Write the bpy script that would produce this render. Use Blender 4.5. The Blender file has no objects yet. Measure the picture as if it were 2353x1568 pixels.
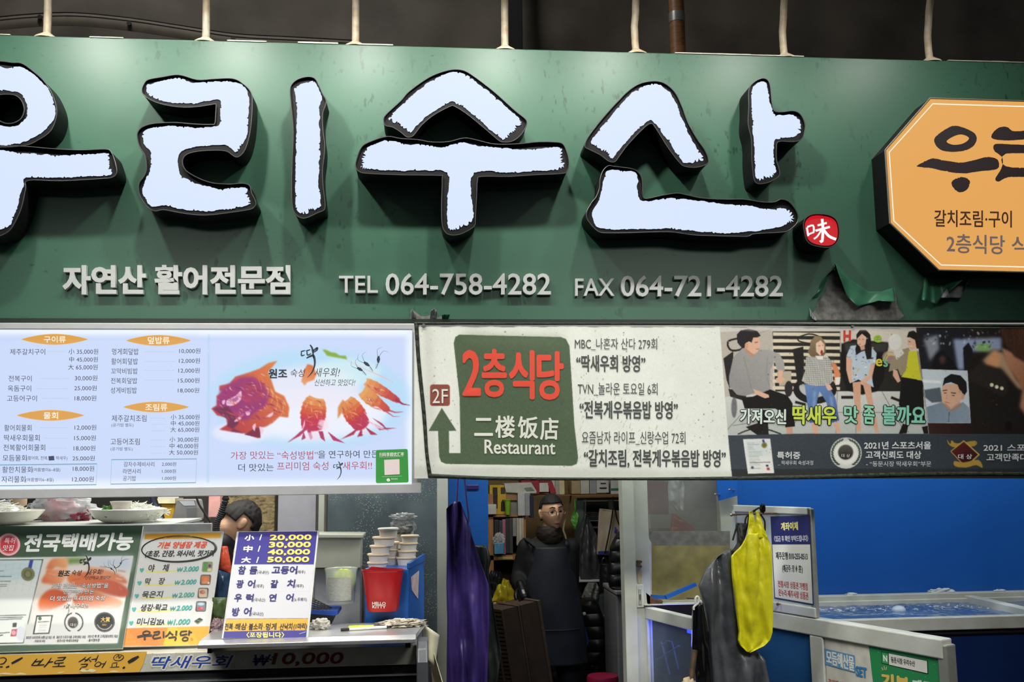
import bpy, math, random
import numpy as np
from mathutils import Vector, Matrix, noise
from mathutils.geometry import tessellate_polygon
random.seed(7)
rng = np.random.default_rng(7)
scene = bpy.context.scene
COL = scene.collection
PI = math.pi

# ------------------------------------------------------------------ camera
W, H, F = 2353, 1568, 2200.0
YAW, PITCH, ROLL = math.radians(5.15), math.radians(7.79), .0121
CF = np.array([math.sin(YAW)*math.cos(PITCH), math.cos(YAW)*math.cos(PITCH), math.sin(PITCH)])
_r0 = np.array([math.cos(YAW), -math.sin(YAW), 0.0]); _u0 = np.cross(_r0, CF)
CR = _r0*math.cos(ROLL) - _u0*math.sin(ROLL)
CU = _u0*math.cos(ROLL) + _r0*math.sin(ROLL)
CC = np.array([0.0, -4.0, 1.9])
cam = bpy.data.cameras.new('camera'); camo = bpy.data.objects.new('camera', cam)
COL.objects.link(camo)
cam.sensor_fit = 'HORIZONTAL'; cam.sensor_width = 36.0; cam.lens = F/W*36.0
cam.clip_start = .05
m = Matrix(((CR[0], CU[0], -CF[0], CC[0]), (CR[1], CU[1], -CF[1], CC[1]), (CR[2], CU[2], -CF[2], CC[2]), (0, 0, 0, 1)))
camo.matrix_world = m
scene.camera = camo

# ------------------------------------------------------------------ look, world, large lights
scene.view_settings.view_transform = 'Standard'
scene.view_settings.look = 'None'
scene.view_settings.gamma = 1.0
scene.view_settings.use_curve_mapping = False
scene.view_settings.exposure = 0.0
wd = bpy.data.worlds.new('night'); scene.world = wd; wd.use_nodes = True
wd.node_tree.nodes['Background'].inputs[0].default_value = (.9, .95, 1, 1)
wd.node_tree.nodes['Background'].inputs[1].default_value = .035

def aim(o, t):
    o.rotation_euler = (Vector(t)-o.location).to_track_quat('-Z', 'Y').to_euler()
def area(name, loc, target, sx, sy, e, col=(1, 1, 1)):
    l = bpy.data.lights.new(name, 'AREA'); l.shape = 'RECTANGLE'; l.size = sx; l.size_y = sy
    l.energy = e; l.color = col
    o = bpy.data.objects.new(name, l); COL.objects.link(o); o.location = loc; aim(o, target); return o
E_FRONT, E_AIR, E_KITCHEN, E_STORE, E_TANK, E_LAMP = 12.0, 1.5, 34, 12, 22, 22
# added unseen fill lights, narrowed to light banner and boards but spare the sign
for x_ in (-1.5, 1.5):
    o_ = area('front_fill', (x_, -2.6, 3.6), (x_*.8, 0, 1.22), 1.6, .35, E_FRONT, (1, .98, .93)); o_.data.spread = math.radians(62)
area('street_glow', (.5, -6, 5.5), (0, 0, 1.5), 6, 3, E_AIR, (.95, .97, 1))
area('tarp_fill', (-1.6, -.9, 6.6), (-.4, 1.15, 4.2), 1.2, .4, 60, (1, .96, .9))  # added unseen fill that brightens the tarpaulin and lamp arms
area('kitchen_light', (-1.0, 1.3, 2.62), (-1.0, 1.3, 0), 1.6, .3, E_KITCHEN, (1, .97, .9))
area('storage_light', (.55, 1.9, 2.62), (.55, 2.2, 0), .9, .2, E_STORE, (1, .95, .85))
area('slit_light', (1.65, .30, 2.50), (1.65, .75, 1.2), 3.4, .08, E_TANK, (.95, 1, .95))
area('counter_fill', (-.95, .34, 2.45), (-.8, .95, 1.3), 1.7, .08, 8, (1, .99, .94))  # added unseen fill behind the lightbox, brightens posts and counter things

# ------------------------------------------------------------------ helpers
def ray(px, py):
    return CF*F + CR*(px-W/2) - CU*(py-H/2)
def at(px, py, Y):
    d = ray(px, py); return CC + d*((Y-CC[1])/d[1])
class Plane:
    """a flat surface in the place; hit() finds where a point of the photograph lies on it"""
    def __init__(s, p, n):
        s.p = np.array(p, float); n = np.array(n, float); s.n = n/np.linalg.norm(n)
        if s.n @ (CC-s.p) < 0: s.n = -s.n
    def hit(s, px, py, off=0.0):
        d = ray(px, py); p = s.p + s.n*off
        return CC + d*(((p-CC) @ s.n)/(d @ s.n))
    def hits(s, P, off=0.0):
        P = np.asarray(P, float)
        d = CF[None]*F + CR[None]*(P[:, :1]-W/2) - CU[None]*(P[:, 1:2]-H/2)
        p = s.p + s.n*off
        t = ((p-CC) @ s.n)/(d @ s.n)
        return CC[None] + d*t[:, None]
def wallplane(Y): return Plane((0, Y, 0), (0, -1, 0))
class Crop:
    def __init__(s, ox, oy, k): s.ox, s.oy, s.k = ox, oy, k
    def __call__(s, *pts):
        if len(pts) == 1 and hasattr(pts[0][0], '__len__'): pts = pts[0]
        return [(s.ox+x/s.k, s.oy+y/s.k) for x, y in pts]
    def b(s, x0, y0, x1, y1): return (s.ox+x0/s.k, s.oy+y0/s.k, s.ox+x1/s.k, s.oy+y1/s.k)
c1, c2, c3 = Crop(0, 0, 2.11875), Crop(780, 0, 2.11875), Crop(1553, 0, 2.11875)
c4, c5 = Crop(0, 730, 3.8245), Crop(470, 730, 3.8235)
c6, c7 = Crop(950, 730, 3.2233), Crop(1640, 730, 3.3001)
c8, c9, c10 = Crop(0, 1130, 3.5796), Crop(460, 1130, 3.5804), Crop(980, 1090, 3.2808)
d1, d2, d3 = Crop(0, 1135, 8.0423), Crop(200, 1135, 5.3477), Crop(700, 1140, 7.353)
d4, d5, d6 = Crop(0, 1440, 4.706), Crop(440, 1420, 4.0569), Crop(480, 1230, 6.273)
c11, c12 = Crop(1430, 1080, 3.2122), Crop(1853, 1080, 3.214)

def lin(c):
    """'rrggbb' as seen -> linear rgb"""
    if not isinstance(c, str): return tuple(c)
    v = [int(c[i:i+2], 16)/255 for i in (0, 2, 4)]
    return tuple(x/12.92 if x <= .04045 else ((x+.055)/1.055)**2.4 for x in v)

MATS = {}
def mat(name, c='808080', rough=.5, metal=0.0, var=.12, scale=18.0, bump=.0, trans=0.0, alpha=1.0, coat=0.0, c2=None, spec=.5, dist=None, ior=1.45):
    if name in MATS: return MATS[name]
    M = bpy.data.materials.new(name); M.use_nodes = True; nt = M.node_tree; N, K = nt.nodes, nt.links
    b = N['Principled BSDF']
    b.inputs['Roughness'].default_value = rough; b.inputs['Metallic'].default_value = metal
    b.inputs['Specular IOR Level'].default_value = spec; b.inputs['Coat Weight'].default_value = coat
    b.inputs['Transmission Weight'].default_value = trans; b.inputs['Alpha'].default_value = alpha
    b.inputs['IOR'].default_value = ior
    a = lin(c)
    tc = N.new('ShaderNodeTexCoord'); nz = N.new('ShaderNodeTexNoise')
    nz.inputs['Scale'].default_value = scale; nz.inputs['Detail'].default_value = 5
    if dist: 
        mp = N.new('ShaderNodeMapping'); mp.inputs['Scale'].default_value = dist
        K.new(tc.outputs['Object'], mp.inputs[0]); K.new(mp.outputs[0], nz.inputs['Vector'])
    else: K.new(tc.outputs['Object'], nz.inputs['Vector'])
    r = N.new('ShaderNodeValToRGB')
    lo = lin(c2) if c2 else tuple(x*(1-var) for x in a)
    hi = a if c2 else tuple(min(1, x*(1+var)) for x in a)
    r.color_ramp.elements[0].position = .32; r.color_ramp.elements[1].position = .68
    r.color_ramp.elements[0].color = (*lo, 1); r.color_ramp.elements[1].color = (*hi, 1)
    K.new(nz.outputs['Fac'], r.inputs[0]); K.new(r.outputs[0], b.inputs['Base Color'])
    if bump:
        bp = N.new('ShaderNodeBump'); bp.inputs['Strength'].default_value = bump; bp.inputs['Distance'].default_value = .01
        K.new(nz.outputs['Fac'], bp.inputs['Height']); K.new(bp.outputs[0], b.inputs['Normal'])
    MATS[name] = M; return M
def emit(name, c, s=1.0, sample=True):
    if name in MATS: return MATS[name]
    M = bpy.data.materials.new(name); M.use_nodes = True; nt = M.node_tree
    b = nt.nodes['Principled BSDF']; b.inputs['Base Color'].default_value = (.02, .02, .02, 1)
    b.inputs['Specular IOR Level'].default_value = .1
    b.inputs['Emission Color'].default_value = (*lin(c), 1); b.inputs['Emission Strength'].default_value = s
    if not sample: M.cycles.emission_sampling = 'NONE'
    MATS[name] = M; return M
def vcol(name, rough=.45, em=0.0, coat=0.0, dirt=0.0, gain=1.0):
    """a print: colours stored on the mesh; with em it is a backlit print"""
    if name in MATS: return MATS[name]
    M = bpy.data.materials.new(name); M.use_nodes = True; nt = M.node_tree; N, K = nt.nodes, nt.links
    b = N['Principled BSDF']; b.inputs['Roughness'].default_value = rough; b.inputs['Coat Weight'].default_value = coat; b.inputs['Specular IOR Level'].default_value = .25
    at_ = N.new('ShaderNodeAttribute'); at_.attribute_name = 'Col'; out = at_.outputs['Color']
    if dirt:
        tc = N.new('ShaderNodeTexCoord'); nz = N.new('ShaderNodeTexNoise'); nz.inputs['Scale'].default_value = 9; nz.inputs['Detail'].default_value = 6
        K.new(tc.outputs['Object'], nz.inputs['Vector'])
        mr = N.new('ShaderNodeMapRange'); mr.inputs[1].default_value = .35; mr.inputs[2].default_value = .7
        mr.inputs[3].default_value = 1-dirt; mr.inputs[4].default_value = 1; K.new(nz.outputs['Fac'], mr.inputs[0])
        mx = N.new('ShaderNodeMix'); mx.data_type = 'RGBA'; mx.blend_type = 'MULTIPLY'; mx.inputs['Factor'].default_value = 1
        K.new(out, mx.inputs['A']); K.new(mr.outputs[0], mx.inputs['B']); out = mx.outputs['Result']
    if em:
        K.new(out, b.inputs['Emission Color']); b.inputs['Emission Strength'].default_value = em
        b.inputs['Base Color'].default_value = (.03, .03, .03, 1); b.inputs['Specular IOR Level'].default_value = .1
        M.cycles.emission_sampling = 'NONE'
    else: K.new(out, b.inputs['Base Color'])
    MATS[name] = M; return M

def setp(o, label=None, cat=None, group=None, kind=None):
    if label: o['label'] = label
    if cat: o['category'] = cat
    if group: o['group'] = group
    if kind: o['kind'] = kind
    return o
def thing(name, label, cat, loc=(0, 0, 0), group=None):
    o = bpy.data.objects.new(name, None); COL.objects.link(o); o.location = [float(x) for x in loc]
    o.empty_display_size = .05
    return setp(o, label, cat, group)
def link(me, name, parent=None):
    o = bpy.data.objects.new(name, me); COL.objects.link(o)
    if parent is not None:
        o.parent = parent
        q = parent; off = Vector((0, 0, 0))
        while q is not None:
            if q.type == 'EMPTY': off += Vector(q.location)
            q = q.parent
        if parent.type == 'EMPTY': o.matrix_parent_inverse = Matrix.Translation(-off)
    return o
def copy_thing(r, loc, label=None):
    n = r.copy(); COL.objects.link(n); n.location = loc
    if label: n['label'] = label
    for ch in r.children:
        c = ch.copy(); COL.objects.link(c); c.parent = n
        for g in ch.children:
            d = g.copy(); COL.objects.link(d); d.parent = c
    return n

class MB:
    def __init__(s): s.v = []; s.f = []; s.c = []
    def add(s, vs, fs, col=None):
        k = len(s.v); s.v += [tuple(map(float, p)) for p in vs]; s.f += [tuple(k+i for i in f) for f in fs]
        if col is not None: s.c += [col]*len(vs)
        return s
    def hexa(s, p):
        return s.add(p, [(0, 3, 2, 1), (4, 5, 6, 7), (0, 1, 5, 4), (1, 2, 6, 5), (2, 3, 7, 6), (3, 0, 4, 7)])
    def box(s, x0, y0, z0, x1, y1, z1, M=None):
        p = [(x0, y0, z0), (x1, y0, z0), (x1, y1, z0), (x0, y1, z0), (x0, y0, z1), (x1, y0, z1), (x1, y1, z1), (x0, y1, z1)]
        if M is not None: p = [M @ Vector(q) for q in p]
        return s.hexa(p)
    def tube(s, pts, r, n=8, cap=True, flat=1.0):
        P = [Vector(p) for p in pts]; R = r if isinstance(r, (list, tuple)) else [r]*len(P)
        vs, fs = [], []; prev = None
        for i, p in enumerate(P):
            t = (P[min(i+1, len(P)-1)]-P[max(i-1, 0)]).normalized()
            if prev is None:
                a = Vector((0, 0, 1)) if abs(t.z) < .9 else Vector((1, 0, 0)); x = t.cross(a).normalized()
            else: x = (prev-t*prev.dot(t)).normalized()
            prev = x; y = t.cross(x)
            for k in range(n):
                an = 2*PI*k/n; vs.append(p+x*(R[i]*math.cos(an))+y*(R[i]*flat*math.sin(an)))
        for i in range(len(P)-1):
            for k in range(n):
                fs.append((i*n+k, i*n+(k+1) % n, (i+1)*n+(k+1) % n, (i+1)*n+k))
        if cap: fs += [tuple(range(n))[::-1], tuple((len(P)-1)*n+k for k in range(n))]
        return s.add(vs, fs)
    def lathe(s, c, prof, n=20, M=None, close=False):
        vs, fs = [], []
        for r, z in prof:
            for k in range(n):
                a = 2*PI*k/n; q = Vector((r*math.cos(a), r*math.sin(a), z))
                vs.append((M @ q if M else q)+Vector(c))
        for i in range(len(prof)-1):
            for k in range(n): fs.append((i*n+k, i*n+(k+1) % n, (i+1)*n+(k+1) % n, (i+1)*n+k))
        if prof[0][0] > 1e-5: fs.append(tuple(range(n))[::-1])
        if prof[-1][0] > 1e-5: fs.append(tuple((len(prof)-1)*n+k for k in range(n)))
        return s.add(vs, fs)
    def ell(s, c, rx, ry, rz, n=14, M=None):
        prof = [(math.sin(PI*i/n), -math.cos(PI*i/n)) for i in range(n+1)]
        S = Matrix.Diagonal((rx, ry, rz)); S = M.to_3x3() @ S if M else S
        return s.lathe(c, prof, n*2, S)
    def grid(s, fn, nu, nv, col=None):
        vs = [fn(i/nu, j/nv) for j in range(nv+1) for i in range(nu+1)]
        fs = [(j*(nu+1)+i, j*(nu+1)+i+1, (j+1)*(nu+1)+i+1, (j+1)*(nu+1)+i) for j in range(nv) for i in range(nu)]
        return s.add(vs, fs, col)
    def prism(s, front, back, holes=()):
        """outline(s) of 3d points in front and the same behind"""
        loops = [(list(map(Vector, front)), list(map(Vector, back)))]+[(list(map(Vector, a)), list(map(Vector, b))) for a, b in holes]
        tri = tessellate_polygon([l[0] for l in loops])
        F_ = [p for l in loops for p in l[0]]; B_ = [p for l in loops for p in l[1]]; n = len(F_)
        fs = [tuple(t) for t in tri]+[(t[2]+n, t[1]+n, t[0]+n) for t in tri]
        k = 0
        for l in loops:
            q = len(l[0])
            for i in range(q): fs.append((k+i, k+(i+1) % q, k+(i+1) % q+n, k+i+n))
            k += q
        return s.add(F_+B_, fs)
    def build(s, name, M, parent=None, smooth=False, bev=0.0, label=None, solid=0.0, sub=0, seg=2, ang=40):
        me = bpy.data.meshes.new(name); me.from_pydata(s.v, [], s.f); me.update()
        import bmesh
        bm = bmesh.new(); bm.from_mesh(me); bmesh.ops.recalc_face_normals(bm, faces=bm.faces); bm.to_mesh(me); bm.free()
        me.materials.append(M)
        if s.c:
            a = me.color_attributes.new('Col', 'FLOAT_COLOR', 'POINT')
            a.data.foreach_set('color', np.array([(*c[:3], 1) for c in s.c], np.float32).ravel())
        o = link(me, name, parent)
        if smooth:
            me.shade_smooth()
            if ang: 
                try: me.set_sharp_from_angle(angle=math.radians(ang))
                except Exception: pass
        if solid:
            d = o.modifiers.new('s', 'SOLIDIFY'); d.thickness = solid; d.offset = 0
        if bev:
            d = o.modifiers.new('b', 'BEVEL'); d.width = bev; d.segments = seg; d.limit_method = 'ANGLE'; d.angle_limit = math.radians(35)
        if sub:
            d = o.modifiers.new('u', 'SUBSURF'); d.levels = sub; d.render_levels = sub
        if label: o['label'] = label
        return o

def smooth_loop(pts, n=4, closed=True):
    P = [np.array(p, float) for p in pts]; L = len(P); out = []
    rg = range(L) if closed else range(L-1)
    for i in rg:
        g = (lambda k: P[k % L]) if closed else (lambda k: P[min(max(k, 0), L-1)])
        a, b, c, d = g(i-1), g(i), g(i+1), g(i+2)
        for k in range(n):
            t = k/n
            out.append(.5*((2*b)+(-a+c)*t+(2*a-5*b+4*c-d)*t*t+(-a+3*b-3*c+d)*t**3))
    if not closed: out.append(P[-1])
    return out
def resample(pts, step, closed=True):
    P = [np.array(p, float) for p in pts]
    if closed: P.append(P[0])
    out = []; acc = 0.0
    for a, b in zip(P[:-1], P[1:]):
        d = np.linalg.norm(b-a)
        if d < 1e-9: continue
        while acc <= d: out.append(a+(b-a)*(acc/d)); acc += step
        acc -= d
    return out
def ragged(pts, amp, step=2.2, seed=1, fray=()):
    R = random.Random(seed); P = resample(pts, step); n = len(P); out = []
    area2 = sum(P[i][0]*P[(i+1) % n][1]-P[(i+1) % n][0]*P[i][1] for i in range(n)); sg = 1 if area2 > 0 else -1
    for i in range(n):
        t = P[(i+1) % n]-P[i-1]; l = np.linalg.norm(t)+1e-9; nrm = np.array([t[1], -t[0]])/l*sg
        d = amp*(1.3*noise.noise(Vector((P[i][0]*.05, P[i][1]*.05, seed)))+.9*noise.noise(Vector((P[i][0]*.19, P[i][1]*.19, seed+5)))+.25)
        if R.random() < .05: d += amp*R.uniform(.5, 2.0)
        for x, y, r in fray:
            q = math.hypot(P[i][0]-x, P[i][1]-y)/r
            if q < 1: d += (1-q*q)*R.choice((0, 0, 2, 4, 7, 10))*R.uniform(.5, 1.1)
        out.append(P[i]-nrm*d)
    return out

# ---- lettering: glyphs come from Blender's own built-in font
_GC = {}
def glyphs(s, bold=0.0, shear=0.0):
    k = (s, bold, shear)
    if k in _GC: return _GC[k]
    c = bpy.data.curves.new('tmp', 'FONT'); c.body = s; c.offset = bold; c.resolution_u = 3; c.shear = shear
    o = bpy.data.objects.new('tmp', c); me = o.to_mesh()
    v = np.array([p.co[:2] for p in me.vertices], float).reshape(-1, 2); f = [tuple(p.vertices) for p in me.polygons]
    o.to_mesh_clear(); bpy.data.objects.remove(o); bpy.data.curves.remove(c)
    mn, mx = v.min(0), v.max(0); v = (v-mn)/np.maximum(mx-mn, 1e-6); v[:, 1] = 1-v[:, 1]
    _GC[k] = (v, f); return v, f

class Board:
    """prints lying on one flat surface"""
    def __init__(s, plane, base=.0006):
        s.pl = plane; s.base = base; s.lay = {'lettering': MB(), 'print': MB()}; s.step = .0005
    def quad(s, b, sk=0, dy=0, sx=0):
        x0, y0, x1, y1 = b
        return ((x0+sk, y0), (x1+sk, y0+dy), (x1, y1+dy), (x0, y1))
    def text(s, t, b, c, bold=0.0, layer=3, sk=0, dy=0, shear=0.0, key='lettering', quad=None, fat=0.0):
        q0 = np.array(quad if quad is not None else s.quad(b, sk, dy), float)
        if bold > .01:
            hpx = abs(q0[3, 1]-q0[0, 1]); fb = bold*hpx*.8; fat += fb; bold = 0.0
            ctr = q0.mean(0); q0 = np.array([[x+(fb if x < ctr[0] else -fb), y+(fb if y < ctr[1] else -fb)] for x, y in q0])
        quad = q0; bold = 0.0
        v, f = glyphs(t, bold, shear); q = np.array(quad if quad is not None else s.quad(b, sk, dy), float)
        u, w = v[:, :1], v[:, 1:]
        P = q[0]*(1-u)*(1-w)+q[1]*u*(1-w)+q[2]*u*w+q[3]*(1-u)*w
        V = s.pl.hits(P, s.base+layer*s.step); s.lay[key].add(V, f, lin(c))
        if fat:
            for k in range(8):
                a = 2*PI*k/8; s.lay[key].add(s.pl.hits(P+[[fat*math.cos(a), fat*math.sin(a)]], s.base+layer*s.step-(k+1)*3e-5), f, lin(c))
        return s
    def otext(s, t, b, c, oc, bold=0.02, ow=.05, layer=3, **k):
        """text with an outline: the fatter copy lies under it"""
        x0, y0, x1, y1 = b; h = (y1-y0)*ow*.75
        s.text(t, (x0-h, y0-h, x1+h, y1+h), oc, bold+ow, layer, **k); s.text(t, b, c, bold, layer+1, **k); return s
    def poly(s, pts, c, layer=1, key='print', holes=()):
        loops = [list(pts)]+[list(h) for h in holes]
        tri = tessellate_polygon([[Vector((x, y, 0)) for x, y in l] for l in loops])
        P = [p for l in loops for p in l]
        s.lay[key].add(s.pl.hits(P, s.base+layer*s.step), [tuple(t) for t in tri], lin(c)); return s
    def rect(s, b, c, layer=1, key='print', r=0):
        x0, y0, x1, y1 = b
        return s.poly(rrect(b, r) if r else [(x0, y0), (x1, y0), (x1, y1), (x0, y1)], c, layer, key)
    def ell(s, cx, cy, rx, ry, c, layer=1, key='print', n=28, hole=0):
        o = [(cx+rx*math.cos(2*PI*i/n), cy+ry*math.sin(2*PI*i/n)) for i in range(n)]
        hs = [[(cx+(rx-hole)*math.cos(2*PI*i/n), cy+(ry-hole)*math.sin(2*PI*i/n)) for i in range(n)]] if hole else []
        return s.poly(o, c, layer, key, hs)
    def stroke(s, pts, w, c, layer=2, key='print', closed=False, sm=0, key2=None):
        if sm: pts = smooth_loop(pts, sm, closed)
        P = [np.array(p, float) for p in pts]; n = len(P); Wd = w if isinstance(w, (list, tuple)) else None
        L, R = [], []
        for i in range(n):
            a = P[(i-1) % n] if closed or i else P[i]; b = P[(i+1) % n] if closed or i < n-1 else P[i]
            t = b-a; t = t/(np.linalg.norm(t)+1e-9); nn = np.array([-t[1], t[0]])
            ww = (np.interp(i/(n-1), np.linspace(0, 1, len(Wd)), Wd) if Wd else w)/2
            L.append(P[i]+nn*ww); R.append(P[i]-nn*ww)
        m = n if closed else n-1
        fs = [(i, (i+1) % n, n+(i+1) % n, n+i) for i in range(m)]
        s.lay[key].add(s.pl.hits(L+R, s.base+layer*s.step), fs, lin(c)); return s
    def done(s, M, parent, names=('lettering', 'print'), labels=(None, None)):
        o = []
        for k, nm, lb in zip(('lettering', 'print'), names, labels):
            if s.lay[k].v: o.append(s.lay[k].build(nm, M, parent, label=lb))
        return o
def rrect(b, r, n=5):
    x0, y0, x1, y1 = b; o = []
    for cx, cy, a0 in ((x1-r, y0+r, -90), (x1-r, y1-r, 0), (x0+r, y1-r, 90), (x0+r, y0+r, 180)):
        for i in range(n+1):
            a = math.radians(a0+90*i/n); o.append((cx+r*math.cos(a), cy+r*math.sin(a)))
    return o

class Photo:
    """a printed picture: a fine mesh whose vertices carry the ink colours"""
    def __init__(s, x0, y0, x1, y1, step, bg, quad=None):
        s.quad = quad
        if quad:
            q = np.array(quad, float); x0, y0 = q.min(0); x1, y1 = q.max(0)
            wx = max(abs(q[1, 0]-q[0, 0]), abs(q[2, 0]-q[3, 0]))
        else: wx = x1-x0
        s.x0, s.y0 = x0, y0; s.nx = int(wx/step)+1; s.ny = int((y1-y0)/step)+1; s.step = step
        if quad:
            U, V = np.meshgrid(np.linspace(0, 1, s.nx), np.linspace(0, 1, s.ny))
            b = [q[0][i]*(1-U)*(1-V)+q[1][i]*U*(1-V)+q[2][i]*U*V+q[3][i]*(1-U)*V for i in (0, 1)]; s.X, s.Y = b
        else: s.X, s.Y = np.meshgrid(np.linspace(x0, x1, s.nx), np.linspace(y0, y1, s.ny))
        s.I = np.zeros((s.ny, s.nx, 3)); s.I[:] = s.rgb(bg)
    def rgb(s, c): return np.array([int(c[i:i+2], 16) for i in (0, 2, 4)], float)/255
    def mask(s, pts, blur=0.0):
        P = np.array(pts, float); m = np.zeros((s.ny, s.nx), bool)
        a = P; b = np.roll(P, -1, 0)
        pad = 3+int(2*blur/s.step)
        i0 = max(0, int((P[:, 0].min()-s.x0)/s.step)-pad); i1 = min(s.nx, int((P[:, 0].max()-s.x0)/s.step)+pad+1)
        j0 = max(0, int((P[:, 1].min()-s.y0)/s.step)-pad); j1 = min(s.ny, int((P[:, 1].max()-s.y0)/s.step)+pad+1)
        if s.quad: i0, i1, j0, j1 = 0, s.nx, 0, s.ny
        if i1 <= i0 or j1 <= j0: return None
        kk = 0.0; o_ = s.step*.27
        for ox, oy in ((-o_, -o_*.5), (o_*.5, -o_), (o_, o_*.5), (-o_*.5, o_)) if blur < 1.2 else ((0, 0),):
            X, Y = s.X[j0:j1, i0:i1]+ox, s.Y[j0:j1, i0:i1]+oy; k = np.zeros(X.shape, bool)
            for (xa, ya), (xb, yb) in zip(a, b):
                if ya == yb: continue
                k ^= ((ya > Y) != (yb > Y)) & (X < (xb-xa)*(Y-ya)/(yb-ya)+xa)
            kk = kk+k.astype(float)
        k = kk/(4 if blur < 1.2 else 1)
        r = max(.5, blur/s.step)
        for _ in range(2 if r >= 1 else 1): k = s.bl(s.bl(k, r).T, r).T
        return k, (slice(j0, j1), slice(i0, i1))
    def bl(s, k, r):
        q = int(round(r)); 
        if q < 1:
            o = k.copy(); o[:, 1:-1] = .1*k[:, :-2]+.8*k[:, 1:-1]+.1*k[:, 2:]; return o
        p = np.pad(k, ((0, 0), (q+1, q)), 'edge'); c = np.cumsum(p, 1); return (c[:, 2*q+1:]-c[:, :-2*q-1])/(2*q+1)
    def paint(s, k, c, a=1.0, c2=None, g=None):
        if k is None: return s
        k, sl = k; col = s.rgb(c)
        if c2 is not None:
            (xa, ya), (xb, yb) = g; d = (xb-xa)**2+(yb-ya)**2
            t = np.clip(((s.X[sl]-xa)*(xb-xa)+(s.Y[sl]-ya)*(yb-ya))/d, 0, 1)[..., None]; col = col*(1-t)+s.rgb(c2)*t
        w = (k*a)[..., None]; s.I[sl] = s.I[sl]*(1-w)+col*w; return s
    def poly(s, pts, c, blur=0.0, a=1.0, c2=None, g=None, sm=0):
        if sm: pts = smooth_loop(pts, sm)
        return s.paint(s.mask(pts, blur), c, a, c2, g)
    def ell(s, cx, cy, rx, ry, c, blur=0.0, a=1.0, rot=0.0, c2=None, g=None):
        o = []
        for i in range(24):
            t = 2*PI*i/24; x, y = rx*math.cos(t), ry*math.sin(t)
            o.append((cx+x*math.cos(rot)-y*math.sin(rot), cy+x*math.sin(rot)+y*math.cos(rot)))
        return s.poly(o, c, blur, a, c2, g)
    def line(s, pts, w, c, blur=0.0, a=1.0, sm=0):
        if sm: pts = smooth_loop(pts, sm, False)
        P = [np.array(p, float) for p in pts]; n = len(P); L, R = [], []
        for i in range(n):
            t = P[min(i+1, n-1)]-P[max(i-1, 0)]; t = t/(np.linalg.norm(t)+1e-9); nn = np.array([-t[1], t[0]])
            ww = (np.interp(i/(n-1), np.linspace(0, 1, len(w)), w) if isinstance(w, (list, tuple)) else w)/2
            L.append(P[i]+nn*ww); R.append(P[i]-nn*ww)
        return s.poly(L+R[::-1], c, blur, a)
    def noise(s, amp, seed=3, q=3):
        r = np.random.default_rng(seed); n = r.normal(0, 1, (s.ny//q+2, s.nx//q+2)); n = np.kron(n, np.ones((q, q)))[:s.ny, :s.nx]
        s.I = np.clip(s.I+amp*n[..., None], 0, 1); return s
    def mesh(s, name, plane, M, parent, off=.0008, shape=None, label=None):
        P = np.stack([s.X.ravel(), s.Y.ravel()], 1); V = plane.hits(P, off) if shape is None else shape(P, off)
        nx, ny = s.nx, s.ny; me = bpy.data.meshes.new(name)
        i = np.arange((ny-1)*(nx-1)); j = i//(nx-1); k = i % (nx-1); a = j*nx+k
        fs = np.stack([a, a+nx, a+nx+1, a+1], 1)
        me.vertices.add(len(V)); me.vertices.foreach_set('co', V.astype(np.float32).ravel())
        me.loops.add(fs.size); me.loops.foreach_set('vertex_index', fs.ravel().astype(np.int32))
        me.polygons.add(len(fs)); me.polygons.foreach_set('loop_start', np.arange(0, fs.size, 4, dtype=np.int32))
        me.update(); me.validate()
        c = np.clip(s.I.reshape(-1, 3), 0, 1); c = np.where(c <= .04045, c/12.92, ((c+.055)/1.055)**2.4)
        at_ = me.color_attributes.new('Col', 'FLOAT_COLOR', 'POINT')
        at_.data.foreach_set('color', np.concatenate([c, np.ones((len(c), 1))], 1).astype(np.float32).ravel())
        me.materials.append(M); o = link(me, name, parent)
        if label: o['label'] = label
        return o

def pbox(x0, y0, x1, y1, Y, depth, grow=0):
    """box whose front face, at depth Y, fills this rectangle of the photograph"""
    a = at(x0, y1, Y); b = at(x1, y0, Y)
    return MB().box(a[0], Y, a[2], b[0], Y+depth, b[2])
def pthing(name, label, cat, rect, Y, depth, M, bev=.004, group=None):
    o = pbox(*rect, Y, depth).build(name, M, bev=bev); return setp(o, label, cat, group)
def tubepx(pts, Y, r, n=8):
    return MB().tube([at(x, y, (Y if not isinstance(Y, (list, tuple)) else Y[i])) for i, (x, y) in enumerate(pts)], r, n)
def struct(o): o['kind'] = 'structure'; return o
# ------------------------------------------------------------------ the setting
M_black = mat('black_paint', '141414', .55)
M_steel = mat('brushed_steel', 'a8aaa8', .3, .9, scale=40, dist=(1, 1, 14))
M_alu = mat('white_aluminium', 'c9cdc4', .4, .1, var=.06)
M_white = mat('white_plastic', 'd8d8d2', .4, var=.05)
M_grey = mat('grey_plastic', '8a8c90', .45)
M_dark = mat('dark_plastic', '1a1b1e', .4)
M_print = vcol('printed_sheet', .4)
M_ptape = vcol('glossy_printed_tape', .22, coat=.3)
M_lit = vcol('backlit_print', em=1.0)
struct(MB().box(-5, -7, -.1, 6, 5, 0).build('floor', mat('wet_concrete', '3c3c3a', .35, bump=.2)))
struct(MB().box(-3, 3.9, 0, 4.6, 4.0, 2.75).build('wall_back', mat('tan_wall', '9a8052', .7, var=.15, scale=6)))
struct(MB().box(-3.1, .3, 0, -3, 4, 2.75).build('wall_left', mat('cream_wall', 'a89a80', .7)))
struct(MB().box(4.5, .3, 0, 4.6, 4, 2.75).build('wall_right', mat('cream_wall2', 'a89a80', .7)))
struct(MB().box(-3.1, .3, 2.75, 4.6, 4, 2.85).build('ceiling', mat('ceiling_panel', 'b8b4a8', .7)))

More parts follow.
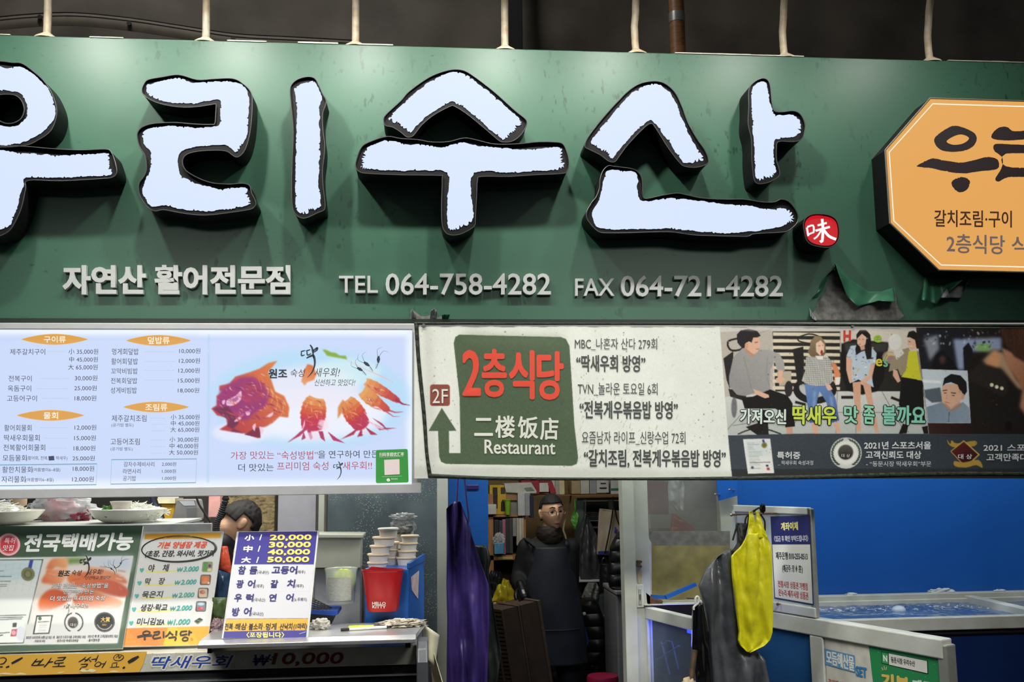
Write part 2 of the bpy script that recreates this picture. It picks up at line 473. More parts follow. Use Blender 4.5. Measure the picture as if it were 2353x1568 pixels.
# dark tarpaulin above and behind the sign
def tarp(u, v):
    x = -4+10*u; z = 2.9+3.2*v
    w = .05*noise.noise(Vector((x*.8, z*.9, 1)))+.03*noise.noise(Vector((x*2.1+z*1.2, z*1.1-x, 5)))+.012*noise.noise(Vector((x*6+z*3, z*3-x*2, 9)))
    return (x, 1.15+w*1.6, z)
T = thing('tarpaulin', 'dark grey wrinkled tarpaulin stretched behind the lamp arms above the green sign', 'tarpaulin', (0, 1.15, 2.9))
MB().grid(tarp, 120, 50).build('sheet', mat('tarp', '5c564e', .7, var=.3, scale=3, bump=.3), T, smooth=True, ang=0)
hm = [(-60, 60), (60, 48), (170, 44), (300, 56), (420, 74), (540, 92), (680, 100), (820, 108)]
hv = MB(); 
hp = smooth_loop(hm, 5, False)
hv.grid(lambda u, v: at(hp[int(round(u*(len(hp)-1)))][0], hp[int(round(u*(len(hp)-1)))][1]-16+32*v, 1.02-.012*math.sin(v*PI)), len(hp)-1, 4)
hv.build('hem', mat('tarp_hem', '6a6358', .65), T, smooth=True)
MB().tube([at(x, y-15, 1.0) for x, y in hp], .0035, 6).build('hem_cord', mat('hem_cord', '2a2724', .6), T)
for x, y in ((92, 40), (297, 54), (536, 90), (737, 99)):
    MB().lathe(at(x, y, 1.0), [(.004, 0), (.013, 0), (.013, .006), (.004, .006)], 14, Matrix.Rotation(PI/2, 3, 'X')).build('eyelet', M_black, T)
setp(MB().box(at(1166, 60, 1.0)[0], .96, 2.85, at(1199, 60, 1.0)[0], 1.0, 6).build('steel_post', mat('sooty_steel', '141416', .6), bev=.004),
     'black square steel post in front of the tarpaulin above the middle of the sign', 'post')
P = thing('bamboo_pole', 'brown upright pole with a silver tape band behind the sign top', 'pole', at(1556, 60, .55))
px_ = at(1556, 60, .55)
MB().lathe((px_[0], .55, 0), [(.039, 2.8), (.039, 3.6), (.041, 3.61), (.039, 3.63), (.039, 6)], 20).build('shaft', mat('pole_wood', '9a6e44', .5, c2='7a5232', scale=10, dist=(3, 3, 14)), P, smooth=True)
zb = at(1556, 42, .55)[2]
MB().lathe((px_[0], .55, 0), [(.041, zb-.026), (.0415, zb), (.041, zb+.026)], 20).build('tape_band', mat('silver_tape', '9a9a9a', .35, .5), P, smooth=True)

# ------------------------------------------------------------------ green sign board
ZT, ZB = 3.754, 2.537
def green_mat():
    M = mat('green_sheet', '355c4a', .42, var=.07, scale=2.2); nt = M.node_tree; N, K = nt.nodes, nt.links
    b = N['Principled BSDF']; old = b.inputs['Base Color'].links[0].from_socket
    tc = N.new('ShaderNodeTexCoord')
    def spots(scale, mp, lo, hi, fac_col, o, mask=None):
        m_ = N.new('ShaderNodeMapping'); m_.inputs['Scale'].default_value = mp; m_.inputs['Rotation'].default_value = (0, .3, 0); K.new(tc.outputs['Object'], m_.inputs[0])
        n = N.new('ShaderNodeTexNoise'); n.inputs['Scale'].default_value = scale; n.inputs['Detail'].default_value = 2; K.new(m_.outputs[0], n.inputs['Vector'])
        r = N.new('ShaderNodeMapRange'); r.inputs[1].default_value = lo; r.inputs[2].default_value = hi; K.new(n.outputs['Fac'], r.inputs[0])
        f = r.outputs[0]
        if mask:
            n2 = N.new('ShaderNodeTexNoise'); n2.inputs['Scale'].default_value = mask; K.new(tc.outputs['Object'], n2.inputs['Vector'])
            r2 = N.new('ShaderNodeMapRange'); r2.inputs[1].default_value = .48; r2.inputs[2].default_value = .62; K.new(n2.outputs['Fac'], r2.inputs[0])
            mm = N.new('ShaderNodeMath'); mm.operation = 'MULTIPLY'; K.new(f, mm.inputs[0]); K.new(r2.outputs[0], mm.inputs[1]); f = mm.outputs[0]
        x = N.new('ShaderNodeMix'); x.data_type = 'RGBA'; K.new(f, x.inputs['Factor']); K.new(o, x.inputs['A']); x.inputs['B'].default_value = (*lin(fac_col), 1)
        return x.outputs['Result']
    o = spots(34, (1, 1, .45), .60, .66, '1a4030', old, 1.6)
    o = spots(60, (.35, 1, 1), .66, .72, '1c4434', o, 2.3)
    o = spots(90, (1, 1, 1), .79, .82, 'a8c0b0', o)
    K.new(o, b.inputs['Base Color']); return M
S = thing('shop_sign', 'long green sign board with raised grey lettering above the shop front', 'sign', (0, 0, ZB))
MB().box(-2.9, 0, ZB, 4.4, .28, ZT).build('sign_panel', green_mat(), S, bev=.004)
x = -2.9
while x < 4.4:
    w = random.uniform(.04, .22)
    if random.random() < .3: MB().box(x, -.003, ZT-.001, x+w, .02, ZT+.003+random.uniform(0, .003)).build('edge_chip', mat('chipped_trim', 'b6b2a4', .5), S)
    x += w
MB().box(-2.9, -.012, ZB-.02, 4.4, .01, ZB+.004).build('bottom_trim', mat('dark_green_trim', '10201a', .5), S)
# raised lettering lines
M_let = mat('cut_plastic_letters', 'b4b8b6', .45, var=.04)
def raised(t, b, bold, y0=-.022, y1=-.002):
    v, f = glyphs(t, bold); x0, ya, x1, yb = b
    P2 = np.stack([x0+v[:, 0]*(x1-x0), ya+v[:, 1]*(yb-ya)], 1)
    A = wallplane(y0).hits(P2); B = A.copy(); B[:, 1] = y1; n = len(A); ed = {}
    for q in f:
        for i in range(len(q)):
            a, c = q[i], q[(i+1) % len(q)]; k = (min(a, c), max(a, c)); ed.setdefault(k, []).append((a, c))
    fs = [tuple(q) for q in f]+[(a, a+n, c+n, c) for e in ed.values() if len(e) == 1 for a, c in e]
    mb = MB(); mb.add(list(A)+list(B), fs); return mb
raised('자연산 활어전문점', (143, 609, 667, 677), .035).build('lettering', M_let, S, label='raised grey Korean lettering, a slogan at the left of the sign')
raised('TEL', (779, 634, 868, 673), .008).build('lettering', M_let, S, label='raised grey word TEL')
raised('064-758-4282', (886, 628, 1266, 678), .012).build('lettering', M_let, S, label='raised grey telephone number')
raised('FAX', (1322, 640, 1412, 680), .008).build('lettering', M_let, S, label='raised grey word FAX')
raised('064-721-4282', (1427, 633, 1799, 682), .012).build('lettering', M_let, S, label='raised grey fax number')
# peeling vinyl
M_bare = mat('bare_substrate', '6e6c68', .8, var=.35, scale=45)
M_flap = mat('peeled_vinyl', '33664e', .4, var=.2); M_flapb = mat('vinyl_back', '77787a', .6)
pl0 = wallplane(0)
def patch(pts, name='bare_patch'):
    b = Board(pl0, .001); P = ragged(smooth_loop(pts, 3), .8, 3, 5)
    tri = tessellate_polygon([[Vector((x, y, 0)) for x, y in P]]); MB().add(pl0.hits(P, .0015), [tuple(t) for t in tri]).build(name, M_bare, S)
patch(c3((775, 1290), (800, 1350), (850, 1440), (890, 1490), (960, 1478), (1020, 1460), (1062, 1400), (1075, 1480), (1085, 1560), (690, 1562), (685, 1500), (692, 1470), (720, 1440), (740, 1380), (745, 1330)))
patch(c3((1210, 1350), (1270, 1380), (1380, 1350), (1420, 1370), (1380, 1440), (1310, 1450), (1230, 1440), (1205, 1400)))
patch(c2((345, 1550), (355, 1510), (400, 1540), (440, 1535), (465, 1505), (475, 1545), (500, 1540), (480, 1562), (350, 1562)))
def flap(edge, tips, curl, mt):
    """a torn tongue of vinyl that stays on along edge and curls out of the sign towards tips"""
    n = len(edge)
    def fn(u, v):
        i = u*(n-1); k = min(int(i), n-2); t = i-k
        e = np.array(edge[k])*(1-t)+np.array(edge[k+1])*t; p = np.array(tips[k])*(1-t)+np.array(tips[k+1])*t
        q = e*(1-v)+p*v; o = curl*(v**1.6)*(.75+.4*math.sin(u*7+1)+.25*math.sin(u*17))
        return pl0.hits([q], .003+o)[0]
    MB().grid(fn, 24, 8).build('peeling_flap', mt, S, smooth=True, ang=0, solid=.0008)
flap(c3((775, 1280), (850, 1360), (940, 1420), (1000, 1420), (1060, 1400)), c3((778, 1290), (830, 1440), (885, 1495), (985, 1465), (1070, 1470)), .06, M_flap)
flap(c3((770, 1285), (745, 1340), (720, 1400), (690, 1450)), c3((778, 1300), (725, 1350), (690, 1420), (660, 1455)), .03, M_flap)
flap(c3((1215, 1340), (1260, 1350), (1330, 1345)), c3((1195, 1460), (1270, 1480), (1400, 1360)), .07, M_flap)
flap(c3((1345, 1345), (1400, 1340), (1440, 1345)), c3((1290, 1450), (1390, 1450), (1425, 1360)), .05, M_flapb)
flap(c3((650, 1500), (670, 1530), (690, 1555)), c3((655, 1540), (668, 1556), (684, 1562)), .03, M_flapb)
flap(c2((350, 1560), (362, 1550), (375, 1560)), c2((345, 1520), (355, 1505), (372, 1535)), .03, M_flapb)
flap(c2((440, 1555), (455, 1550), (472, 1555)), c2((445, 1515), (462, 1500), (475, 1520)), .03, M_flapb)
flap(c2((500, 1558), (515, 1558), (530, 1558)), c2((498, 1535), (515, 1530), (538, 1532)), .04, M_flap)

# ------------------------------------------------------------------ channel letters
YL = -.125
pll, plf = wallplane(YL), wallplane(YL+.008)
M_case = mat('black_letter_casing', '0e0e10', .6, var=.3, scale=30, spec=.25)
M_lip = mat('letter_lip', '4a4a4a', .4, .3)
M_face = emit('letter_face', 'd6e4ff', 1.0)
FRAY = [(x, y, r) for (x, y), r in zip(c1((540, 805), (1212, 965), (1510, 1030), (1165, 715))+c2((275, 605), (860, 645), (112, 780), (1092, 780), (590, 1112), (1270, 745), (1750, 775), (2205, 1055))+c3((445, 868), (605, 620)), (18, 18, 26, 14, 36, 40, 34, 34, 34, 34, 28, 34, 30, 26))]
def letter(label, outs, faces, holes=None, amp=2.0, seed=1, mface=None, name='channel_letter', cat='sign letter', group='big lit letters on the green sign'):
    holes = holes or {}
    c0 = pll.hits(outs[0]).mean(0)
    T = thing(name, label, cat, (c0[0], 0, c0[2]), group)
    cs, lp, fc = MB(), MB(), MB()
    for i, o in enumerate(outs):
        o = smooth_loop(o, 4); A = pll.hits(o); Fp = A.copy(); Fp[:, 1] += .011; B = A.copy(); B[:, 1] = -.001
        hs = []
        for h in holes.get(i, []):
            h = smooth_loop(h, 4); a = pll.hits(h); fp = a.copy(); fp[:, 1] += .011; b_ = a.copy(); b_[:, 1] = -.001; hs.append((fp, b_))
            n = len(a); cs.add(list(a)+list(fp), [(k, (k+1) % n, n+(k+1) % n, n+k) for k in range(n)])
            lp.tube(list(a)+[a[0]], .0022, 5, False)
        cs.prism(Fp, B, hs); n = len(A)
        cs.add(list(A)+list(Fp), [(k, (k+1) % n, n+(k+1) % n, n+k) for k in range(n)])
        lp.tube(list(A)+[A[0]], .0022, 5, False)
    for i, fl in enumerate(faces):
        loops = [ragged(smooth_loop(l, 3), amp, 2.4, seed*10+i*3+j, FRAY if amp > 1 else ()) for j, l in enumerate(fl)]
        tri = tessellate_polygon([[Vector((x, y, 0)) for x, y in l] for l in loops])
        fc.add(plf.hits([p for l in loops for p in l]), [tuple(t) for t in tri])
    cs.build('casing', M_case, T); lp.build('lip', M_lip, T)
    fc.build('lit_face', mface or M_face, T, label='glowing bluish white face with ragged brush edges'); return T
letter('lit white brush letter with a round hole, cut off by the photo edge',
       [c1((-205, 520), (-190, 430), (-130, 350), (-60, 305), (0, 298), (60, 305), (105, 308), (160, 345), (215, 395), (250, 450), (275, 520), (272, 580), (245, 640), (190, 680), (125, 708), (0, 716), (-100, 705), (-170, 640)),
        c1((-420, 740), (-250, 722), (0, 712), (125, 714), (250, 725), (390, 732), (510, 728), (540, 740), (560, 790), (568, 840), (545, 865), (480, 872), (300, 882), (138, 880), (125, 920), (105, 1010), (75, 1080), (45, 1125), (0, 1150), (-60, 1160), (-105, 1120), (-115, 1000), (-120, 880), (-300, 870), (-430, 840), (-445, 790))],
       [[c1((-185, 520), (-120, 370), (-40, 325), (0, 322), (40, 330), (105, 325), (180, 375), (235, 430), (262, 500), (268, 560), (240, 615), (180, 660), (100, 700), (0, 706), (-90, 690), (-160, 630)),
         c1((-70, 525), (-30, 465), (0, 440), (60, 442), (105, 458), (135, 520), (125, 580), (80, 612), (30, 615), (-40, 590))],
        [c1((-400, 755), (-200, 740), (0, 730), (120, 745), (300, 755), (510, 745), (530, 760), (535, 800), (545, 835), (520, 855), (300, 866), (130, 866), (115, 900), (90, 990), (70, 1060), (40, 1105), (0, 1118), (-60, 1135), (-95, 1100), (-100, 870), (-300, 855), (-420, 820))]],
       {0: [c1((-50, 525), (-20, 480), (0, 462), (50, 460), (85, 470), (110, 500), (118, 540), (100, 580), (60, 600), (20, 598), (-20, 575))]}, seed=1)
letter('lit white brush letter shaped like a squared S, second from the sign end',
       [c1((690, 440), (700, 410), (722, 388), (790, 375), (870, 364), (960, 388), (1040, 384), (1130, 382), (1180, 405), (1222, 450), (1228, 520), (1218, 640), (1195, 725), (1165, 762), (1140, 762), (1105, 738), (1050, 732), (960, 738), (905, 755), (888, 790), (905, 830), (960, 865), (1030, 890), (1110, 897), (1180, 893), (1215, 905), (1225, 940), (1245, 985), (1240, 1005), (1215, 1020), (1120, 1035), (1000, 1048), (900, 1040), (800, 1022), (755, 1028), (720, 1010), (690, 970), (675, 930), (678, 890), (700, 860), (712, 830), (712, 790), (705, 755), (680, 715), (668, 670), (672, 640), (700, 615), (760, 600), (860, 597), (940, 604), (1030, 606), (1046, 600), (1050, 560), (1052, 512), (1040, 508), (960, 520), (880, 522), (800, 510), (740, 490), (700, 462))],
       [[c1((712, 430), (720, 412), (745, 408), (800, 388), (880, 380), (940, 402), (1020, 396), (1100, 394), (1170, 405), (1208, 450), (1212, 530), (1205, 640), (1185, 700), (1148, 742), (1110, 712), (1050, 708), (960, 716), (885, 735), (868, 790), (880, 850), (930, 880), (1010, 910), (1100, 918), (1195, 912), (1205, 950), (1222, 985), (1205, 1000), (1120, 1018), (1000, 1030), (900, 1022), (800, 1002), (740, 1005), (700, 960), (692, 920), (710, 870), (730, 830), (732, 745), (700, 700), (692, 650), (730, 622), (850, 612), (950, 620), (1060, 612), (1070, 560), (1071, 492), (1030, 488), (960, 502), (870, 505), (780, 490), (720, 462))]], seed=2)
letter('lit white brush letter that is one plain upright bar',
       [c1((1412, 440), (1425, 405), (1460, 382), (1505, 374), (1535, 385), (1555, 420), (1570, 455), (1588, 490), (1582, 520), (1570, 560), (1572, 640), (1580, 700), (1578, 760), (1570, 830), (1572, 900), (1582, 990), (1578, 1022), (1550, 1035), (1500, 1058), (1470, 1062), (1440, 1045), (1425, 1010), (1420, 940), (1422, 800), (1428, 640), (1418, 520))],
       [[c1((1432, 432), (1470, 408), (1520, 392), (1540, 405), (1568, 470), (1565, 490), (1555, 540), (1560, 700), (1552, 860), (1562, 980), (1560, 1010), (1475, 1045), (1440, 1012), (1437, 900), (1440, 700), (1445, 560), (1438, 470))]], seed=3)
letter('lit white brush letter like a wide roof above the T-shaped letter',
       [c2((215, 590), (225, 560), (300, 490), (340, 445), (440, 375), (530, 342), (590, 340), (640, 362), (750, 445), (850, 535), (905, 580), (912, 605), (895, 640), (870, 670), (835, 690), (795, 692), (770, 680), (700, 620), (620, 555), (560, 518), (535, 520), (460, 560), (400, 610), (360, 660), (330, 668), (300, 645), (260, 620), (225, 612))],
       [[c2((232, 585), (240, 570), (320, 495), (400, 425), (480, 375), (540, 352), (600, 358), (650, 385), (740, 455), (830, 535), (893, 598), (870, 620), (810, 678), (780, 672), (720, 620), (640, 550), (560, 500), (540, 500), (440, 555), (380, 610), (345, 650), (320, 630), (280, 605), (245, 592))]], seed=4)
letter('lit white brush letter shaped like a wide T in the middle of the sign',
       [c2((82, 820), (80, 790), (105, 720), (150, 690), (232, 665), (300, 675), (380, 680), (450, 692), (530, 690), (610, 672), (680, 685), (760, 702), (880, 700), (960, 692), (1040, 692), (1085, 700), (1105, 735), (1118, 790), (1110, 830), (1085, 845), (950, 852), (820, 860), (690, 860), (672, 880), (668, 950), (662, 1060), (660, 1095), (640, 1115), (590, 1140), (545, 1145), (515, 1130), (500, 1090), (497, 1000), (500, 870), (485, 855), (300, 852), (140, 845), (100, 838))],
       [[c2((105, 795), (125, 730), (200, 690), (240, 685), (320, 700), (430, 705), (500, 718), (600, 690), (650, 705), (760, 715), (900, 728), (1060, 715), (1085, 730), (1090, 770), (1098, 800), (1085, 822), (950, 832), (820, 842), (655, 842), (645, 960), (648, 1080), (560, 1118), (535, 1125), (522, 1080), (525, 960), (523, 840), (400, 832), (250, 830), (110, 822))]], seed=5)
letter('lit white brush letter like a pointed roof, above the L-shaped letter',
       [c2((1195, 712), (1210, 670), (1270, 590), (1340, 510), (1410, 440), (1470, 405), (1540, 395), (1590, 410), (1635, 452), (1668, 520), (1698, 600), (1743, 680), (1778, 730), (1796, 775), (1788, 800), (1738, 815), (1688, 812), (1658, 795), (1600, 720), (1540, 625), (1514, 602), (1470, 635), (1400, 710), (1360, 765), (1340, 788), (1310, 785), (1270, 755), (1215, 728))],
       [[c2((1222, 690), (1300, 590), (1400, 475), (1470, 425), (1530, 408), (1580, 425), (1630, 480), (1660, 560), (1695, 640), (1730, 700), (1740, 720), (1775, 780), (1690, 795), (1650, 760), (1590, 670), (1530, 600), (1510, 585), (1450, 635), (1380, 710), (1330, 772), (1300, 750), (1250, 715))]], seed=6)
letter('lit white brush letter shaped like a long low L beside the red badge',
       [c2((1310, 808), (1340, 812), (1420, 822), (1455, 840), (1475, 880), (1478, 958), (1500, 968), (1560, 955), (1640, 942), (1688, 950), (1758, 965), (1868, 972), (1968, 972), (2058, 985), (2118, 985), (2148, 972), (2183, 980), (2213, 1010), (2233, 1050), (2228, 1085), (2198, 1115), (2168, 1130), (2098, 1135), (2018, 1140), (1988, 1152), (1938, 1152), (1838, 1150), (1718, 1145), (1600, 1130), (1400, 1135), (1290, 1135), (1255, 1125), (1225, 1095), (1205, 1065), (1205, 1030), (1230, 985), (1250, 960), (1265, 920), (1270, 870), (1285, 830))],
       [[c2((1290, 850), (1310, 828), (1400, 835), (1450, 850), (1455, 960), (1500, 978), (1600, 965), (1688, 970), (1868, 990), (2000, 1000), (2100, 1020), (2150, 1010), (2200, 1030), (2218, 1060), (2200, 1090), (2120, 1110), (1990, 1130), (1838, 1135), (1600, 1115), (1400, 1118), (1270, 1112), (1235, 1070), (1230, 1030), (1265, 970), (1280, 900))]], seed=7)
letter('lit white brush letter, an upright stroke with a short stub, last of the big letters',
       [c3((355, 440), (375, 405), (415, 382), (445, 388), (460, 420), (468, 500), (480, 540), (520, 545), (570, 540), (605, 555), (628, 600), (625, 645), (610, 680), (570, 690), (500, 690), (490, 720), (490, 780), (505, 830), (500, 860), (460, 885), (420, 895), (395, 893), (380, 870), (370, 780), (368, 680), (352, 605), (355, 520))],
       [[c3((370, 430), (390, 410), (425, 395), (445, 410), (455, 470), (475, 550), (520, 560), (570, 558), (600, 580), (615, 620), (600, 655), (570, 670), (485, 678), (478, 740), (480, 800), (490, 845), (450, 870), (395, 878), (385, 830), (380, 700), (372, 610), (368, 500))]], seed=8)
bd = letter('small round red lit badge with one white character, at the end of the big letters',
       [c3((622, 1085), (645, 1052), (690, 1042), (750, 1050), (785, 1078), (796, 1130), (787, 1178), (752, 1204), (690, 1200), (645, 1182), (628, 1140))],
       [[c3((628, 1088), (650, 1058), (690, 1049), (748, 1058), (780, 1082), (789, 1130), (780, 1174), (748, 1196), (690, 1192), (652, 1175), (633, 1138))]], amp=.25, seed=9,
       mface=emit('badge_face', 'c8101e', 1.0), name='sign_badge', cat='sign badge', group=None)
b = Board(wallplane(YL+.008), .0006)
for s_, w_ in (([(638, 1108), (645, 1150)], 9), ([(640, 1106), (668, 1098), (672, 1128)], 9), ([(645, 1142), (674, 1130)], 8), ([(690, 1098), (735, 1086)], 10), ([(680, 1124), (750, 1105)], 11),
               ([(712, 1066), (716, 1120), (712, 1176), (704, 1170)], 13), ([(710, 1118), (690, 1150), (672, 1164)], 8), ([(718, 1118), (745, 1150), (780, 1166)], 13)):
    b.stroke(c3(*s_), w_/2.1, 'ffffff', 2, 'lettering', sm=3)
b.done(M_lit, bd)

# ------------------------------------------------------------------ gooseneck lamps
M_stem = mat('chipped_white_paint', 'cfc7b2', .45, c2='b09878', scale=26)
for i, (x, y) in enumerate(((108, 78), (473, 92), (817, 103), (1160, 116), (1462, 123), (1803, 132), (2137, 137), (-250, 70), (2480, 150))):
    q = at(x, y, .045); X = q[0]
    nm = ['first', 'second', 'third', 'fourth', 'fifth', 'sixth', 'seventh'][i] if i < 7 else None
    if i > 6: continue
    where = ['above the ring letter', 'above the squared S letter', 'between the upright bar and the roof letter', 'above the middle roof letter', 'beside the brown pole', 'above the last upright letter', 'above the orange sign'][i]
    T = thing('sign_lamp', 'white gooseneck lamp arm on the sign top, '+where, 'lamp', (X, .045, ZT), 'gooseneck lamps on the sign')
    MB().lathe((X, .045, ZT), [(.052, 0), (.05, .008), (.03, .022), (.02, .03)], 18).build('base_flange', M_stem, T, smooth=True)
    pts = [(X, .045, ZT), (X-.004*(i > 3), .045, ZT+.07), (X-.006*(i > 3), .04, ZT+.14)]
    R_ = .36
    for k in range(1, 10):
        a = math.radians(k*9); pts.append((X, .04-R_*(1-math.cos(a)), ZT+.14+R_*math.sin(a)))
    pts += [(X, -.48, ZT+.50), (X, -.66, ZT+.44)]
    MB().tube(pts, .0165, 10).build('arm', M_stem, T, smooth=True)
    RM = Matrix.Rotation(math.radians(-28), 3, 'X')
    c_ = Vector((X, -.68, ZT+.43))
    MB().lathe(c_, [(.02, .03), (.05, .02), (.085, -.05), (.10, -.11), (.096, -.11), (.08, -.05), (.045, .012), (.0, .015)], 24, RM).build('lamp_shade', M_stem, T, smooth=True)
    MB().ell(c_+RM @ Vector((0, 0, -.045)), .035, .035, .045, 10, RM).build('bulb', emit('lamp_bulb', 'fff6e4', 3.0, False), T, smooth=True)
    l = bpy.data.lights.new('sign_lamp_light', 'SPOT'); l.energy = E_LAMP*(1.1, 1.1, 1, 1, .85, .6, .35)[i]*PI; l.spot_size = math.radians(112); l.spot_blend = .6; l.shadow_soft_size = .045; l.color = (1, .97, .9)
    lo = bpy.data.objects.new('sign_lamp_light', l); COL.objects.link(lo); lo.location = c_+RM @ Vector((0, 0, -.12)); aim(lo, (X, .05, ZT-.45))

# ------------------------------------------------------------------ orange octagon sign
O = thing('octagon_sign', 'orange eight-sided lit sign with black brush lettering at the end of the green sign', 'sign', (2.6, 0, 3.1))
oct_ = [(2034, 345), (2137, 226), (2590, 240), (2700, 352), (2705, 515), (2600, 632), (2157, 621), (2045, 513)]
YO = -.13; plo = wallplane(YO)
A = plo.hits(oct_); B = A.copy(); B[:, 1] = -.001; MB().prism(A, B).build('casing', M_case, O)
cx, cy = 2365, 430
inn = [(cx+(x-cx)*.994, cy+(y-cy)*.992) for x, y in oct_]
A = plo.hits(inn, .001); MB().add(A, [tuple(t) for t in tessellate_polygon([[Vector(p) for p in A]])]).build('lit_face', emit('orange_face', 'e3a557', 1.0), O)
MB().tube(list(plo.hits(oct_, .001))+[plo.hits(oct_[:1], .001)[0]], .004, 6, False).build('rim', mat('octagon_rim', '7a7468', .5), O)
b = Board(plo, .0016)
ln = [(cx+(x-cx)*.972, cy+(y-cy)*.938) for x, y in oct_]
b.stroke(ln, 2.6, 'fff4e0', 1, 'print', closed=True)
ink = '1e0f14'
b.poly(ragged(smooth_loop(c3((1258, 690), (1270, 660), (1320, 625), (1360, 612), (1410, 625), (1455, 650), (1465, 680), (1445, 715), (1400, 735), (1340, 740), (1285, 728)), 4), .5, 2), ink, 2, 'lettering', [smooth_loop(c3((1318, 690), (1345, 668), (1385, 655), (1420, 665), (1425, 680), (1395, 700), (1350, 705)), 4)])
b.poly(ragged(smooth_loop(c3((1172, 808), (1230, 778), (1262, 772), (1330, 785), (1390, 792), (1450, 780), (1510, 765), (1560, 772), (1575, 800), (1560, 825), (1480, 835), (1400, 845), (1330, 838), (1250, 820), (1200, 815)), 4), .6, 2), ink, 2, 'lettering')
b.poly(ragged(smooth_loop(c3((1340, 890), (1360, 870), (1400, 862), (1432, 878), (1430, 905), (1410, 930), (1380, 938), (1355, 920)), 4), 1.0, 2), ink, 2, 'lettering')
b.poly(ragged(smooth_loop(c3((1535, 665), (1565, 625), (1610, 617), (1650, 640), (1760, 630), (1785, 660), (1780, 740), (1760, 750), (1605, 750), (1605, 810), (1780, 820), (1780, 860), (1640, 862), (1600, 870), (1570, 885), (1555, 870), (1585, 820), (1590, 770), (1550, 735), (1550, 705), (1590, 700), (1720, 705), (1720, 680), (1620, 685), (1560, 680)), 4), .5, 2), ink, 2, 'lettering')
b.text('갈치조림·구이', c3.b(1258, 1022, 1636, 1105), '3a1c10', .018, 2, dy=2)
b.text('2층식당', c3.b(1318, 1138, 1602, 1232), '6a5c58', .02, 2, dy=4)
b.text('식', c3.b(1635, 1150, 1712, 1240), '6a5c58', .02, 2)
b.done(M_lit, O)
# ------------------------------------------------------------------ lit menu box under the sign
YM = -.07
LB = thing('menu_lightbox', 'long lit menu box with grey frame and prawn picture under the green sign', 'lit menu', (-.8, 0, 1.8))
ax = at(946.5, 900, YM)[0]; axo = at(968, 1100, YM)[0]
zt_i, zt_o, zb_i, zb_o = at(400, 757, YM)[2], ZB-.024, at(400, 1119.5, YM)[2], at(400, 1142, YM)[2]
XL = -2.2
M_frame = mat('lightbox_frame', 'b2b4b6', .4, .1, var=.04)
fr = [(XL, zb_o), (axo, zb_o), (axo, zt_o), (XL, zt_o)]; fi = [(XL+.04, zb_i), (ax, zb_i), (ax, zt_i), (XL+.04, zt_i)]
v3 = lambda P, y: [(x, y, z) for x, z in P]
MB().prism(v3(fr, YM), v3(fr, .10), [(v3(fi, YM), v3(fi, .10))]).build('frame', M_frame, LB, bev=.003)
MB().box(XL+.03, YM+.022, zb_i-.01, ax+.01, .09, zt_i+.01).build('light_panel', emit('lightbox_core', 'e6eeff', .9), LB)
plm = wallplane(YM+.02)
ph = Photo(-40, 755, 949, 1124, 1.5, 'c9d8f8')
E5 = lambda cx, cy, rx, ry, c, **k: ph.ell(470+cx/3.8235, 730+cy/3.8235, rx/3.8235, ry/3.8235, c, **k)
P5 = lambda pts, c, **k: ph.poly(c5(pts), c, **k)
L5 = lambda pts, w, c, **k: ph.line(c5(pts), [q/3.8235 for q in w] if isinstance(w, list) else w/3.8235, c, **k)
ph.poly([(-50, 750), (960, 750), (960, 772), (-50, 768)], 'f4f9ff', 6); ph.poly([(-50, 1105), (960, 1104), (960, 1130), (-50, 1130)], 'e9f1ff', 7)  # blurred white edges paint in the brighter rim of the edge-lit panel
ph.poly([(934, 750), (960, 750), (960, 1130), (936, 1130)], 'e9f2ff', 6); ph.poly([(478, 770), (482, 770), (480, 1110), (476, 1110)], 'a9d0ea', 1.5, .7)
E5(930, 720, 880, 440, 'b4dbf5', blur=10.80, a=.9); E5(900, 850, 700, 230, 'eef0fa', blur=9.90, a=.9); E5(950, 620, 420, 200, 'eae6f4', blur=9.00, a=.8)
E5(1250, 480, 300, 120, 'd8f0ee', blur=6.30, a=.6); E5(330, 1010, 260, 90, 'e6eaf8', blur=4.50, a=.8)
P5([(1035, 280), (1070, 285), (1110, 305), (1150, 310), (1190, 335), (1240, 335), (1255, 370), (1200, 358), (1120, 345), (1075, 335)], '86a83c', blur=1.12)
P5([(640, 380), (560, 400), (480, 450), (400, 480), (270, 520), (220, 580), (130, 600), (130, 640), (170, 650), (105, 690), (110, 770), (60, 800), (110, 860), (190, 880), (200, 940), (130, 985), (210, 1000), (360, 1020), (470, 1062), (490, 1050), (480, 970), (540, 960), (600, 925), (660, 870), (735, 880), (745, 790), (700, 690), (620, 650), (590, 560), (560, 480)], 'd97a3c', blur=0.90, c2='b4343c', g=(c5((650, 500))[0], c5((150, 800))[0]))
P5([(110, 760), (140, 640), (240, 570), (330, 520), (430, 520), (520, 590), (570, 680), (540, 780), (440, 840), (380, 900), (250, 900), (120, 830)], '962a72', blur=3.15)
P5([(330, 560), (440, 560), (520, 650), (480, 760), (360, 760)], 'a83058', blur=4.50, a=.8)
P5([(75, 800), (200, 780), (270, 860), (300, 930), (230, 1000), (360, 1020), (200, 960), (210, 900)], '6c1c4a', blur=0.90)
P5([(350, 1030), (430, 980), (490, 960), (490, 1060)], '7a1c3e', blur=0.68)
for c_, a_ in (((560, 640), 60), ((600, 690), 70), ((650, 730), 70), ((520, 600), 55)):
    L5([(c_[0]-20, c_[1]-40), (c_[0]+30, c_[1]), (c_[0]+40, c_[1]+a_), (c_[0]+20, c_[1]+2*a_)], [3, 9, 9, 3], 'efb07a', blur=0.54, a=.7, sm=3)
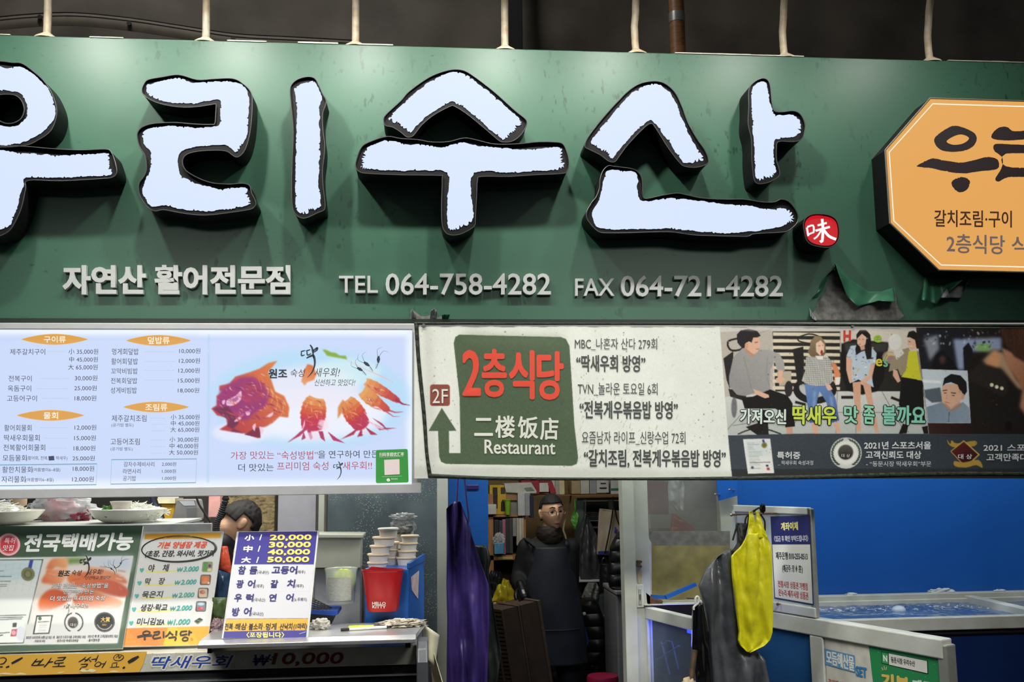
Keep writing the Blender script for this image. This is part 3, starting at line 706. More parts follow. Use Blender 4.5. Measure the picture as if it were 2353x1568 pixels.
for q in ([(190, 740), (210, 720), (270, 690), (310, 650), (325, 655), (320, 720), (260, 770), (200, 775)], [(155, 735), (180, 725), (175, 760), (160, 762)], [(260, 910), (320, 860), (345, 845), (320, 890), (280, 915)], [(360, 830), (400, 825), (395, 855), (370, 860)], [(420, 960), (450, 930), (440, 1000)], [(530, 880), (600, 830), (590, 870)], [(480, 960), (520, 980), (500, 1030)]):
    P5(q, 'eec8dc', blur=0.54, sm=3, a=.9)
for q in ([(240, 720), (290, 690), (300, 720), (260, 745)],): P5(q, 'b060a0', blur=0.68)
for i in range(26):
    x = 540+random.random()*190; y = 880+random.random()*140; L5([(x, y), (x-25+random.random()*70, y-random.random()*40)], [1, 5, 1], 'f6f4fa', blur=.8, a=.7)
def shell(spine, wid, n, cols, seed=0, hl=True):
    """a prawn tail: bands of shell along a bent spine"""
    S = smooth_loop(spine, 6, False); N = len(S)
    for i in range(n):
        t0, t1 = i/n, min(1, (i+1.35)/n); q0, q1 = int(t0*(N-1)), int(t1*(N-1)); q1 = max(q1, q0+1)
        a, b_ = S[q0], S[min(q1, N-1)]; d = b_-a; d = d/(np.linalg.norm(d)+1e-6); nn = np.array([-d[1], d[0]])
        w0, w1 = np.interp(t0, np.linspace(0, 1, len(wid)), wid), np.interp(t1, np.linspace(0, 1, len(wid)), wid)
        k = t0*(len(cols)-1); j = min(int(k), len(cols)-2); f_ = k-j
        mixc = lambda u, v: ''.join('%02x' % int(int(u[z:z+2], 16)*(1-f_)+int(v[z:z+2], 16)*f_) for z in (0, 2, 4))
        col = mixc(cols[j], cols[j+1])
        P5([a+nn*w0*.9, a+d*8+nn*w0*.4, a+d*10, a+d*8-nn*w0*.4, a-nn*w0*.9, b_-nn*w1, b_-nn*w1*.5+d*16, b_+d*22, b_+nn*w1*.5+d*16, b_+nn*w1], col, blur=0.72)
        if hl: L5([b_-nn*w1*.95, b_+d*14-nn*w1*.45, b_+d*20, b_+d*14+nn*w1*.45, b_+nn*w1*.95], [2, 6, 7, 6, 2], 'eea070', blur=0.54, a=.55, sm=3)
    return S
P5([(850, 560), (870, 470), (905, 410), (950, 420), (985, 500), (960, 550), (900, 570), (880, 600)], 'd26a34', blur=1.35, c2='e8a070', g=(c5((950, 420))[0], c5((880, 600))[0]))
shell([(985, 700), (965, 780), (950, 880), (945, 980)], [70, 112, 118, 90], 7, ['e09a58', 'd8763c', 'cc4434', 'c02c50', 'b82c60'])
P5([(1010, 900), (1075, 900), (1095, 960), (1060, 1000), (990, 960)], 'f3dce8', blur=1.12, a=.8)
for q in ([(900, 980), (840, 1040), (725, 1102), (800, 1040), (870, 975)], [(900, 990), (930, 1075), (950, 1060), (930, 985)], [(1000, 1000), (1020, 1060), (1060, 1090), (1040, 1000)], [(1080, 1000), (1160, 1060), (1235, 1105), (1130, 1080)], [(870, 1000), (850, 1080), (890, 1060)]): P5(q, 'b03060', blur=0.45)
P5([(890, 1010), (1000, 1010), (1010, 1080), (900, 1090)], 'efd6e6', blur=0.90, a=.6)
shell([(1240, 720), (1290, 800), (1340, 880), (1390, 960)], [60, 95, 100, 70], 7, ['dd9a5c', 'd8743c', 'c8402e', 'b82a50', 'b02a5c'])
P5([(1170, 890), (1172, 790), (1215, 720), (1250, 760), (1210, 830)], 'd98a4a', blur=0.90)
for q in ([(1360, 960), (1310, 1030), (1195, 1072), (1290, 1010)], [(1380, 970), (1390, 1040), (1340, 1050)], [(1410, 960), (1520, 1030), (1460, 1030)], [(1440, 910), (1560, 970), (1690, 972), (1540, 990)], [(1470, 880), (1560, 930), (1620, 1000)]): P5(q, 'a82848', blur=0.45)
for q in ([(1420, 900), (1500, 940), (1600, 990), (1500, 970)], [(1400, 990), (1440, 1030), (1380, 1020)]): P5(q, 'f2d2e2', blur=0.68, a=.85)
shell([(1380, 640), (1450, 700), (1530, 760), (1610, 810)], [50, 70, 50, 26], 6, ['e0a05c', 'd88a4a', 'c85038', 'b83a50'])
L5([(1600, 810), (1680, 835), (1745, 828)], [16, 10, 3], 'b83a4a', blur=0.45); L5([(1600, 830), (1660, 870), (1720, 872)], [12, 8, 2], 'c05870', blur=0.45)
shell([(1410, 560), (1500, 610), (1600, 670), (1700, 730)], [34, 50, 44, 24], 7, ['e2a060', 'd87a48', 'c44840', 'a82c50'])
L5([(1680, 720), (1740, 760), (1805, 772)], [22, 14, 3], '982440', blur=0.45)
L5([(1240, 370), (1380, 440), (1560, 520), (1660, 570)], [2, 6, 10, 4], 'eab0b8', blur=0.68, a=.8, sm=3)
L5([(1450, 830), (1480, 790), (1540, 800), (1590, 860)], [4, 12, 10, 4], 'f4eef6', blur=0.54, sm=3)
def inside(q, P):
    k = False
    for i in range(len(P)):
        (xa, ya), (xb, yb) = P[i-1], P[i]
        if (ya > q[1]) != (yb > q[1]) and q[0] < (xb-xa)*(q[1]-ya)/(yb-ya)+xa: k = not k
    return k
def streaks(P, n, cols, ln, w, ang, seed):
    R = random.Random(seed); xs, ys = [p[0] for p in P], [p[1] for p in P]; c = 0
    while c < n:
        q = (R.uniform(min(xs), max(xs)), R.uniform(min(ys), max(ys))); a = math.radians(ang+R.uniform(-30, 30)); l = R.uniform(.4, 1)*ln
        e = (q[0]+l*math.cos(a), q[1]+l*math.sin(a)); c += 1
        if inside(q, P) and inside(e, P): m_ = ((q[0]+e[0])/2+R.uniform(-8, 8), (q[1]+e[1])/2+R.uniform(-8, 8)); L5([q, m_, e], [1, w*R.uniform(.5, 1.3), 1], R.choice(cols), blur=.4, a=R.uniform(.35, .85), sm=3)
big = [(130, 620), (240, 570), (400, 490), (520, 470), (600, 650), (720, 730), (735, 860), (600, 900), (480, 950), (300, 980), (150, 870), (90, 780)]
streaks(big, 150, ['7a1f5e', 'b8366a', 'c84a3a', '8a2a78', 'a02a50'], 110, 16, 25, 11); streaks(big, 70, ['f0a868', 'e88a4a', 'f4d0c0', 'eec0d8'], 60, 9, 35, 12)
streaks([(460, 480), (640, 650), (740, 760), (720, 860), (560, 800), (470, 620)], 60, ['f0b070', 'c86a34', 'e4a060', 'b8502c'], 120, 12, 62, 13)
for P_, a_ in (([(870, 760), (960, 690), (1060, 760), (1080, 900), (1040, 1000), (880, 1000)], 10), ([(1200, 760), (1260, 700), (1340, 780), (1440, 950), (1330, 1000), (1220, 880)], 35), ([(1350, 640), (1480, 690), (1620, 800), (1560, 830), (1400, 760)], 40), ([(1400, 560), (1560, 620), (1720, 730), (1600, 700), (1440, 620)], 38)):
    streaks(P_, 60, ['8e1f48', 'b82a48', 'f2b888', 'e88a50', 'a8283c'], 70, 8, a_, 14); streaks(P_, 26, ['fae4e4', 'f6d4dc'], 50, 6, a_+60, 15)
for (x, y), (x2, y2) in (((1075, 760), (1090, 960)), ((1400, 830), (1500, 960)), ((880, 900), (850, 1000))): L5([(x, y), ((x+x2)/2+8, (y+y2)/2), (x2, y2)], [3, 14, 4], 'f8e6ec', blur=.6, a=.8, sm=3)
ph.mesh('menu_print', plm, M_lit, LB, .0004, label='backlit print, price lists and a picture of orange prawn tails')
b = Board(plm, .001)
ink, red, cream = '2c3444', 'a94a58', 'fff6e6'
def lens(cx, cy, rx, ry):
    n = 24; return [(cx-rx+2*rx*i/n, cy-ry*math.sin(PI*i/n)**.85) for i in range(n+1)]+[(cx+rx-2*rx*i/n, cy+ry*math.sin(PI*i/n)**.85) for i in range(1, n)]
for cx, cy, rx, t, bb in ((480, 192, 292, '구이류', (385, 163, 578, 222)), (1393, 202, 284, '덮밥류', (1300, 170, 1490, 233)), (444, 860, 296, '물회', (382, 832, 510, 893)), (1372, 787, 288, '조림류', (1277, 758, 1470, 820))):
    b.poly(c4(lens(cx, cy, rx+5, 49)), 'f0c48a', 1); b.poly(c4(lens(cx, cy, rx, 45)), 'dba04c', 2); b.text(t, c4.b(*bb), cream, .015, 3)
rows = [('제주갈치구이', 88, 275, 397, 328), ('小 35,000원', 603, 275, 863, 325), ('中 45,000원', 608, 345, 860, 393), ('大 65,000원', 598, 412, 858, 462), ('전복구이', 75, 510, 278, 562), ('30,000원', 657, 508, 855, 558), ('옥돔구이', 68, 597, 274, 650), ('25,000원', 653, 597, 850, 645),
        ('고등어구이', 62, 685, 324, 738), ('18,000원', 655, 685, 846, 735), ('활어회물회', 37, 943, 277, 998), ('12,000원', 655, 943, 846, 992), ('딱새우회물회', 35, 1030, 348, 1087), ('15,000원', 652, 1035, 842, 1084), ('전복활어회물회', 30, 1115, 397, 1172), ('18,000원', 647, 1125, 838, 1174),
        ('모듬물회', 24, 1208, 233, 1262), ('(활어회, 전복,     , 딱새우)', 235, 1218, 592, 1258), ('25,000원', 637, 1215, 832, 1262), ('활한치물회', 20, 1310, 283, 1365), ('(여름별미6~8월)', 285, 1322, 530, 1360), ('18,000원', 640, 1305, 828, 1354), ('자리물회', 14, 1395, 222, 1452), ('(여름별미6~8월)', 225, 1410, 472, 1448), ('12,000원', 635, 1398, 824, 1447),
        ('멍게회덮밥', 985, 272, 1218, 328), ('10,000원', 1575, 270, 1760, 318), ('활어회덮밥', 978, 358, 1212, 413), ('12,000원', 1573, 357, 1757, 404), ('꼬막비빔밥', 976, 445, 1210, 497), ('12,000원', 1568, 443, 1755, 490), ('전복회덮밥', 974, 530, 1206, 582), ('15,000원', 1565, 530, 1753, 577), ('성게비빔밥', 972, 613, 1202, 667), ('18,000원', 1563, 618, 1750, 664),
        ('제주갈치조림', 982, 858, 1287, 915), ('(공기밥 별도)', 980, 930, 1173, 965), ('小 35,000원', 1500, 852, 1754, 899), ('中 45,000원', 1502, 908, 1752, 954), ('大 65,000원', 1497, 963, 1751, 1010), ('고등어조림', 972, 1063, 1228, 1120), ('(공기밥 별도)', 972, 1140, 1165, 1175), ('小 30,000원', 1490, 1050, 1744, 1097), ('中 40,000원', 1490, 1106, 1742, 1154), ('大 50,000원', 1485, 1163, 1740, 1210),
        ('감자수제비사리', 1087, 1268, 1356, 1312), ('2,000원', 1422, 1270, 1549, 1308), ('라면사리', 1080, 1330, 1236, 1374), ('1,000원', 1423, 1333, 1547, 1370), ('공기밥', 1080, 1392, 1195, 1437), ('1,000원', 1425, 1395, 1547, 1432)]
for t, x0, y0, x1, y1 in rows: b.text(t, c4.b(x0, y0, x1, y1), ink, .004 if x1-x0 < 300 else .007, 3)
b.poly(c4((425, 1220), (475, 1216), (478, 1255), (430, 1258)), '39405a', 3)
b.stroke(c4((-30, 1297), (852, 1287), (845, 1470), (-30, 1480)), 2.2, '6fa4b4', 2); b.stroke(c4((980, 1250), (1728, 1243), (1720, 1452), (972, 1465)), 2.0, '6fa4b4', 2, closed=True)
for x0, x1, y in ((420, 580, 300), (340, 600, 537), (320, 600, 625), (370, 600, 710), (360, 590, 970), (390, 590, 1060), (440, 580, 1150), (1275, 1540, 302), (1275, 1540, 387), (1275, 1530, 465), (1270, 1530, 552), (1325, 1460, 885), (1330, 1460, 940), (1330, 1460, 995), (1325, 1455, 1080), (1325, 1455, 1135), (1325, 1455, 1192)):
    x = x0
    while x < x1: b.stroke(c4((x, y), (x+7, y)), .6, '8c98b4', 2); x += 15
dk = '22303c'
b.text('원조', c5.b(562, 450, 727, 535), dk, .05, 3); b.text('숙성', c5.b(755, 452, 885, 522), dk, -.004, 3, shear=.2)
def brush_ttak(cr, k, ox, oy, col, tail=True, w=1.55):
    """the brushed word-mark syllable"""
    T = lambda *p: cr([(ox+x*k, oy+y*k) for x, y in p])
    for q, ww in ((T((0, 60), (40, 50)), 8), (T((6, 62), (8, 95), (36, 88)), 9), (T((45, 55), (85, 42)), 8), (T((55, 56), (60, 90), (92, 76)), 9), (T((82, 0), (100, 28), (108, 70), (112, 118)), 12), (T((108, 55), (128, 38), (146, 28), (140, 48), (112, 66)), 12), (T((50, 118), (85, 100), (112, 96), (122, 130), (122, 180), (100, 240), (58, 288)), [6, 12, 13, 12, 10, 8, 2])):
        b.stroke(q, [z*k*w/cr.k for z in ww] if isinstance(ww, list) else [ww*.6*k*w/cr.k, ww*k*w/cr.k, ww*.5*k*w/cr.k], col, 4, 'lettering', sm=4)
brush_ttak(c5, 1.0, 845, 240, dk)
b.text('새우회!', c5.b(965, 442, 1190, 522), dk, -.004, 3, shear=.25); b.text('신선하고 맛있다!', c5.b(968, 542, 1325, 602), dk, -.006, 3, shear=.25)
for (x, y, s, r) in ((1365, 455, 1, .5), (1425, 410, 1.1, .6), (1527, 370, 1.1, 1.6)):
    f_ = lambda *p: c5([(x+s*(u*math.cos(r)-v*math.sin(r)), y+s*(u*math.sin(r)+v*math.cos(r))) for u, v in p])
    b.poly(f_((-28, -9), (0, -14), (26, -6), (26, 6), (0, 13), (-28, 7)), '203448', 3, 'print')
    b.stroke(f_((26, 0), (50, 8), (75, 22)), [1.6, 1.3, .6], '3c5064', 3); b.stroke(f_((-28, -6), (-70, -40), (-60, -80)), [1, .6, .3], '3c5064', 3, sm=4); b.stroke(f_((-28, 6), (-80, 10), (-100, -30)), [1, .6, .3], '3c5064', 3, sm=4)
    for k in range(4): b.stroke(f_((40+k*10, 6), (36+k*10, 22)), .6, '5c7084', 3)
b.text('가장 맛있는', c5.b(230, 1180, 612, 1250), red, .006, 3, dy=-2); b.text('“숙성방법”', c5.b(640, 1175, 995, 1250), red, .006, 3, dy=-1)
b.text('을 연구하여 만든', c5.b(998, 1170, 1530, 1238), dk, .008, 3, dy=-1); b.text('더 맛있는', c5.b(297, 1287, 607, 1354), dk, .008, 3, dy=-1)
b.text('프리미엄 숙성', c5.b(637, 1270, 1087, 1345), red, .006, 3, dy=-1); b.text('새우회!!', c5.b(1215, 1267, 1470, 1340), red, .008, 3, dy=-1)
brush_ttak(c5, .56, 1130, 1265, dk)
b.done(M_lit, LB)
# green card stuck on the lightbox
K = thing('payment_card', 'small green card stuck on the lower corner of the lit menu', 'card', at(900, 1110, YM))
cq = c5((1505, 1165), (1785, 1155), (1793, 1450), (1505, 1457))
pk = wallplane(YM+.014)
def card_loop(q, r=.06):
    out = []
    for i in range(4):
        a, p, n = np.array(q[i-1]), np.array(q[i]), np.array(q[(i+1) % 4])
        for t in (0, .25, .5, .75, 1): out.append((1-t)**2*(p+(a-p)*r)+2*t*(1-t)*p+t*t*(p+(n-p)*r))
    return out
A = pk.hits(card_loop(cq)); B = A.copy(); B[:, 1] += .003
MB().prism(A, B).build('card_sheet', mat('card_green', '3f9a48', .4, var=.03), K)
b = Board(pk, .0004)
b.text('扫码享超优汇率', c5.b(1535, 1187, 1752, 1222), 'f0f6ee', .02, 2, dy=-1); b.stroke(c5((1535, 1228), (1750, 1222)), .6, 'd0e6cc', 1)
b.poly(c5((1578, 1252), (1712, 1245), (1715, 1378), (1582, 1385)), 'e8d8d8', 1); b.stroke(c5((1560, 1400), (1735, 1393)), .6, 'd0e6cc', 1)
b.ell(*c5((1615, 1428))[0], 4, 3.6, 'ffffff', 1); b.stroke(c5((1606, 1428), (1613, 1435), (1626, 1421)), .9, '3f9a48', 2); b.text('微信支付', c5.b(1640, 1412, 1697, 1426), 'f0f6ee', .01, 2)
b.done(M_print, K)

# ------------------------------------------------------------------ long cloth banner
YB = -.085; plb = wallplane(YB)
def wave(V):
    x, z = V[:, 0], V[:, 2]
    return -.012*np.sin(x*2.6+.5)*np.clip((2.52-z)/.6, 0, 1)-.006*np.sin(x*7+z*4)*np.clip((2.5-z)/.5, 0, 1)-.005*np.exp(-((x-.16+.12*(2.5-z))/.05)**2)
def bshape(P, off=0.0):
    V = plb.hits(P, off); V[:, 1] += wave(V); return V
class BPlane(Plane):
    def hits(s, P, off=0.0):
        V = Plane.hits(s, P, off); V[:, 1] += wave(V); return V
    def hit(s, px, py, off=0.0): return s.hits([(px, py)], off)[0]
plw = BPlane((0, YB, 0), (0, -1, 0))
BN = thing('cloth_banner', 'long printed cloth banner with seated people and a green panel, beside the lit menu', 'banner', (.9, YB, 1.8))
ph = Photo(952, 742, 2460, 1100, 1.15, 'e0e4dc')
E7 = lambda cx, cy, rx, ry, c, **k: ph.ell(1640+cx/3.3, 730+cy/3.3, rx/3.3, ry/3.3, c, **k)
P7 = lambda pts, c, **k: ph.poly(c7(pts), c, **k)
L7 = lambda pts, w, c, **k: ph.line(c7(pts), [q/3.3 for q in w] if isinstance(w, list) else w/3.3, c, **k)
P6 = lambda pts, c, **k: ph.poly(c6(pts), c, **k)
P6([(70, 60), (140, 90), (180, 1100), (110, 1150)], 'c4c6be', blur=6, a=.5)
P6([(0, 1100), (2400, 1140), (2400, 1225), (0, 1190)], 'c6cac0', blur=5, a=.7)
green = '4f6048'
P6([(340, 128), (1090, 145), (1130, 160), (1155, 210), (1190, 800), (1218, 1040), (1208, 1085), (1170, 1100), (240, 1085), (205, 1070), (190, 1030), (182, 842), (112, 842), (210, 670), (318, 840), (262, 842), (265, 1005), (348, 1005), (342, 600), (325, 440), (298, 190), (310, 145)], green, blur=0)
P6([(360, 130), (1090, 146), (1120, 200), (400, 200)], '66785a', blur=10, a=.5)
P6(rrect((123, 497, 270, 657), 20), '8a4a40', blur=0)
# scene print on the right
sk, hr = 'dcae94', '1c1818'
P7([(45, 70), (1540, 75), (1640, 885), (115, 890)], 'c9c8c2')
P7([(50, 110), (440, 90), (460, 560), (90, 610)], 'b8b0a6'); L7([(300, 130), (440, 90)], 3, '8a847c')
P7([(445, 105), (1480, 105), (1560, 560), (470, 560)], '26241f')
for k in range(9):
    y = 112+k*51; P7([(450, y), (960, y+6), (960, y+30), (450, y+26)], 'd8cdb4', blur=.5)
P7([(960, 95), (1540, 95), (1560, 300), (960, 260)], 'd8d0c0', blur=1)
P7([(90, 600), (640, 560), (1580, 560), (1640, 885), (115, 890)], 'cdcec9', c2='b4bab4', g=(c7((600, 560))[0], c7((600, 885))[0]))
for q in ([(110, 850), (300, 640)], [(560, 890), (720, 640)], [(900, 720), (1600, 720)], [(1080, 880), (1085, 700)], [(1280, 560), (1460, 880)], [(150, 820), (760, 720)], [(940, 560), (930, 880)]): L7(q, 4, '6a6c68')
# chairs
P7([(75, 310), (150, 255), (150, 420), (125, 540), (100, 470)], '201e1c'); L7([(110, 180), (150, 165), (205, 165), (215, 235), (140, 250), (108, 215), (110, 180)], 14, '1c1a18', sm=3)
P7([(115, 540), (240, 560), (260, 640), (200, 620), (130, 600)], '242220')
L7([(190, 885), (280, 850), (400, 845), (520, 885)], 10, '2a2826', sm=3); P7([(335, 700), (410, 700), (425, 890), (345, 895), (250, 830), (340, 800)], '1e1c1a'); 
E7(160, 680, 22, 80, '5a5860', a=.8, blur=1)
E7(770, 545, 165, 110, '1a1816'); E7(770, 530, 120, 75, 'b8bab6'); P7([(600, 240), (680, 220), (690, 500), (640, 520)], '1e1c1a'); L7([(640, 150), (720, 125), (790, 140), (830, 180), (760, 200), (650, 180), (640, 150)], 10, '1c1a18', sm=3)
P7([(970, 200), (1060, 165), (1330, 190), (1290, 480), (1240, 560), (1130, 585), (1010, 550), (965, 420)], '141312', blur=1)
P7([(990, 190), (1330, 190), (1310, 260), (1000, 260)], '3a3834', blur=2)
L7([(970, 605), (1060, 605)], 22, '201e1c'); L7([(1350, 605), (1440, 640)], 20, '201e1c'); L7([(620, 640), (700, 660)], 20, '201e1c')
P7([(480, 410), (590, 405), (590, 510), (500, 520)], 'b4aa96'); E7(570, 540, 30, 60, '2a2828')
# seated person in grey
P7([(215, 235), (330, 245), (420, 245), (500, 275), (535, 340), (540, 405), (485, 405), (460, 330), (430, 400), (428, 560), (390, 575), (320, 570), (240, 595), (180, 585), (122, 520), (118, 450), (150, 300)], '8f8d8c', c2='a19f9c', g=(c7((150, 500))[0], c7((420, 280))[0]))
L7([(230, 300), (260, 420), (290, 540)], 4, '74726f', blur=1, a=.7); L7([(410, 300), (400, 430), (430, 540)], 4, '74726f', blur=1, a=.7)
P7([(215, 605), (300, 600), (430, 545), (560, 590), (600, 650), (622, 825), (550, 835), (540, 730), (470, 690), (240, 690)], '121212')
P7([(250, 190), (290, 150), (345, 150), (352, 215), (335, 262), (305, 278), (255, 262), (230, 235)], sk); P7([(240, 230), (300, 278), (315, 295), (290, 300), (230, 245)], 'b98a70')
P7([(180, 190), (175, 130), (205, 97), (265, 84), (330, 102), (357, 138), (335, 150), (300, 152), (288, 190), (270, 180), (250, 190), (232, 235), (205, 220)], hr); E7(250, 212, 14, 22, 'd09a80')
L7([(312, 190), (335, 186)], 5, '3a2a24'); L7([(322, 240), (345, 238)], 4, '8a4a40')
P7([(300, 540), (350, 558), (420, 585), (425, 605), (390, 612), (320, 580)], sk); P7([(472, 462), (510, 440), (545, 470), (515, 500), (482, 490)], sk); P7([(490, 400), (530, 400), (520, 445), (490, 450)], sk); P7([(555, 832), (605, 828), (605, 885), (560, 885)], 'c89a84')
# blond person in checked knit
P7([(700, 300), (760, 282), (860, 285), (892, 330), (908, 480), (870, 520), (760, 530), (668, 480), (695, 400)], 'ccccc4')
for i in range(18): L7([(690+i*13, 300), (670+i*14, 520)], 3.2, '4a4a48', a=.65) if True else 0
for i in range(15): L7([(690, 305+i*15), (895, 310+i*15)], 3.0, '4a4a48', a=.65)
P7([(668, 485), (760, 535), (870, 520), (915, 480), (910, 540), (720, 540)], '1c1c20', blur=1, a=.8)
P7([(690, 505), (780, 520), (870, 512), (925, 610), (955, 780), (898, 800), (855, 640), (805, 560), (785, 640), (795, 795), (730, 800), (712, 650)], '6484b8', c2='4a6698', g=(c7((750, 520))[0], c7((800, 790))[0]))
P7([(760, 560), (775, 560), (770, 700), (750, 700)], '9ab0d4', blur=2, a=.7); P7([(880, 590), (900, 600), (920, 740), (900, 740)], '9ab0d4', blur=2, a=.7)
P7([(735, 180), (770, 138), (815, 145), (848, 190), (852, 270), (825, 300), (740, 298), (712, 260), (730, 225)], '93805f', c2='6e5c42', g=(c7((780, 140))[0], c7((780, 300))[0])); P7([(775, 195), (812, 172), (840, 205), (838, 262), (808, 288), (778, 260)], 'e8c2aa'); P7([(770, 290), (830, 290), (830, 320), (790, 318)], 'e6e2da')
E7(820, 264, 9, 18, '9a2a30'); L7([(795, 215), (810, 212)], 3, '3a2a24'); L7([(822, 212), (835, 210)], 3, '3a2a24')
P7([(850, 500), (885, 510), (905, 545), (870, 555), (855, 530)], 'e0b49c'); P7([(745, 800), (785, 800), (800, 885), (760, 885)], 'd8a890'); P7([(910, 800), (950, 790), (965, 870), (935, 875)], 'd8a890')
P7([(890, 340), (930, 350), (965, 430), (940, 510), (920, 500), (915, 420)], 'd88a5c', blur=.6); P7([(922, 455), (965, 450), (955, 510), (925, 512)], 'e8e0d8')
# person in pale dress
P7([(1040, 215), (1100, 208), (1200, 225), (1238, 270), (1232, 350), (1200, 352), (1208, 480), (1218, 530), (1100, 470), (1035, 500), (1028, 450), (1050, 330), (1008, 290)], 'bccad8')
R = random.Random(4)
for i in range(46):
    x, y = R.uniform(1030, 1225), R.uniform(225, 490); c_ = R.choice(['30343a', '8aa0c0', 'c8b870', 'e8ecf0', '5a6a80'])
    if not (x < 1050 and y > 310) and not (x > 1195 and y > 340): E7(x, y, R.uniform(4, 13), R.uniform(3, 8), c_, rot=R.uniform(0, 3), blur=.4, a=.9)
P7([(1008, 295), (1052, 315), (1048, 440), (1050, 490), (1030, 490), (1008, 400)], sk); P7([(1195, 352), (1228, 350), (1205, 450), (1140, 515), (1105, 500), (1120, 480), (1175, 440)], sk)
P7([(1055, 492), (1120, 485), (1118, 620), (1120, 860), (1090, 872), (1075, 700)], 'd4a488'); P7([(1130, 485), (1195, 510), (1205, 600), (1258, 868), (1228, 876), (1168, 640)], 'd4a488')
P7([(1082, 130), (1110, 93), (1155, 93), (1188, 130), (1200, 230), (1198, 312), (1165, 318), (1148, 250), (1120, 260), (1082, 285), (1075, 240), (1088, 190)], hr); P7([(1088, 160), (1125, 122), (1160, 150), (1152, 205), (1118, 226), (1090, 200)], 'e4b89e'); P7([(1110, 222), (1145, 205), (1150, 240), (1120, 250)], 'cf9f84')
L7([(1100, 165), (1112, 163)], 3, '2a2020'); L7([(1128, 165), (1142, 164)], 3, '2a2020'); L7([(1100, 202), (1118, 203)], 4, 'a84848'); L7([(1140, 160), (1172, 158)], 4, 'd8d8d8')
# plush shape, then the person in yellow
E7(1375, 185, 50, 62, 'e4e2dc', blur=.6); E7(1340, 300, 60, 50, 'd8a8b0', a=.7, blur=1); L7([(1285, 330), (1320, 265), (1370, 270)], 9, '9cc060', sm=3); L7([(1300, 335), (1330, 285), (1375, 290)], 8, 'd8c050', sm=3)
P7([(1400, 250), (1480, 228), (1495, 260), (1462, 430), (1420, 440), (1400, 390), (1330, 410), (1345, 330), (1375, 290)], '9c8f76'); P7([(1540, 250), (1562, 260), (1582, 480), (1560, 470)], '9c8f76')
P7([(1365, 260), (1425, 235), (1448, 270), (1390, 320)], 'dcd8d0', blur=.6); P7([(1480, 255), (1540, 255), (1578, 475), (1425, 450), (1462, 400)], 'd2cf34')
P7([(1430, 452), (1590, 480), (1600, 690), (1612, 800), (1470, 805), (1410, 660)], '141414'); P7([(1365, 392), (1395, 400), (1422, 480), (1400, 495), (1362, 440)], sk)
P7([(1470, 165), (1510, 150), (1542, 185), (1540, 232), (1500, 246), (1472, 212)], 'e2b698'); P7([(1465, 150), (1480, 108), (1515, 97), (1545, 120), (1565, 235), (1540, 235), (1528, 170), (1490, 150)], hr); L7([(1480, 215), (1510, 220)], 4, 'f0e8e0'); L7([(1478, 182), (1492, 182)], 3, '2a2020')
P7([(1408, 882), (1440, 805), (1482, 815), (1470, 878)], '161616'); P7([(1585, 830), (1628, 820), (1635, 880), (1600, 882)], '161616')
# dark market picture
P7([(1533, 75), (2360, 78), (2700, 80), (2700, 890), (1980, 885), (1640, 885), (1590, 500)], '221c1a')
P7([(1560, 90), (1920, 90), (1920, 400), (1580, 390)], '1a1c22'); P7([(1590, 160), (1700, 130), (1710, 240), (1640, 330)], 'a8b0bc', blur=3, a=.8); P7([(1815, 165), (2180, 150), (2180, 250), (1900, 260), (1900, 400), (1850, 395)], '9aa8c8', blur=3); P7([(1990, 200), (2100, 200), (2090, 260), (1990, 250)], '8ac068', blur=4)
for i in range(60): E7(R.uniform(1580, 2170), R.uniform(95, 230), R.uniform(4, 16), R.uniform(3, 9), R.choice(['c8ccd0', '5a5e68', '1a1a20', 'e0e4ea', '3a4454']), rot=R.uniform(0, 3), blur=1, a=.7)
P7([(1650, 390), (1680, 290), (1730, 250), (1780, 290), (1850, 395)], '121012'); E7(1735, 320, 24, 32, '4a3430', blur=2); P7([(1890, 230), (1930, 190), (1960, 240), (1960, 400), (1900, 400)], '16181e', blur=1)
P7([(1920, 300), (2040, 290), (2180, 250), (2260, 420), (2353, 560), (2700, 600), (2700, 890), (1980, 885), (1940, 640), (1920, 440)], '1e1a17'); P7([(1930, 430), (2030, 340), (2200, 420), (2230, 560), (2190, 600), (1950, 480)], '2a2521', blur=2)
P7([(2030, 330), (2120, 240), (2200, 270), (2290, 470), (2353, 530), (2380, 560), (2300, 540), (2180, 390)], 'b89a7a', blur=3); P7([(2050, 350), (2130, 250), (2180, 300), (2150, 380)], 'e0a070', blur=4)
P7([(2180, 230), (2353, 300), (2700, 200), (2700, 600), (2353, 600), (2300, 480), (2220, 360)], 'c89070', blur=2, c2='a86e50', g=(c7((2200, 250))[0], c7((2353, 600))[0])); P7([(2170, 78), (2700, 78), (2700, 420), (2353, 340), (2280, 300), (2200, 190)], '4a3024', blur=2)
for i in range(24): x = R.uniform(2180, 2350); L7([(x, 80), (x+R.uniform(0, 60), R.uniform(200, 310))], [3, 5, 1], R.choice(['6a4632', '35211a', '7c5640']), a=.6)
P7([(2330, 560), (2700, 560), (2700, 760), (2353, 740), (2310, 680)], 'c08a6c', blur=3)
for x, y in ((2103, 512), (2140, 527), (2178, 538)): E7(x, y, 15, 15, 'd8d0b0'); E7(x+2, y+2, 9, 9, 'f2ecd4')
E7(2228, 825, 26, 36, '0e0c0c', blur=1); P7([(1632, 800), (1945, 800), (1980, 885), (1640, 885)], '3a221c', c2='241614', g=(c7((1640, 850))[0], c7((1980, 850))[0]))
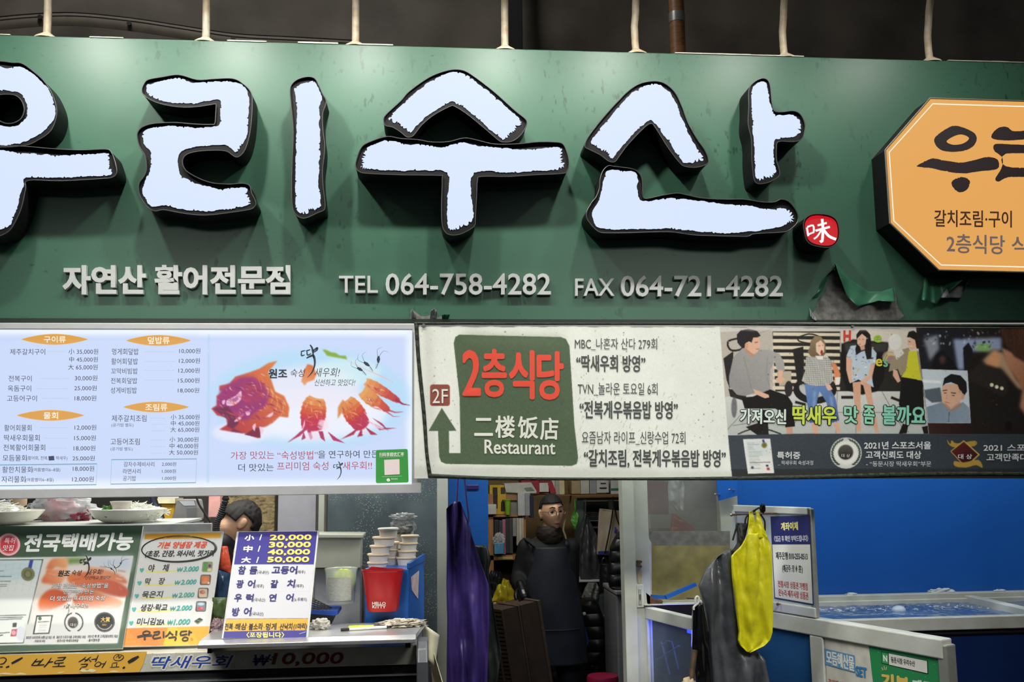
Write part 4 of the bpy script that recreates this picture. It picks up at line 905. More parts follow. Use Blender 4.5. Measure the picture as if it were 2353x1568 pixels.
# portrait inset
P7([(1580, 392), (1922, 404), (1948, 800), (1632, 798)], 'cfdae2'); P7([(1584, 470), (1720, 480), (1730, 500), (1588, 492)], 'eef2f4', blur=1); P7([(1590, 550), (1720, 530), (1740, 640), (1660, 645), (1600, 600)], '5a646e', blur=1)
P7([(1615, 680), (1740, 640), (1800, 700), (1890, 640), (1942, 690), (1948, 800), (1632, 798)], '7c8ea0', c2='90a2b2', g=(c7((1640, 700))[0], c7((1900, 780))[0])); L7([(1790, 715), (1785, 795)], 5, '4a5868')
P7([(1730, 560), (1740, 510), (1850, 500), (1885, 560), (1880, 620), (1840, 680), (1780, 690), (1735, 640)], 'e0b498', blur=.5); P7([(1750, 640), (1800, 690), (1870, 640), (1880, 670), (1810, 715), (1750, 670)], 'b08468', blur=1.5, a=.7)
P7([(1738, 520), (1750, 460), (1800, 428), (1870, 440), (1915, 490), (1920, 560), (1895, 600), (1880, 560), (1862, 545), (1850, 510), (1800, 490), (1760, 500)], '1a1a1c'); E7(1888, 600, 13, 24, 'd8a488')
for q in ([(1740, 555), (1772, 550)], [(1800, 570), (1838, 575)]): L7(q, 6, '2a2220')
for q in ([(1748, 572), (1768, 572)], [(1806, 590), (1828, 592)]): L7(q, 5, '1c1614')
L7([(1758, 640), (1790, 648)], 4, 'a05a50'); L7([(1775, 580), (1765, 612), (1780, 615)], 3, 'b88468')
L7([(1580, 392), (1922, 404), (1948, 800), (1632, 798), (1580, 392)], 3, 'e6eaec')
P7([(50, 72), (1535, 76), (1535, 100), (50, 96)], 'cac6be', blur=2, a=.75)
# slate strip with awards
P7([(115, 893), (700, 880), (2700, 885), (2700, 1150), (700, 1160), (140, 1165)], '3b434a', c2='333b42', g=(c7((300, 900))[0], c7((2300, 1100))[0]))
P7([(140, 1150), (700, 1148), (2700, 1145), (2700, 1260), (150, 1260)], '2c3030', blur=.5)
P7([(230, 922), (436, 918), (470, 1180), (268, 1186)], 'dfe0dc'); P7([(250, 935), (420, 935), (435, 1050), (262, 1060)], 'ccd6d4', blur=3)
for i in range(16): y = 950+i*13; L7([(262+i*1.6, y), (262+i*1.6+R.uniform(40, 110), y)], 2.2, '70787a', a=.8)
L7([(382, 925), (392, 960)], 16, '3c4a88'); E7(392, 968, 22, 22, '8a8448'); E7(392, 968, 13, 13, '6e6a38'); P7([(412, 1138), (434, 1138), (436, 1158), (414, 1158)], 'b04848'); P7([(405, 1118), (424, 1116), (426, 1130), (407, 1132)], '3a3a3a'); E7(303, 1138, 11, 11, '4a5a68'); L7([(280, 1100), (440, 1098)], 7, '5a6060', a=.7)
E7(1007, 1028, 119, 119, 'c9cac4'); E7(1007, 1028, 92, 92, 'e2e2dc', blur=2); E7(1004, 1022, 60, 60, '8a8a84'); E7(1004, 1022, 54, 54, '282626', c2='58544e', g=(c7((1004, 1076))[0], c7((1004, 968))[0]))
for i in range(26):
    a = math.radians(-235+i*11.2-90+180) if False else math.radians(125+i*11.6)
    if 255 < math.degrees(a) % 360 < 285: continue
    E7(1007+103*math.cos(a), 1028+103*math.sin(a), 15, 6, '3a4a38' if math.sin(a) < .2 else '262c28', rot=a+PI/2+.5*(1 if math.cos(a) > 0 else -1))
P7([(1775, 925), (1800, 960), (1810, 930), (1850, 955), (1985, 935), (1980, 975), (1840, 985), (1790, 965)], 'b0903c', sm=3); P7([(1800, 1015), (1900, 930), (2020, 1040), (1915, 1140)], 'c8a858'); P7([(1808, 1016), (1900, 942), (2006, 1040), (1914, 1128)], '5a1c1e', c2='341214', g=(c7((1850, 980))[0], c7((1970, 1100))[0]))
P7([(1830, 1090), (1900, 1100), (2010, 1080), (2040, 1140), (1990, 1120), (1915, 1138), (1835, 1128)], 'b0903c', sm=3)
# fly spots and splashes
for i in range(620):
    x = R.uniform(960, 2400); y = R.uniform(760, 1075)
    if x > 1690 and R.random() < .45: continue
    s_ = R.choice([.5, .6, .7, .9, 1.2]); ph.ell(x, y, s_*R.uniform(.8, 1.3), s_*R.uniform(.8, 2.0), R.choice(['5a4a3a', '4a4440', '7a6c50', '6a5a4a']), rot=.4, a=R.uniform(.4, .9))
for i in range(90): x = R.uniform(1330, 1560); y = R.uniform(900, 1060); ph.line([(x, y), (x+R.uniform(-6, -2), y+R.uniform(4, 12))], .9, '857a60', a=.6)
ph.noise(.006)
M_cloth = vcol('printed_banner_cloth', .5, coat=.1, dirt=.06)
cl = ph.mesh('cloth', plb, M_cloth, BN, .0, bshape, label='white printed cloth with photographs at its right end')
b = Board(plw, .0012); b.step = .0004
redt, wht, gry = 'e0503c', 'dcdfd4', '4b504d'
for t, bb in (('2', (360, 240, 500, 582)), ('층', (505, 232, 692, 592)), ('식', (705, 243, 897, 608)), ('당', (912, 250, 1112, 612))): b.text(t, c6.b(*bb), redt, .03, 2)
for t, bb in (('二', (453, 748, 585, 875)), ('楼', (608, 730, 748, 890)), ('饭', (775, 735, 920, 895)), ('店', (940, 745, 1070, 905))): b.text(t, c6.b(*bb), wht, 0, 2, fat=1.0)
b.text('Restaurant', c6.b(525, 905, 1050, 1010), wht, .022, 2, dy=2); b.text('2F', c6.b(140, 530, 255, 635), wht, .005, 2)
for t, bb, bo in (('MBC_나혼자 산다 279회', (1195, 150, 1805, 240), .0), ('“딱새우회 방영”', (1205, 277, 1718, 402), .022), ('TVN_놀라운 토요일 6회', (1215, 482, 1808, 578), .0), ('“전복게우볶음밥 방영”', (1228, 617, 1960, 750), .022), ('요즘남자 라이프_신랑수업 72회', (1245, 842, 2015, 942), .0), ('“갈치조림, 전복게우볶음밥 방영”', (1260, 977, 2320, 1112), .022)):
    b.text(t, c6.b(*bb), gry, bo, 2, dy=1)
def cap(t, bb, c): b.otext(t, c7.b(*bb), c, '1e2420', .035, .06, 2, dy=2)
cap('가져오신', (205, 688, 555, 805), 'd6e4dc'); cap('딱새우', (600, 665, 935, 810), 'c6d84e'); cap('맛', (990, 665, 1100, 800), '8fd0b0'); cap('좀', (1138, 665, 1225, 805), '8fd0b0'); cap('볼까요', (1282, 662, 1612, 812), '86ccb4')
b.text('H', c7.b(984, 96, 1042, 182), 'c84838', .06, 1); b.text('e', c7.b(1214, 132, 1276, 190), '9ac040', .06, 1); b.text('e', c7.b(1230, 312, 1282, 370), 'd8c838', .06, 1); b.text('s', c7.b(1290, 318, 1325, 375), '70b890', .06, 1)
sw = 'd4d8d8'
for t, bb, bo in (('특허증', (490, 1017, 665, 1074), .03), ('_ 딱새우회 숙성과정', (497, 1085, 762, 1120), .005), ('2021년 스포츠서울', (1143, 940, 1655, 1000), .03), ('고객신뢰도 대상', (1155, 1012, 1580, 1072), .03), ('- “동문시장 딱새우회”부문', (1160, 1090, 1655, 1130), .008), ('2021 스포츠서울', (2045, 960, 2560, 1016), .03), ('고객만족대상', (2068, 1032, 2430, 1090), .03), ('대 상', (972, 1035, 1036, 1060), .01), ('대 상', (1858, 1036, 1962, 1074), .02)):
    b.text(t, c7.b(*bb), sw, bo, 2)
b.done(M_cloth, BN)
M_hem = mat('dark_green_hem', '232c20', .6, var=.3, scale=60, bump=.4)
def ribbon(top, bot, n=120, off=.002, rip=.003):
    T_, B_ = smooth_loop(top, 20, False), smooth_loop(bot, 20, False)
    def fn(u, v):
        i = min(int(u*(len(T_)-1)), len(T_)-1); p = T_[i]*(1-v)+B_[min(i, len(B_)-1)]*v
        q = plw.hits([p], off)[0]; q[1] -= rip*math.sin(v*PI)*(1+.5*math.sin(u*400)); return q
    return MB().grid(fn, n, 4)
ribbon([(985, 1089), (1150, 1096), (1400, 1098), (1660, 1096), (1900, 1091), (2150, 1085), (2460, 1086)], [(985, 1098), (1150, 1104), (1400, 1104), (1660, 1104), (1900, 1101), (2150, 1094), (2460, 1094)], 300).build('bottom_hem', M_hem, BN, smooth=True, solid=.002)
ribbon([(952, 742), (958, 830), (970, 950), (977, 1040), (984, 1098)], [(961, 742), (966, 830), (978, 950), (984, 1040), (993, 1098)], 80).build('side_hem', M_hem, BN, smooth=True, solid=.002)
ribbon([(952, 741), (1200, 742), (1660, 742), (2000, 744), (2460, 746)], [(952, 746), (1200, 746), (1660, 747), (2000, 750), (2460, 752)], 300).build('top_hem', M_hem, BN, smooth=True, solid=.002)
for p_ in (c6((76, 58))[0], (1959, 749)): MB().lathe(plw.hits([p_], .003)[0], [(.003, 0), (.007, 0), (.007, .003), (.003, .003)], 12, Matrix.Rotation(PI/2, 3, 'X')).build('eyelet', M_steel, BN)
# tube lamp in the gap under the sign
tz = ZB-.024
TB = thing('tube_lamp', 'thin white lit tube lamp in the slit between green sign and banner', 'lamp', (1.1, .04, tz))
MB().tube([(-.0+.05, .05, tz-.012), (2.9, .05, tz-.012)], .011, 10).build('lit_tube', emit('tube_white', 'f4fff0', 2.2), TB, smooth=True)
MB().box(.02, .035, tz-.004, 2.93, .075, tz+.003).build('housing', M_white, TB)
# ------------------------------------------------------------------ kitchen counter on the left
M_cream = mat('cream_plastic', 'c8c8b4', .4, var=.04)
M_chrome = mat('chrome', 'dcdee0', .3, .85, var=.06, scale=50, bump=.02)
M_glass = mat('clear_glass', 'e6f0ee', .03, trans=1.0, var=0, ior=1.02)
struct(MB().box(-3, 2.4, 0, -.12, 2.45, 2.75).build('wall_kitchen', mat('dark_kitchen_wall', '34332f', .6)))
struct(MB().box(-.06, .95, 0, -.01, 2.4, 2.75).build('wall_partition', mat('grey_partition', '82847e', .6)))
YF = -.10; plf_ = wallplane(YF)
xe = at(957, 1500, YF)[0]
CT = thing('display_counter', 'long white serving counter with lettered front under the lit menu', 'counter', (-1, .2, 0))
zt, zb_ = at(500, 1497, YF)[2], at(500, 1541, YF)[2]
MB().box(-2.3, YF, zb_, xe, .10, zt).build('front_strip', mat('grubby_white', 'cfcfc4', .3, c2='b4b2a2', scale=14), CT, bev=.003)
MB().box(-2.3, -.085, zb_-.035, xe, .09, zb_).build('black_channel', M_dark, CT)
MB().box(-2.3, -.095, zb_-.042, xe, .09, zb_-.035).build('chrome_rail', M_chrome, CT)
MB().box(-2.3, -.08, .98, xe, .09, zb_-.042).build('dark_glass_band', mat('dark_glass', '121416', .1), CT)
MB().box(-2.3, -.11, .0, xe, .09, .98).build('front_panel', M_steel, CT)
MB().box(-2.3, .10, 0, xe+.02, .75, 1.2).build('worktop', mat('stained_steel', '8e8c84', .35, .6, c2='5e5246', scale=7), CT)
b = Board(plf_, .0008)
# yellow tape with hand lettering, then cut-out sticker lettering
b.poly(d4((-60, 312), (400, 300), (1000, 292), (1590, 272), (1575, 320), (1545, 420), (1505, 495), (1000, 510), (400, 525), (-60, 540)), 'dfae4a', 1)
inkm = '33343a'
def hand(*ss, w=22, col=inkm):
    for q in ss: b.stroke(d4(*q), [w*.5/4.7, w/4.7, w*.8/4.7], col, 3, 'lettering', sm=3)
hand([(0, 345), (40, 338), (68, 360), (40, 400), (0, 410)], [(-10, 440), (30, 438)], w=14)
hand([(245, 338), (185, 370), (125, 402)], w=26); hand([(62, 445), (100, 432)], w=20)
hand([(400, 350), (340, 425)], [(470, 350), (410, 415)], [(375, 385), (440, 375)], [(345, 425), (480, 415)], [(555, 340), (515, 400), (475, 442)], [(520, 390), (575, 382)], w=15)
hand([(620, 340), (715, 335)], [(710, 335), (680, 365)], [(605, 372), (685, 365)], [(605, 372), (590, 402), (690, 392)], [(640, 400), (630, 430)], [(565, 436), (705, 430)], w=14)
hand([(930, 330), (895, 360), (850, 385)], [(905, 352), (950, 372)], [(985, 330), (950, 355), (915, 385)], [(955, 352), (985, 385)], [(1065, 310), (1030, 385)], [(985, 360), (1045, 352)], [(870, 412), (950, 408)], [(950, 408), (930, 435)], [(880, 442), (930, 436)], [(880, 445), (868, 480), (985, 468)], w=13)
hand([(1060, 385), (1030, 410), (1030, 432), (1075, 428), (1090, 395), (1060, 385)], [(1150, 375), (1125, 415), (1100, 452)], [(1085, 408), (1130, 404)], w=12)
hand([(1230, 330), (1260, 305), (1320, 312), (1335, 340), (1290, 372), (1235, 362), (1230, 330)], [(1250, 345), (1285, 310), (1285, 345), (1315, 318)], [(1215, 400), (1210, 440)], [(1265, 395), (1258, 435)], [(1185, 445), (1290, 438)], [(1215, 398), (1270, 394)], w=10)
hand([(1500, 325), (1440, 360), (1385, 392)], w=40); hand([(1325, 455), (1352, 440)], w=22)
for q in ([(0, 520), (60, 500), (160, 515), (220, 500), (280, 522)], [(860, 480), (900, 462), (940, 475), (985, 460), (1040, 478), (1000, 498), (960, 490), (900, 495)], [(1180, 495), (1230, 478), (1290, 495)], [(620, 500), (700, 490), (660, 506)]): b.poly(d4(smooth_loop(q, 3)), 'e9dcb0', 4)
stk = '2c4aa0'
b.text('딱새우회', d4.b(1598, 318, 2470, 470), 'dcdccf', .05, 1, shear=.0, sk=14, dy=-3, fat=2.6); b.text('딱새우회', d4.b(1605, 325, 2460, 462), stk, .02, 2, sk=14, dy=-3)
b.text('₩10,000', d5.b(545, 322, 1405, 460), 'c8c8be', .05, 1, sk=8, dy=-3, fat=2.2); b.text('₩', d5.b(555, 345, 710, 448), '26346e', .03, 2, sk=8); b.text('10,000', d5.b(740, 328, 1398, 455), '7a2020', .045, 2, sk=8, dy=-2)
for i in range(60):
    x, y = random.uniform(330, 560), random.uniform(1500, 1543); b.ell(x, y, random.uniform(.3, 1.6), random.uniform(.3, .8), random.choice(['5a5448', '8a8674', 'efece0']), 1, n=6)
b.done(M_ptape, CT, labels=('hand lettering and cut-out sticker lettering', 'yellow tape and marks'))
# polished shelf on the counter
SH = thing('steel_shelf', 'polished steel shelf jutting from the counter under the purple price board', 'shelf', (-.5, 0, 1.22))
xs0, xs1 = at(455, 1470, -.25)[0], at(955, 1470, -.25)[0]; xs2 = at(977, 1440, .08)[0]
z_a, z_b, z_c = at(600, 1468, -.215)[2], at(600, 1478.5, -.255)[2], at(600, 1488, -.255)[2]
MB().hexa([(xs0, -.215, z_c+.008), (xs1, -.215, z_c+.008), (xs2, .10, z_c+.008), (xs0, .10, z_c+.008), (xs0, -.215, z_a), (xs1, -.215, z_a), (xs2, .10, z_a), (xs0, .10, z_a)]).build('shelf_top', M_chrome, SH)
MB().hexa([(xs0, -.255, z_c), (xs1, -.255, z_c), (xs1, -.215, z_c), (xs0, -.215, z_c), (xs0, -.255, z_b), (xs1, -.255, z_b), (xs1, -.215, z_a), (xs0, -.215, z_a)]).build('shelf_edge', M_chrome, SH, bev=.002)
MB().box(xs0+.02, -.18, z_c-.03, xs0+.035, .06, z_c+.008).build('bracket', M_black, SH); MB().box(xs1-.04, -.18, z_c-.03, xs1-.02, .06, z_c+.008).build('bracket', M_black, SH)
EC = MB(); prof = [(-.28, 1.0), (-.285, 1.2), (-.26, 1.245), (-.2, 1.262), (-.1, 1.262), (-.06, 1.24), (-.06, 1.0)]
x0, x1 = at(958, 1500, -.25)[0], at(984, 1500, -.25)[0]
EC.prism([(x0, y, z) for y, z in prof], [(x1, y, z) for y, z in prof])
setp(EC.build('counter_end_cap', mat('end_cap', '5c5e62', .35, .3), bev=.008, seg=3), 'dark grey rounded end cap at the end of the steel shelf', 'end cap')

# ---------------- leaning boards
TL = math.radians(28)
def lean(yb, zb): return Plane((0, yb, zb), (0, -math.cos(TL), math.sin(TL)))
def leaning_board(name, label, cat, quad, pl, th, edge='dcdcd6', ph=None, b=None, mp=None):
    T = thing(name, label, cat, pl.hit(*quad[3]))
    A = pl.hits(quad); MB().prism(A, A-pl.n*th).build('backing_board', mat(edge+'_edge', edge, .5), T, bev=.001)
    return T
# green board
plg = lean(-.075, 1.19)
qg = [(-70, 1209.5), (328.5, 1208.5), (281, 1491), (-118, 1502)]
BG = leaning_board('poster_board', 'green bordered poster board with prawn photo leaning on the counter', 'sign board', qg, plg, .012)
ph = Photo(0, 0, 0, 0, 1.2, '3e5642', qg)
P8 = lambda pts, c, **k: ph.poly(c8(pts), c, **k)
L8 = lambda pts, w, c, **k: ph.line(c8(pts), w/3.58, c, **k)
E8 = lambda cx, cy, rx, ry, c, **k: ph.ell(cx/3.5796, 1130+cy/3.5796, rx/3.5796, ry/3.5796, c, **k)
P8([(-200, 548), (1097, 528), (966, 1248), (-400, 1275)], 'c4c6c5')
P8([(-200, 552), (357, 547), (345, 560), (-200, 568)], 'eeeeea'); P8([(-200, 562), (357, 556), (195, 1250), (-400, 1262)], '26302c'); P8([(-200, 570), (346, 565), (188, 1243), (-400, 1254)], 'd6dcd8')
P8([(-200, 570), (346, 565), (310, 720), (-200, 740)], 'b9cfd6', blur=6, a=.8)
for i in range(7): L8([(-60+i*60, 560), (-120+i*60, 820)], 1.5, '9aa89c', a=.6)
for i in range(5): L8([(-100, 620+i*50), (150, 590+i*40), (330, 640+i*40)], 1.5, '9aa89c', a=.5)
P8([(245, 566), (275, 564), (258, 640), (228, 640)], '34409a'); 
for i in range(24): E8(230+52*math.cos(i*PI/12), 680+52*math.sin(i*PI/12), 6, 6, '6e7048')
E8(230, 680, 52, 52, '747650'); E8(230, 680, 36, 36, '5e6040', blur=.5); E8(230, 680, 22, 26, '7c7e58', blur=1)
for y, x1 in ((655, 30), (700, 95), (740, 90), (765, 60), (780, 55)): L8([(-40, y), (x1, y-1)], 5, '3a3c3c', a=.75)
for y, x1 in ((1018, 215), (1035, 190), (1050, 178)): L8([(-40, y+6), (x1, y-2)], 7, '4a4a4a', a=.8)
P8([(105, 1082), (138, 1080), (135, 1115), (102, 1118)], '4c5050'); P8([(98, 1135), (145, 1130), (135, 1190), (85, 1193)], 'b0505c'); E8(112, 1162, 18, 20, 'd49aa0', blur=.6); L8([(-40, 1168), (80, 1160)], 7, '3c3c3c', a=.8); L8([(-20, 1190), (25, 1180)], 9, '2c2c2c', a=.8)
E8(170, 1170, 40, 60, 'b4bccc', a=.5, blur=1)
# prawn photo, pale at its edges
ph_ = [(362, 552), (1096, 535), (1010, 990), (900, 1010), (600, 1040), (250, 1080), (262, 930)]
P8(ph_, 'd8cfc8', blur=1); P8([(640, 545), (1096, 535), (1070, 660), (900, 640), (720, 600)], 'b8c6d2', blur=8); P8([(520, 548), (700, 545), (690, 590), (560, 600)], '6e8a4e', blur=4)
for q, c_, c2_ in (([(380, 640), (420, 560), (500, 545), (560, 560), (540, 640), (460, 620), (400, 680)], 'c86a3c', 'e0a878'), ([(340, 740), (390, 660), (460, 640), (560, 640), (500, 760), (400, 760)], 'cc6030', 'e8b48c'), ([(320, 900), (370, 830), (440, 800), (540, 830), (560, 900), (460, 960), (330, 985)], 'd0642e', 'c04a28'),
                   ([(560, 690), (700, 660), (860, 690), (1000, 760), (1060, 820), (1030, 870), (900, 850), (720, 800), (580, 760)], 'd8743c', 'b84a34'), ([(600, 880), (740, 800), (860, 850), (1000, 900), (960, 960), (760, 960), (640, 950)], 'c25a34', 'd89a78'), ([(720, 620), (860, 640), (1010, 700), (1040, 760), (880, 720), (760, 680)], 'e2a078', 'c46840')):
    P8(q, c_, blur=2.2, c2=c2_, g=(c8(q[0])[0], c8(q[len(q)//2])[0]), sm=3)
for i in range(46):
    x, y = random.uniform(360, 1000), random.uniform(600, 980); L8([(x, y), (x+random.uniform(20, 70), y+random.uniform(-8, 26))], random.uniform(4, 11), random.choice(['f0e4d8', 'e8c8b0', 'b04a30', 'dc8a58']), blur=1.2, a=.55)
P8([(250, 960), (1000, 930), (990, 1120), (240, 1130)], 'dcdcda', blur=9, a=.8)
P8([(205, 1090), (985, 1080), (966, 1248), (195, 1255)], 'c4c6c5', blur=3)
P8([(300, 1020), (435, 1018), (405, 1170), (270, 1175)], '1e2020'); P8([(306, 1030), (425, 1024), (398, 1162), (282, 1166)], 'dcdcd8')
E8(328, 1045, 14, 16, '4c6a4c'); L8([(312, 1075), (405, 1070)], 5, '3a3a3a')
for i in range(5): L8([(325-i*3, 1092+i*14), (388-i*3, 1090+i*14)], 2.5, '8a8a8a')
E8(600, 1078, 46, 50, '8e8e88'); E8(600, 1078, 40, 44, '2c2a2a', c2='5a5650', g=(c8((600, 1120))[0], c8((600, 1030))[0]))
for i in range(30):
    a = math.radians(118+i*10.4)
    if 262 < math.degrees(a) % 360 < 278: continue
    E8(607+74*math.cos(a), 1078+78*math.sin(a), 10, 4.2, '1c1e1e', rot=a+PI/2+.5*(1 if math.cos(a) > 0 else -1))
E8(860, 1075, 84, 82, '1c1e20'); E8(860, 1075, 78, 76, '8a8a80'); E8(860, 1075, 75, 73, '1e2022'); L8([(825, 1078), (890, 1076)], 2, 'c8b070')
for i in range(40): a = math.radians(20+i*3.6); E8(860+62*math.cos(a), 1075+60*math.sin(a), 2.6, 4, 'c8c8c4', rot=a)
ph.mesh('print', plg, M_print, BG, .0008)
b = Board(plg, .0015)
b.text('전국택배가능', c8.b(193, 350, 1092, 500), 'e6eae6', .05, 2, sk=4, dy=-4, shear=.12)
b.ell(72/3.58, 1130+437/3.58, 27, 26.5, 'c8505a', 1); b.ell(72/3.58, 1130+437/3.58, 26, 25.5, 'e8b8bc', 1.3); b.ell(72/3.58, 1130+437/3.58, 21.5, 21, 'c23a44', 1.6); b.ell(72/3.58, 1130+437/3.58, 20, 19.6, 'e8b8bc', 2, hole=.6)
b.text('특허', d1.b(72, 815, 268, 925), 'f2d8d8', .012, 3, sk=3); b.text('맛집', d1.b(42, 950, 236, 1058), 'f2d8d8', .02, 3, sk=3)
b.text('원조', c8.b(470, 648, 568, 698), '22201e', .04, 3, sk=4); b.text('숙성', c8.b(583, 645, 660, 690), '2a2624', -.003, 3, sk=4)
brush_ttak(c8, .62, 655, 528, '1c1a1a')
b.text('새우회!', c8.b(707, 638, 838, 684), '2a2624', -.003, 3, sk=5); b.text('신선하고 맛있다!', c8.b(697, 693, 905, 722), '3a3430', -.006, 3, sk=3)
for (x, y, s, r) in ((915, 635, .6, .5), (942, 622, .5, .8), (992, 590, .6, 1.9)):
    f_ = lambda *p: c8([(x+s*(u*math.cos(r)-v*math.sin(r)), y+s*(u*math.sin(r)+v*math.cos(r))) for u, v in p])
    b.poly(f_((-26, -9), (0, -12), (26, 0), (0, 12)), '26262a', 3, 'print'); b.stroke(f_((26, 0), (60, 18), (85, 50)), [1.4, 1, .4], '34343a', 3, sm=3); b.stroke(f_((-26, 0), (-70, -40), (-90, -90)), [.8, .5, .3], '44444a', 3, sm=4); b.stroke(f_((-26, 0), (-90, 10), (-130, -30)), [.8, .5, .3], '44444a', 3, sm=4)
for t, bb in (('가장 맛있는 “숙성방법”을', (422, 757, 888, 797)), ('연구하여 만든', (517, 810, 772, 845)), ('더 맛있는 프리미엄 숙성', (412, 861, 857, 900)), ('새우회!!', (578, 921, 722, 962))): b.otext(t, c8.b(*bb), 'f4f2ee', '2a2422', .0, .05, 3, sk=2, dy=-1)
brush_ttak(c8, .34, 525, 920, 'f0f0ec', w=2.6); brush_ttak(c8, .34, 525, 920, '1c1a1a')
b.text('大賞', c8.b(828, 1034, 902, 1072), 'd0b268', .0, 3, fat=.3, sk=1); b.text('2021', c8.b(840, 1090, 876, 1104), 'd0b268', .02, 3); b.text('대상', c8.b(578, 1084, 628, 1110), 'c8c8c0', .01, 3)
for t, bb in (('2022년 소비자만족 브랜드상 대상 1위', (212, 1188, 447, 1212)), ('- 딱새우회 부문', (275, 1220, 370, 1241)), ('2021년 스포츠서울 고객신뢰도 대상', (462, 1184, 703, 1208)), ('- 동문시장 딱새우회부문', (457, 1215, 642, 1238)), ('2021년 제1회 고객감동브랜드 대상', (720, 1178, 968, 1202)), ('- 음식점부문', (715, 1210, 818, 1234))): b.text(t, c8.b(*bb), '3a3c3c', .012, 3, sk=1)
b.done(M_print, BG)

# yellow and white side dish board
ply = lean(-.06, 1.19)
qy = [(327, 1222.5), (513.5, 1221), (476, 1483), (281.5, 1487)]
BY = leaning_board('side_dish_board', 'white and orange side dish price board beside the green poster board', 'sign board', qy, ply, .01)
ph = Photo(0, 0, 0, 0, 1.0, 'c6c7c5', qy)
P8([(1195, 350), (1818, 338), (1815, 382), (1188, 394)], 'd99a28', c2='e0a83a', g=(c8((1190, 370))[0], c8((1810, 370))[0])); P8([(1500, 345), (1660, 341), (1640, 386), (1512, 388)], 'd8ac40', a=.8)
P8([(1034, 1126), (1722, 1110), (1706, 1262), (1010, 1275)], 'd08028'); P8([(1380, 1118), (1722, 1110), (1706, 1262), (1340, 1268)], 'd9a41e'); P8([(1560, 1114), (1722, 1110), (1706, 1262), (1640, 1262)], 'cf9a18'); P8([(1034, 1126), (1200, 1122), (1330, 1268), (1180, 1272)], 'c87424', a=.7); P8([(1385, 1118), (1450, 1117), (1560, 1265), (1345, 1268)], 'e0b42c', a=.8)
for cx, cy, kind in ((1705, 620, 0), (1690, 727, 1), (1670, 836, 2), (1653, 946, 3), (1635, 1060, 4)):
    q = rrect((cx-43, cy-43, cx+43, cy+43), 14); q = [(x+(cy-y)*.1, y) for x, y in q]
    P8(q, '33312e' if kind not in (0, 4) else ('7c8a5c' if kind == 0 else 'e6e6e2'))
    if kind == 0: P8([(cx-38, cy+30), (cx-30, cy-36), (cx+5, cy-38), (cx+10, cy+34)], '3f7a34', blur=.6); E8(cx+18, cy-5, 20, 22, '8a6a74', blur=.5); E8(cx+20, cy-8, 11, 12, '3c3040'); P8([(cx, cy+15), (cx+36, cy+12), (cx+34, cy+38), (cx, cy+38)], 'c8c08a', blur=.6); [L8([(cx-30+i*9, cy-30), (cx-34+i*9, cy+28)], 2.5, '6aa050') for i in range(4)]
    elif kind == 4: P8([(cx-38, cy+5), (cx+5, cy-22), (cx+36, cy-8), (cx-8, cy+26)], '26321f'); P8([(cx-38, cy+5), (cx-8, cy+26), (cx-8, cy+36), (cx-38, cy+14)], '5a6a48'); P8([(cx-8, cy+26), (cx+36, cy-8), (cx+36, cy+4), (cx-8, cy+36)], '7a8a60'); L8([(cx-18, cy-2), (cx+12, cy+6)], 4, '8aa078')
    else:
        P8(rrect((cx-35, cy-36, cx+35, cy+36), 10), {1: 'b06a3a', 2: 'b8a888', 3: '6a7884'}[kind], blur=.5)
        if kind == 1: E8(cx+2, cy-5, 20, 16, 'd86a34', blur=.8); E8(cx, cy+20, 28, 9, 'c08a50', blur=.6); E8(cx+26, cy+26, 8, 8, 'd8d4c8')
        if kind == 2: E8(cx-5, cy-8, 22, 15, 'a83c34', blur=.5); E8(cx+2, cy-10, 12, 7, 'd08a7a', blur=.6); [L8([(cx-30+i*12, cy+10), (cx-24+i*12, cy+32)], 4, 'd8c8a0') for i in range(5)]
        if kind == 3: E8(cx, cy-20, 28, 12, 'a8bcc8', blur=.6); E8(cx-4, cy+18, 28, 13, 'b83a34', blur=.7); E8(cx+6, cy+14, 10, 5, 'd87a70', blur=.5)
for x0, x1, y in ((1200, 1450, 658), (1185, 1450, 768), (1162, 1430, 876), (1135, 1400, 985), (1115, 1390, 1098)): L8([(x0, y), ((x0+x1)/2, y+4), (x1, y-4)], 11, 'd4cc50', a=.9, sm=3); L8([(x1-20, y-2), (x1+130, y-8)], 6, 'd4d070', a=.7)
ph.mesh('print', ply, M_print, BY, .0008)
b = Board(ply, .0015)
b.text('기본 양념장 제공', c8.b(1290, 413, 1695, 470), 'd24a2a', .045, 2, sk=4, dy=-1, shear=.1); b.text('(초장, 간장, 와사비, 젓가락', c8.b(1188, 485, 1762, 547), '1c1c1e', .035, 2, sk=4, dy=-1, shear=.1)
for k in range(3):
    pts = [(1468+(300+k*5)*math.cos(t)+k*3, 472+(102+k*4)*math.sin(t)-.03*(300*math.cos(t))) for t in np.linspace(-1.9+k*.7, 3.6+k*.7, 40)]
    b.stroke(c8(pts), [.8, 2.0, 1.4, 2.2, .8], '17171a', 3, 'print')
for (x, y), t, bb in (((1167, 645), '야    채', (1213, 600, 1380, 662)), ((1147, 752), '막    장', (1185, 712, 1348, 768)), ((1125, 858), '묵은지', (1162, 820, 1330, 877)), ((1103, 968), '생강·락교', (1150, 927, 1370, 985)), ((1080, 1081), '미니김', (1120, 1042, 1272, 1100))):
    b.poly(c8(smooth_loop([(x, y-10), (x+10, y-17), (x+18, y-6), (x+8, y+10), (x-2, y+19), (x-14, y+8), (x-18, y-6), (x-10, y-15)], 2)), '3aa398', 2)
    b.text(t, c8.b(*bb), '1a1a1c', .02, 3, sk=4, dy=-1)
b.text('2EA', c8.b(1285, 1052, 1350, 1096), '1a1a1c', .03, 3, sk=2)
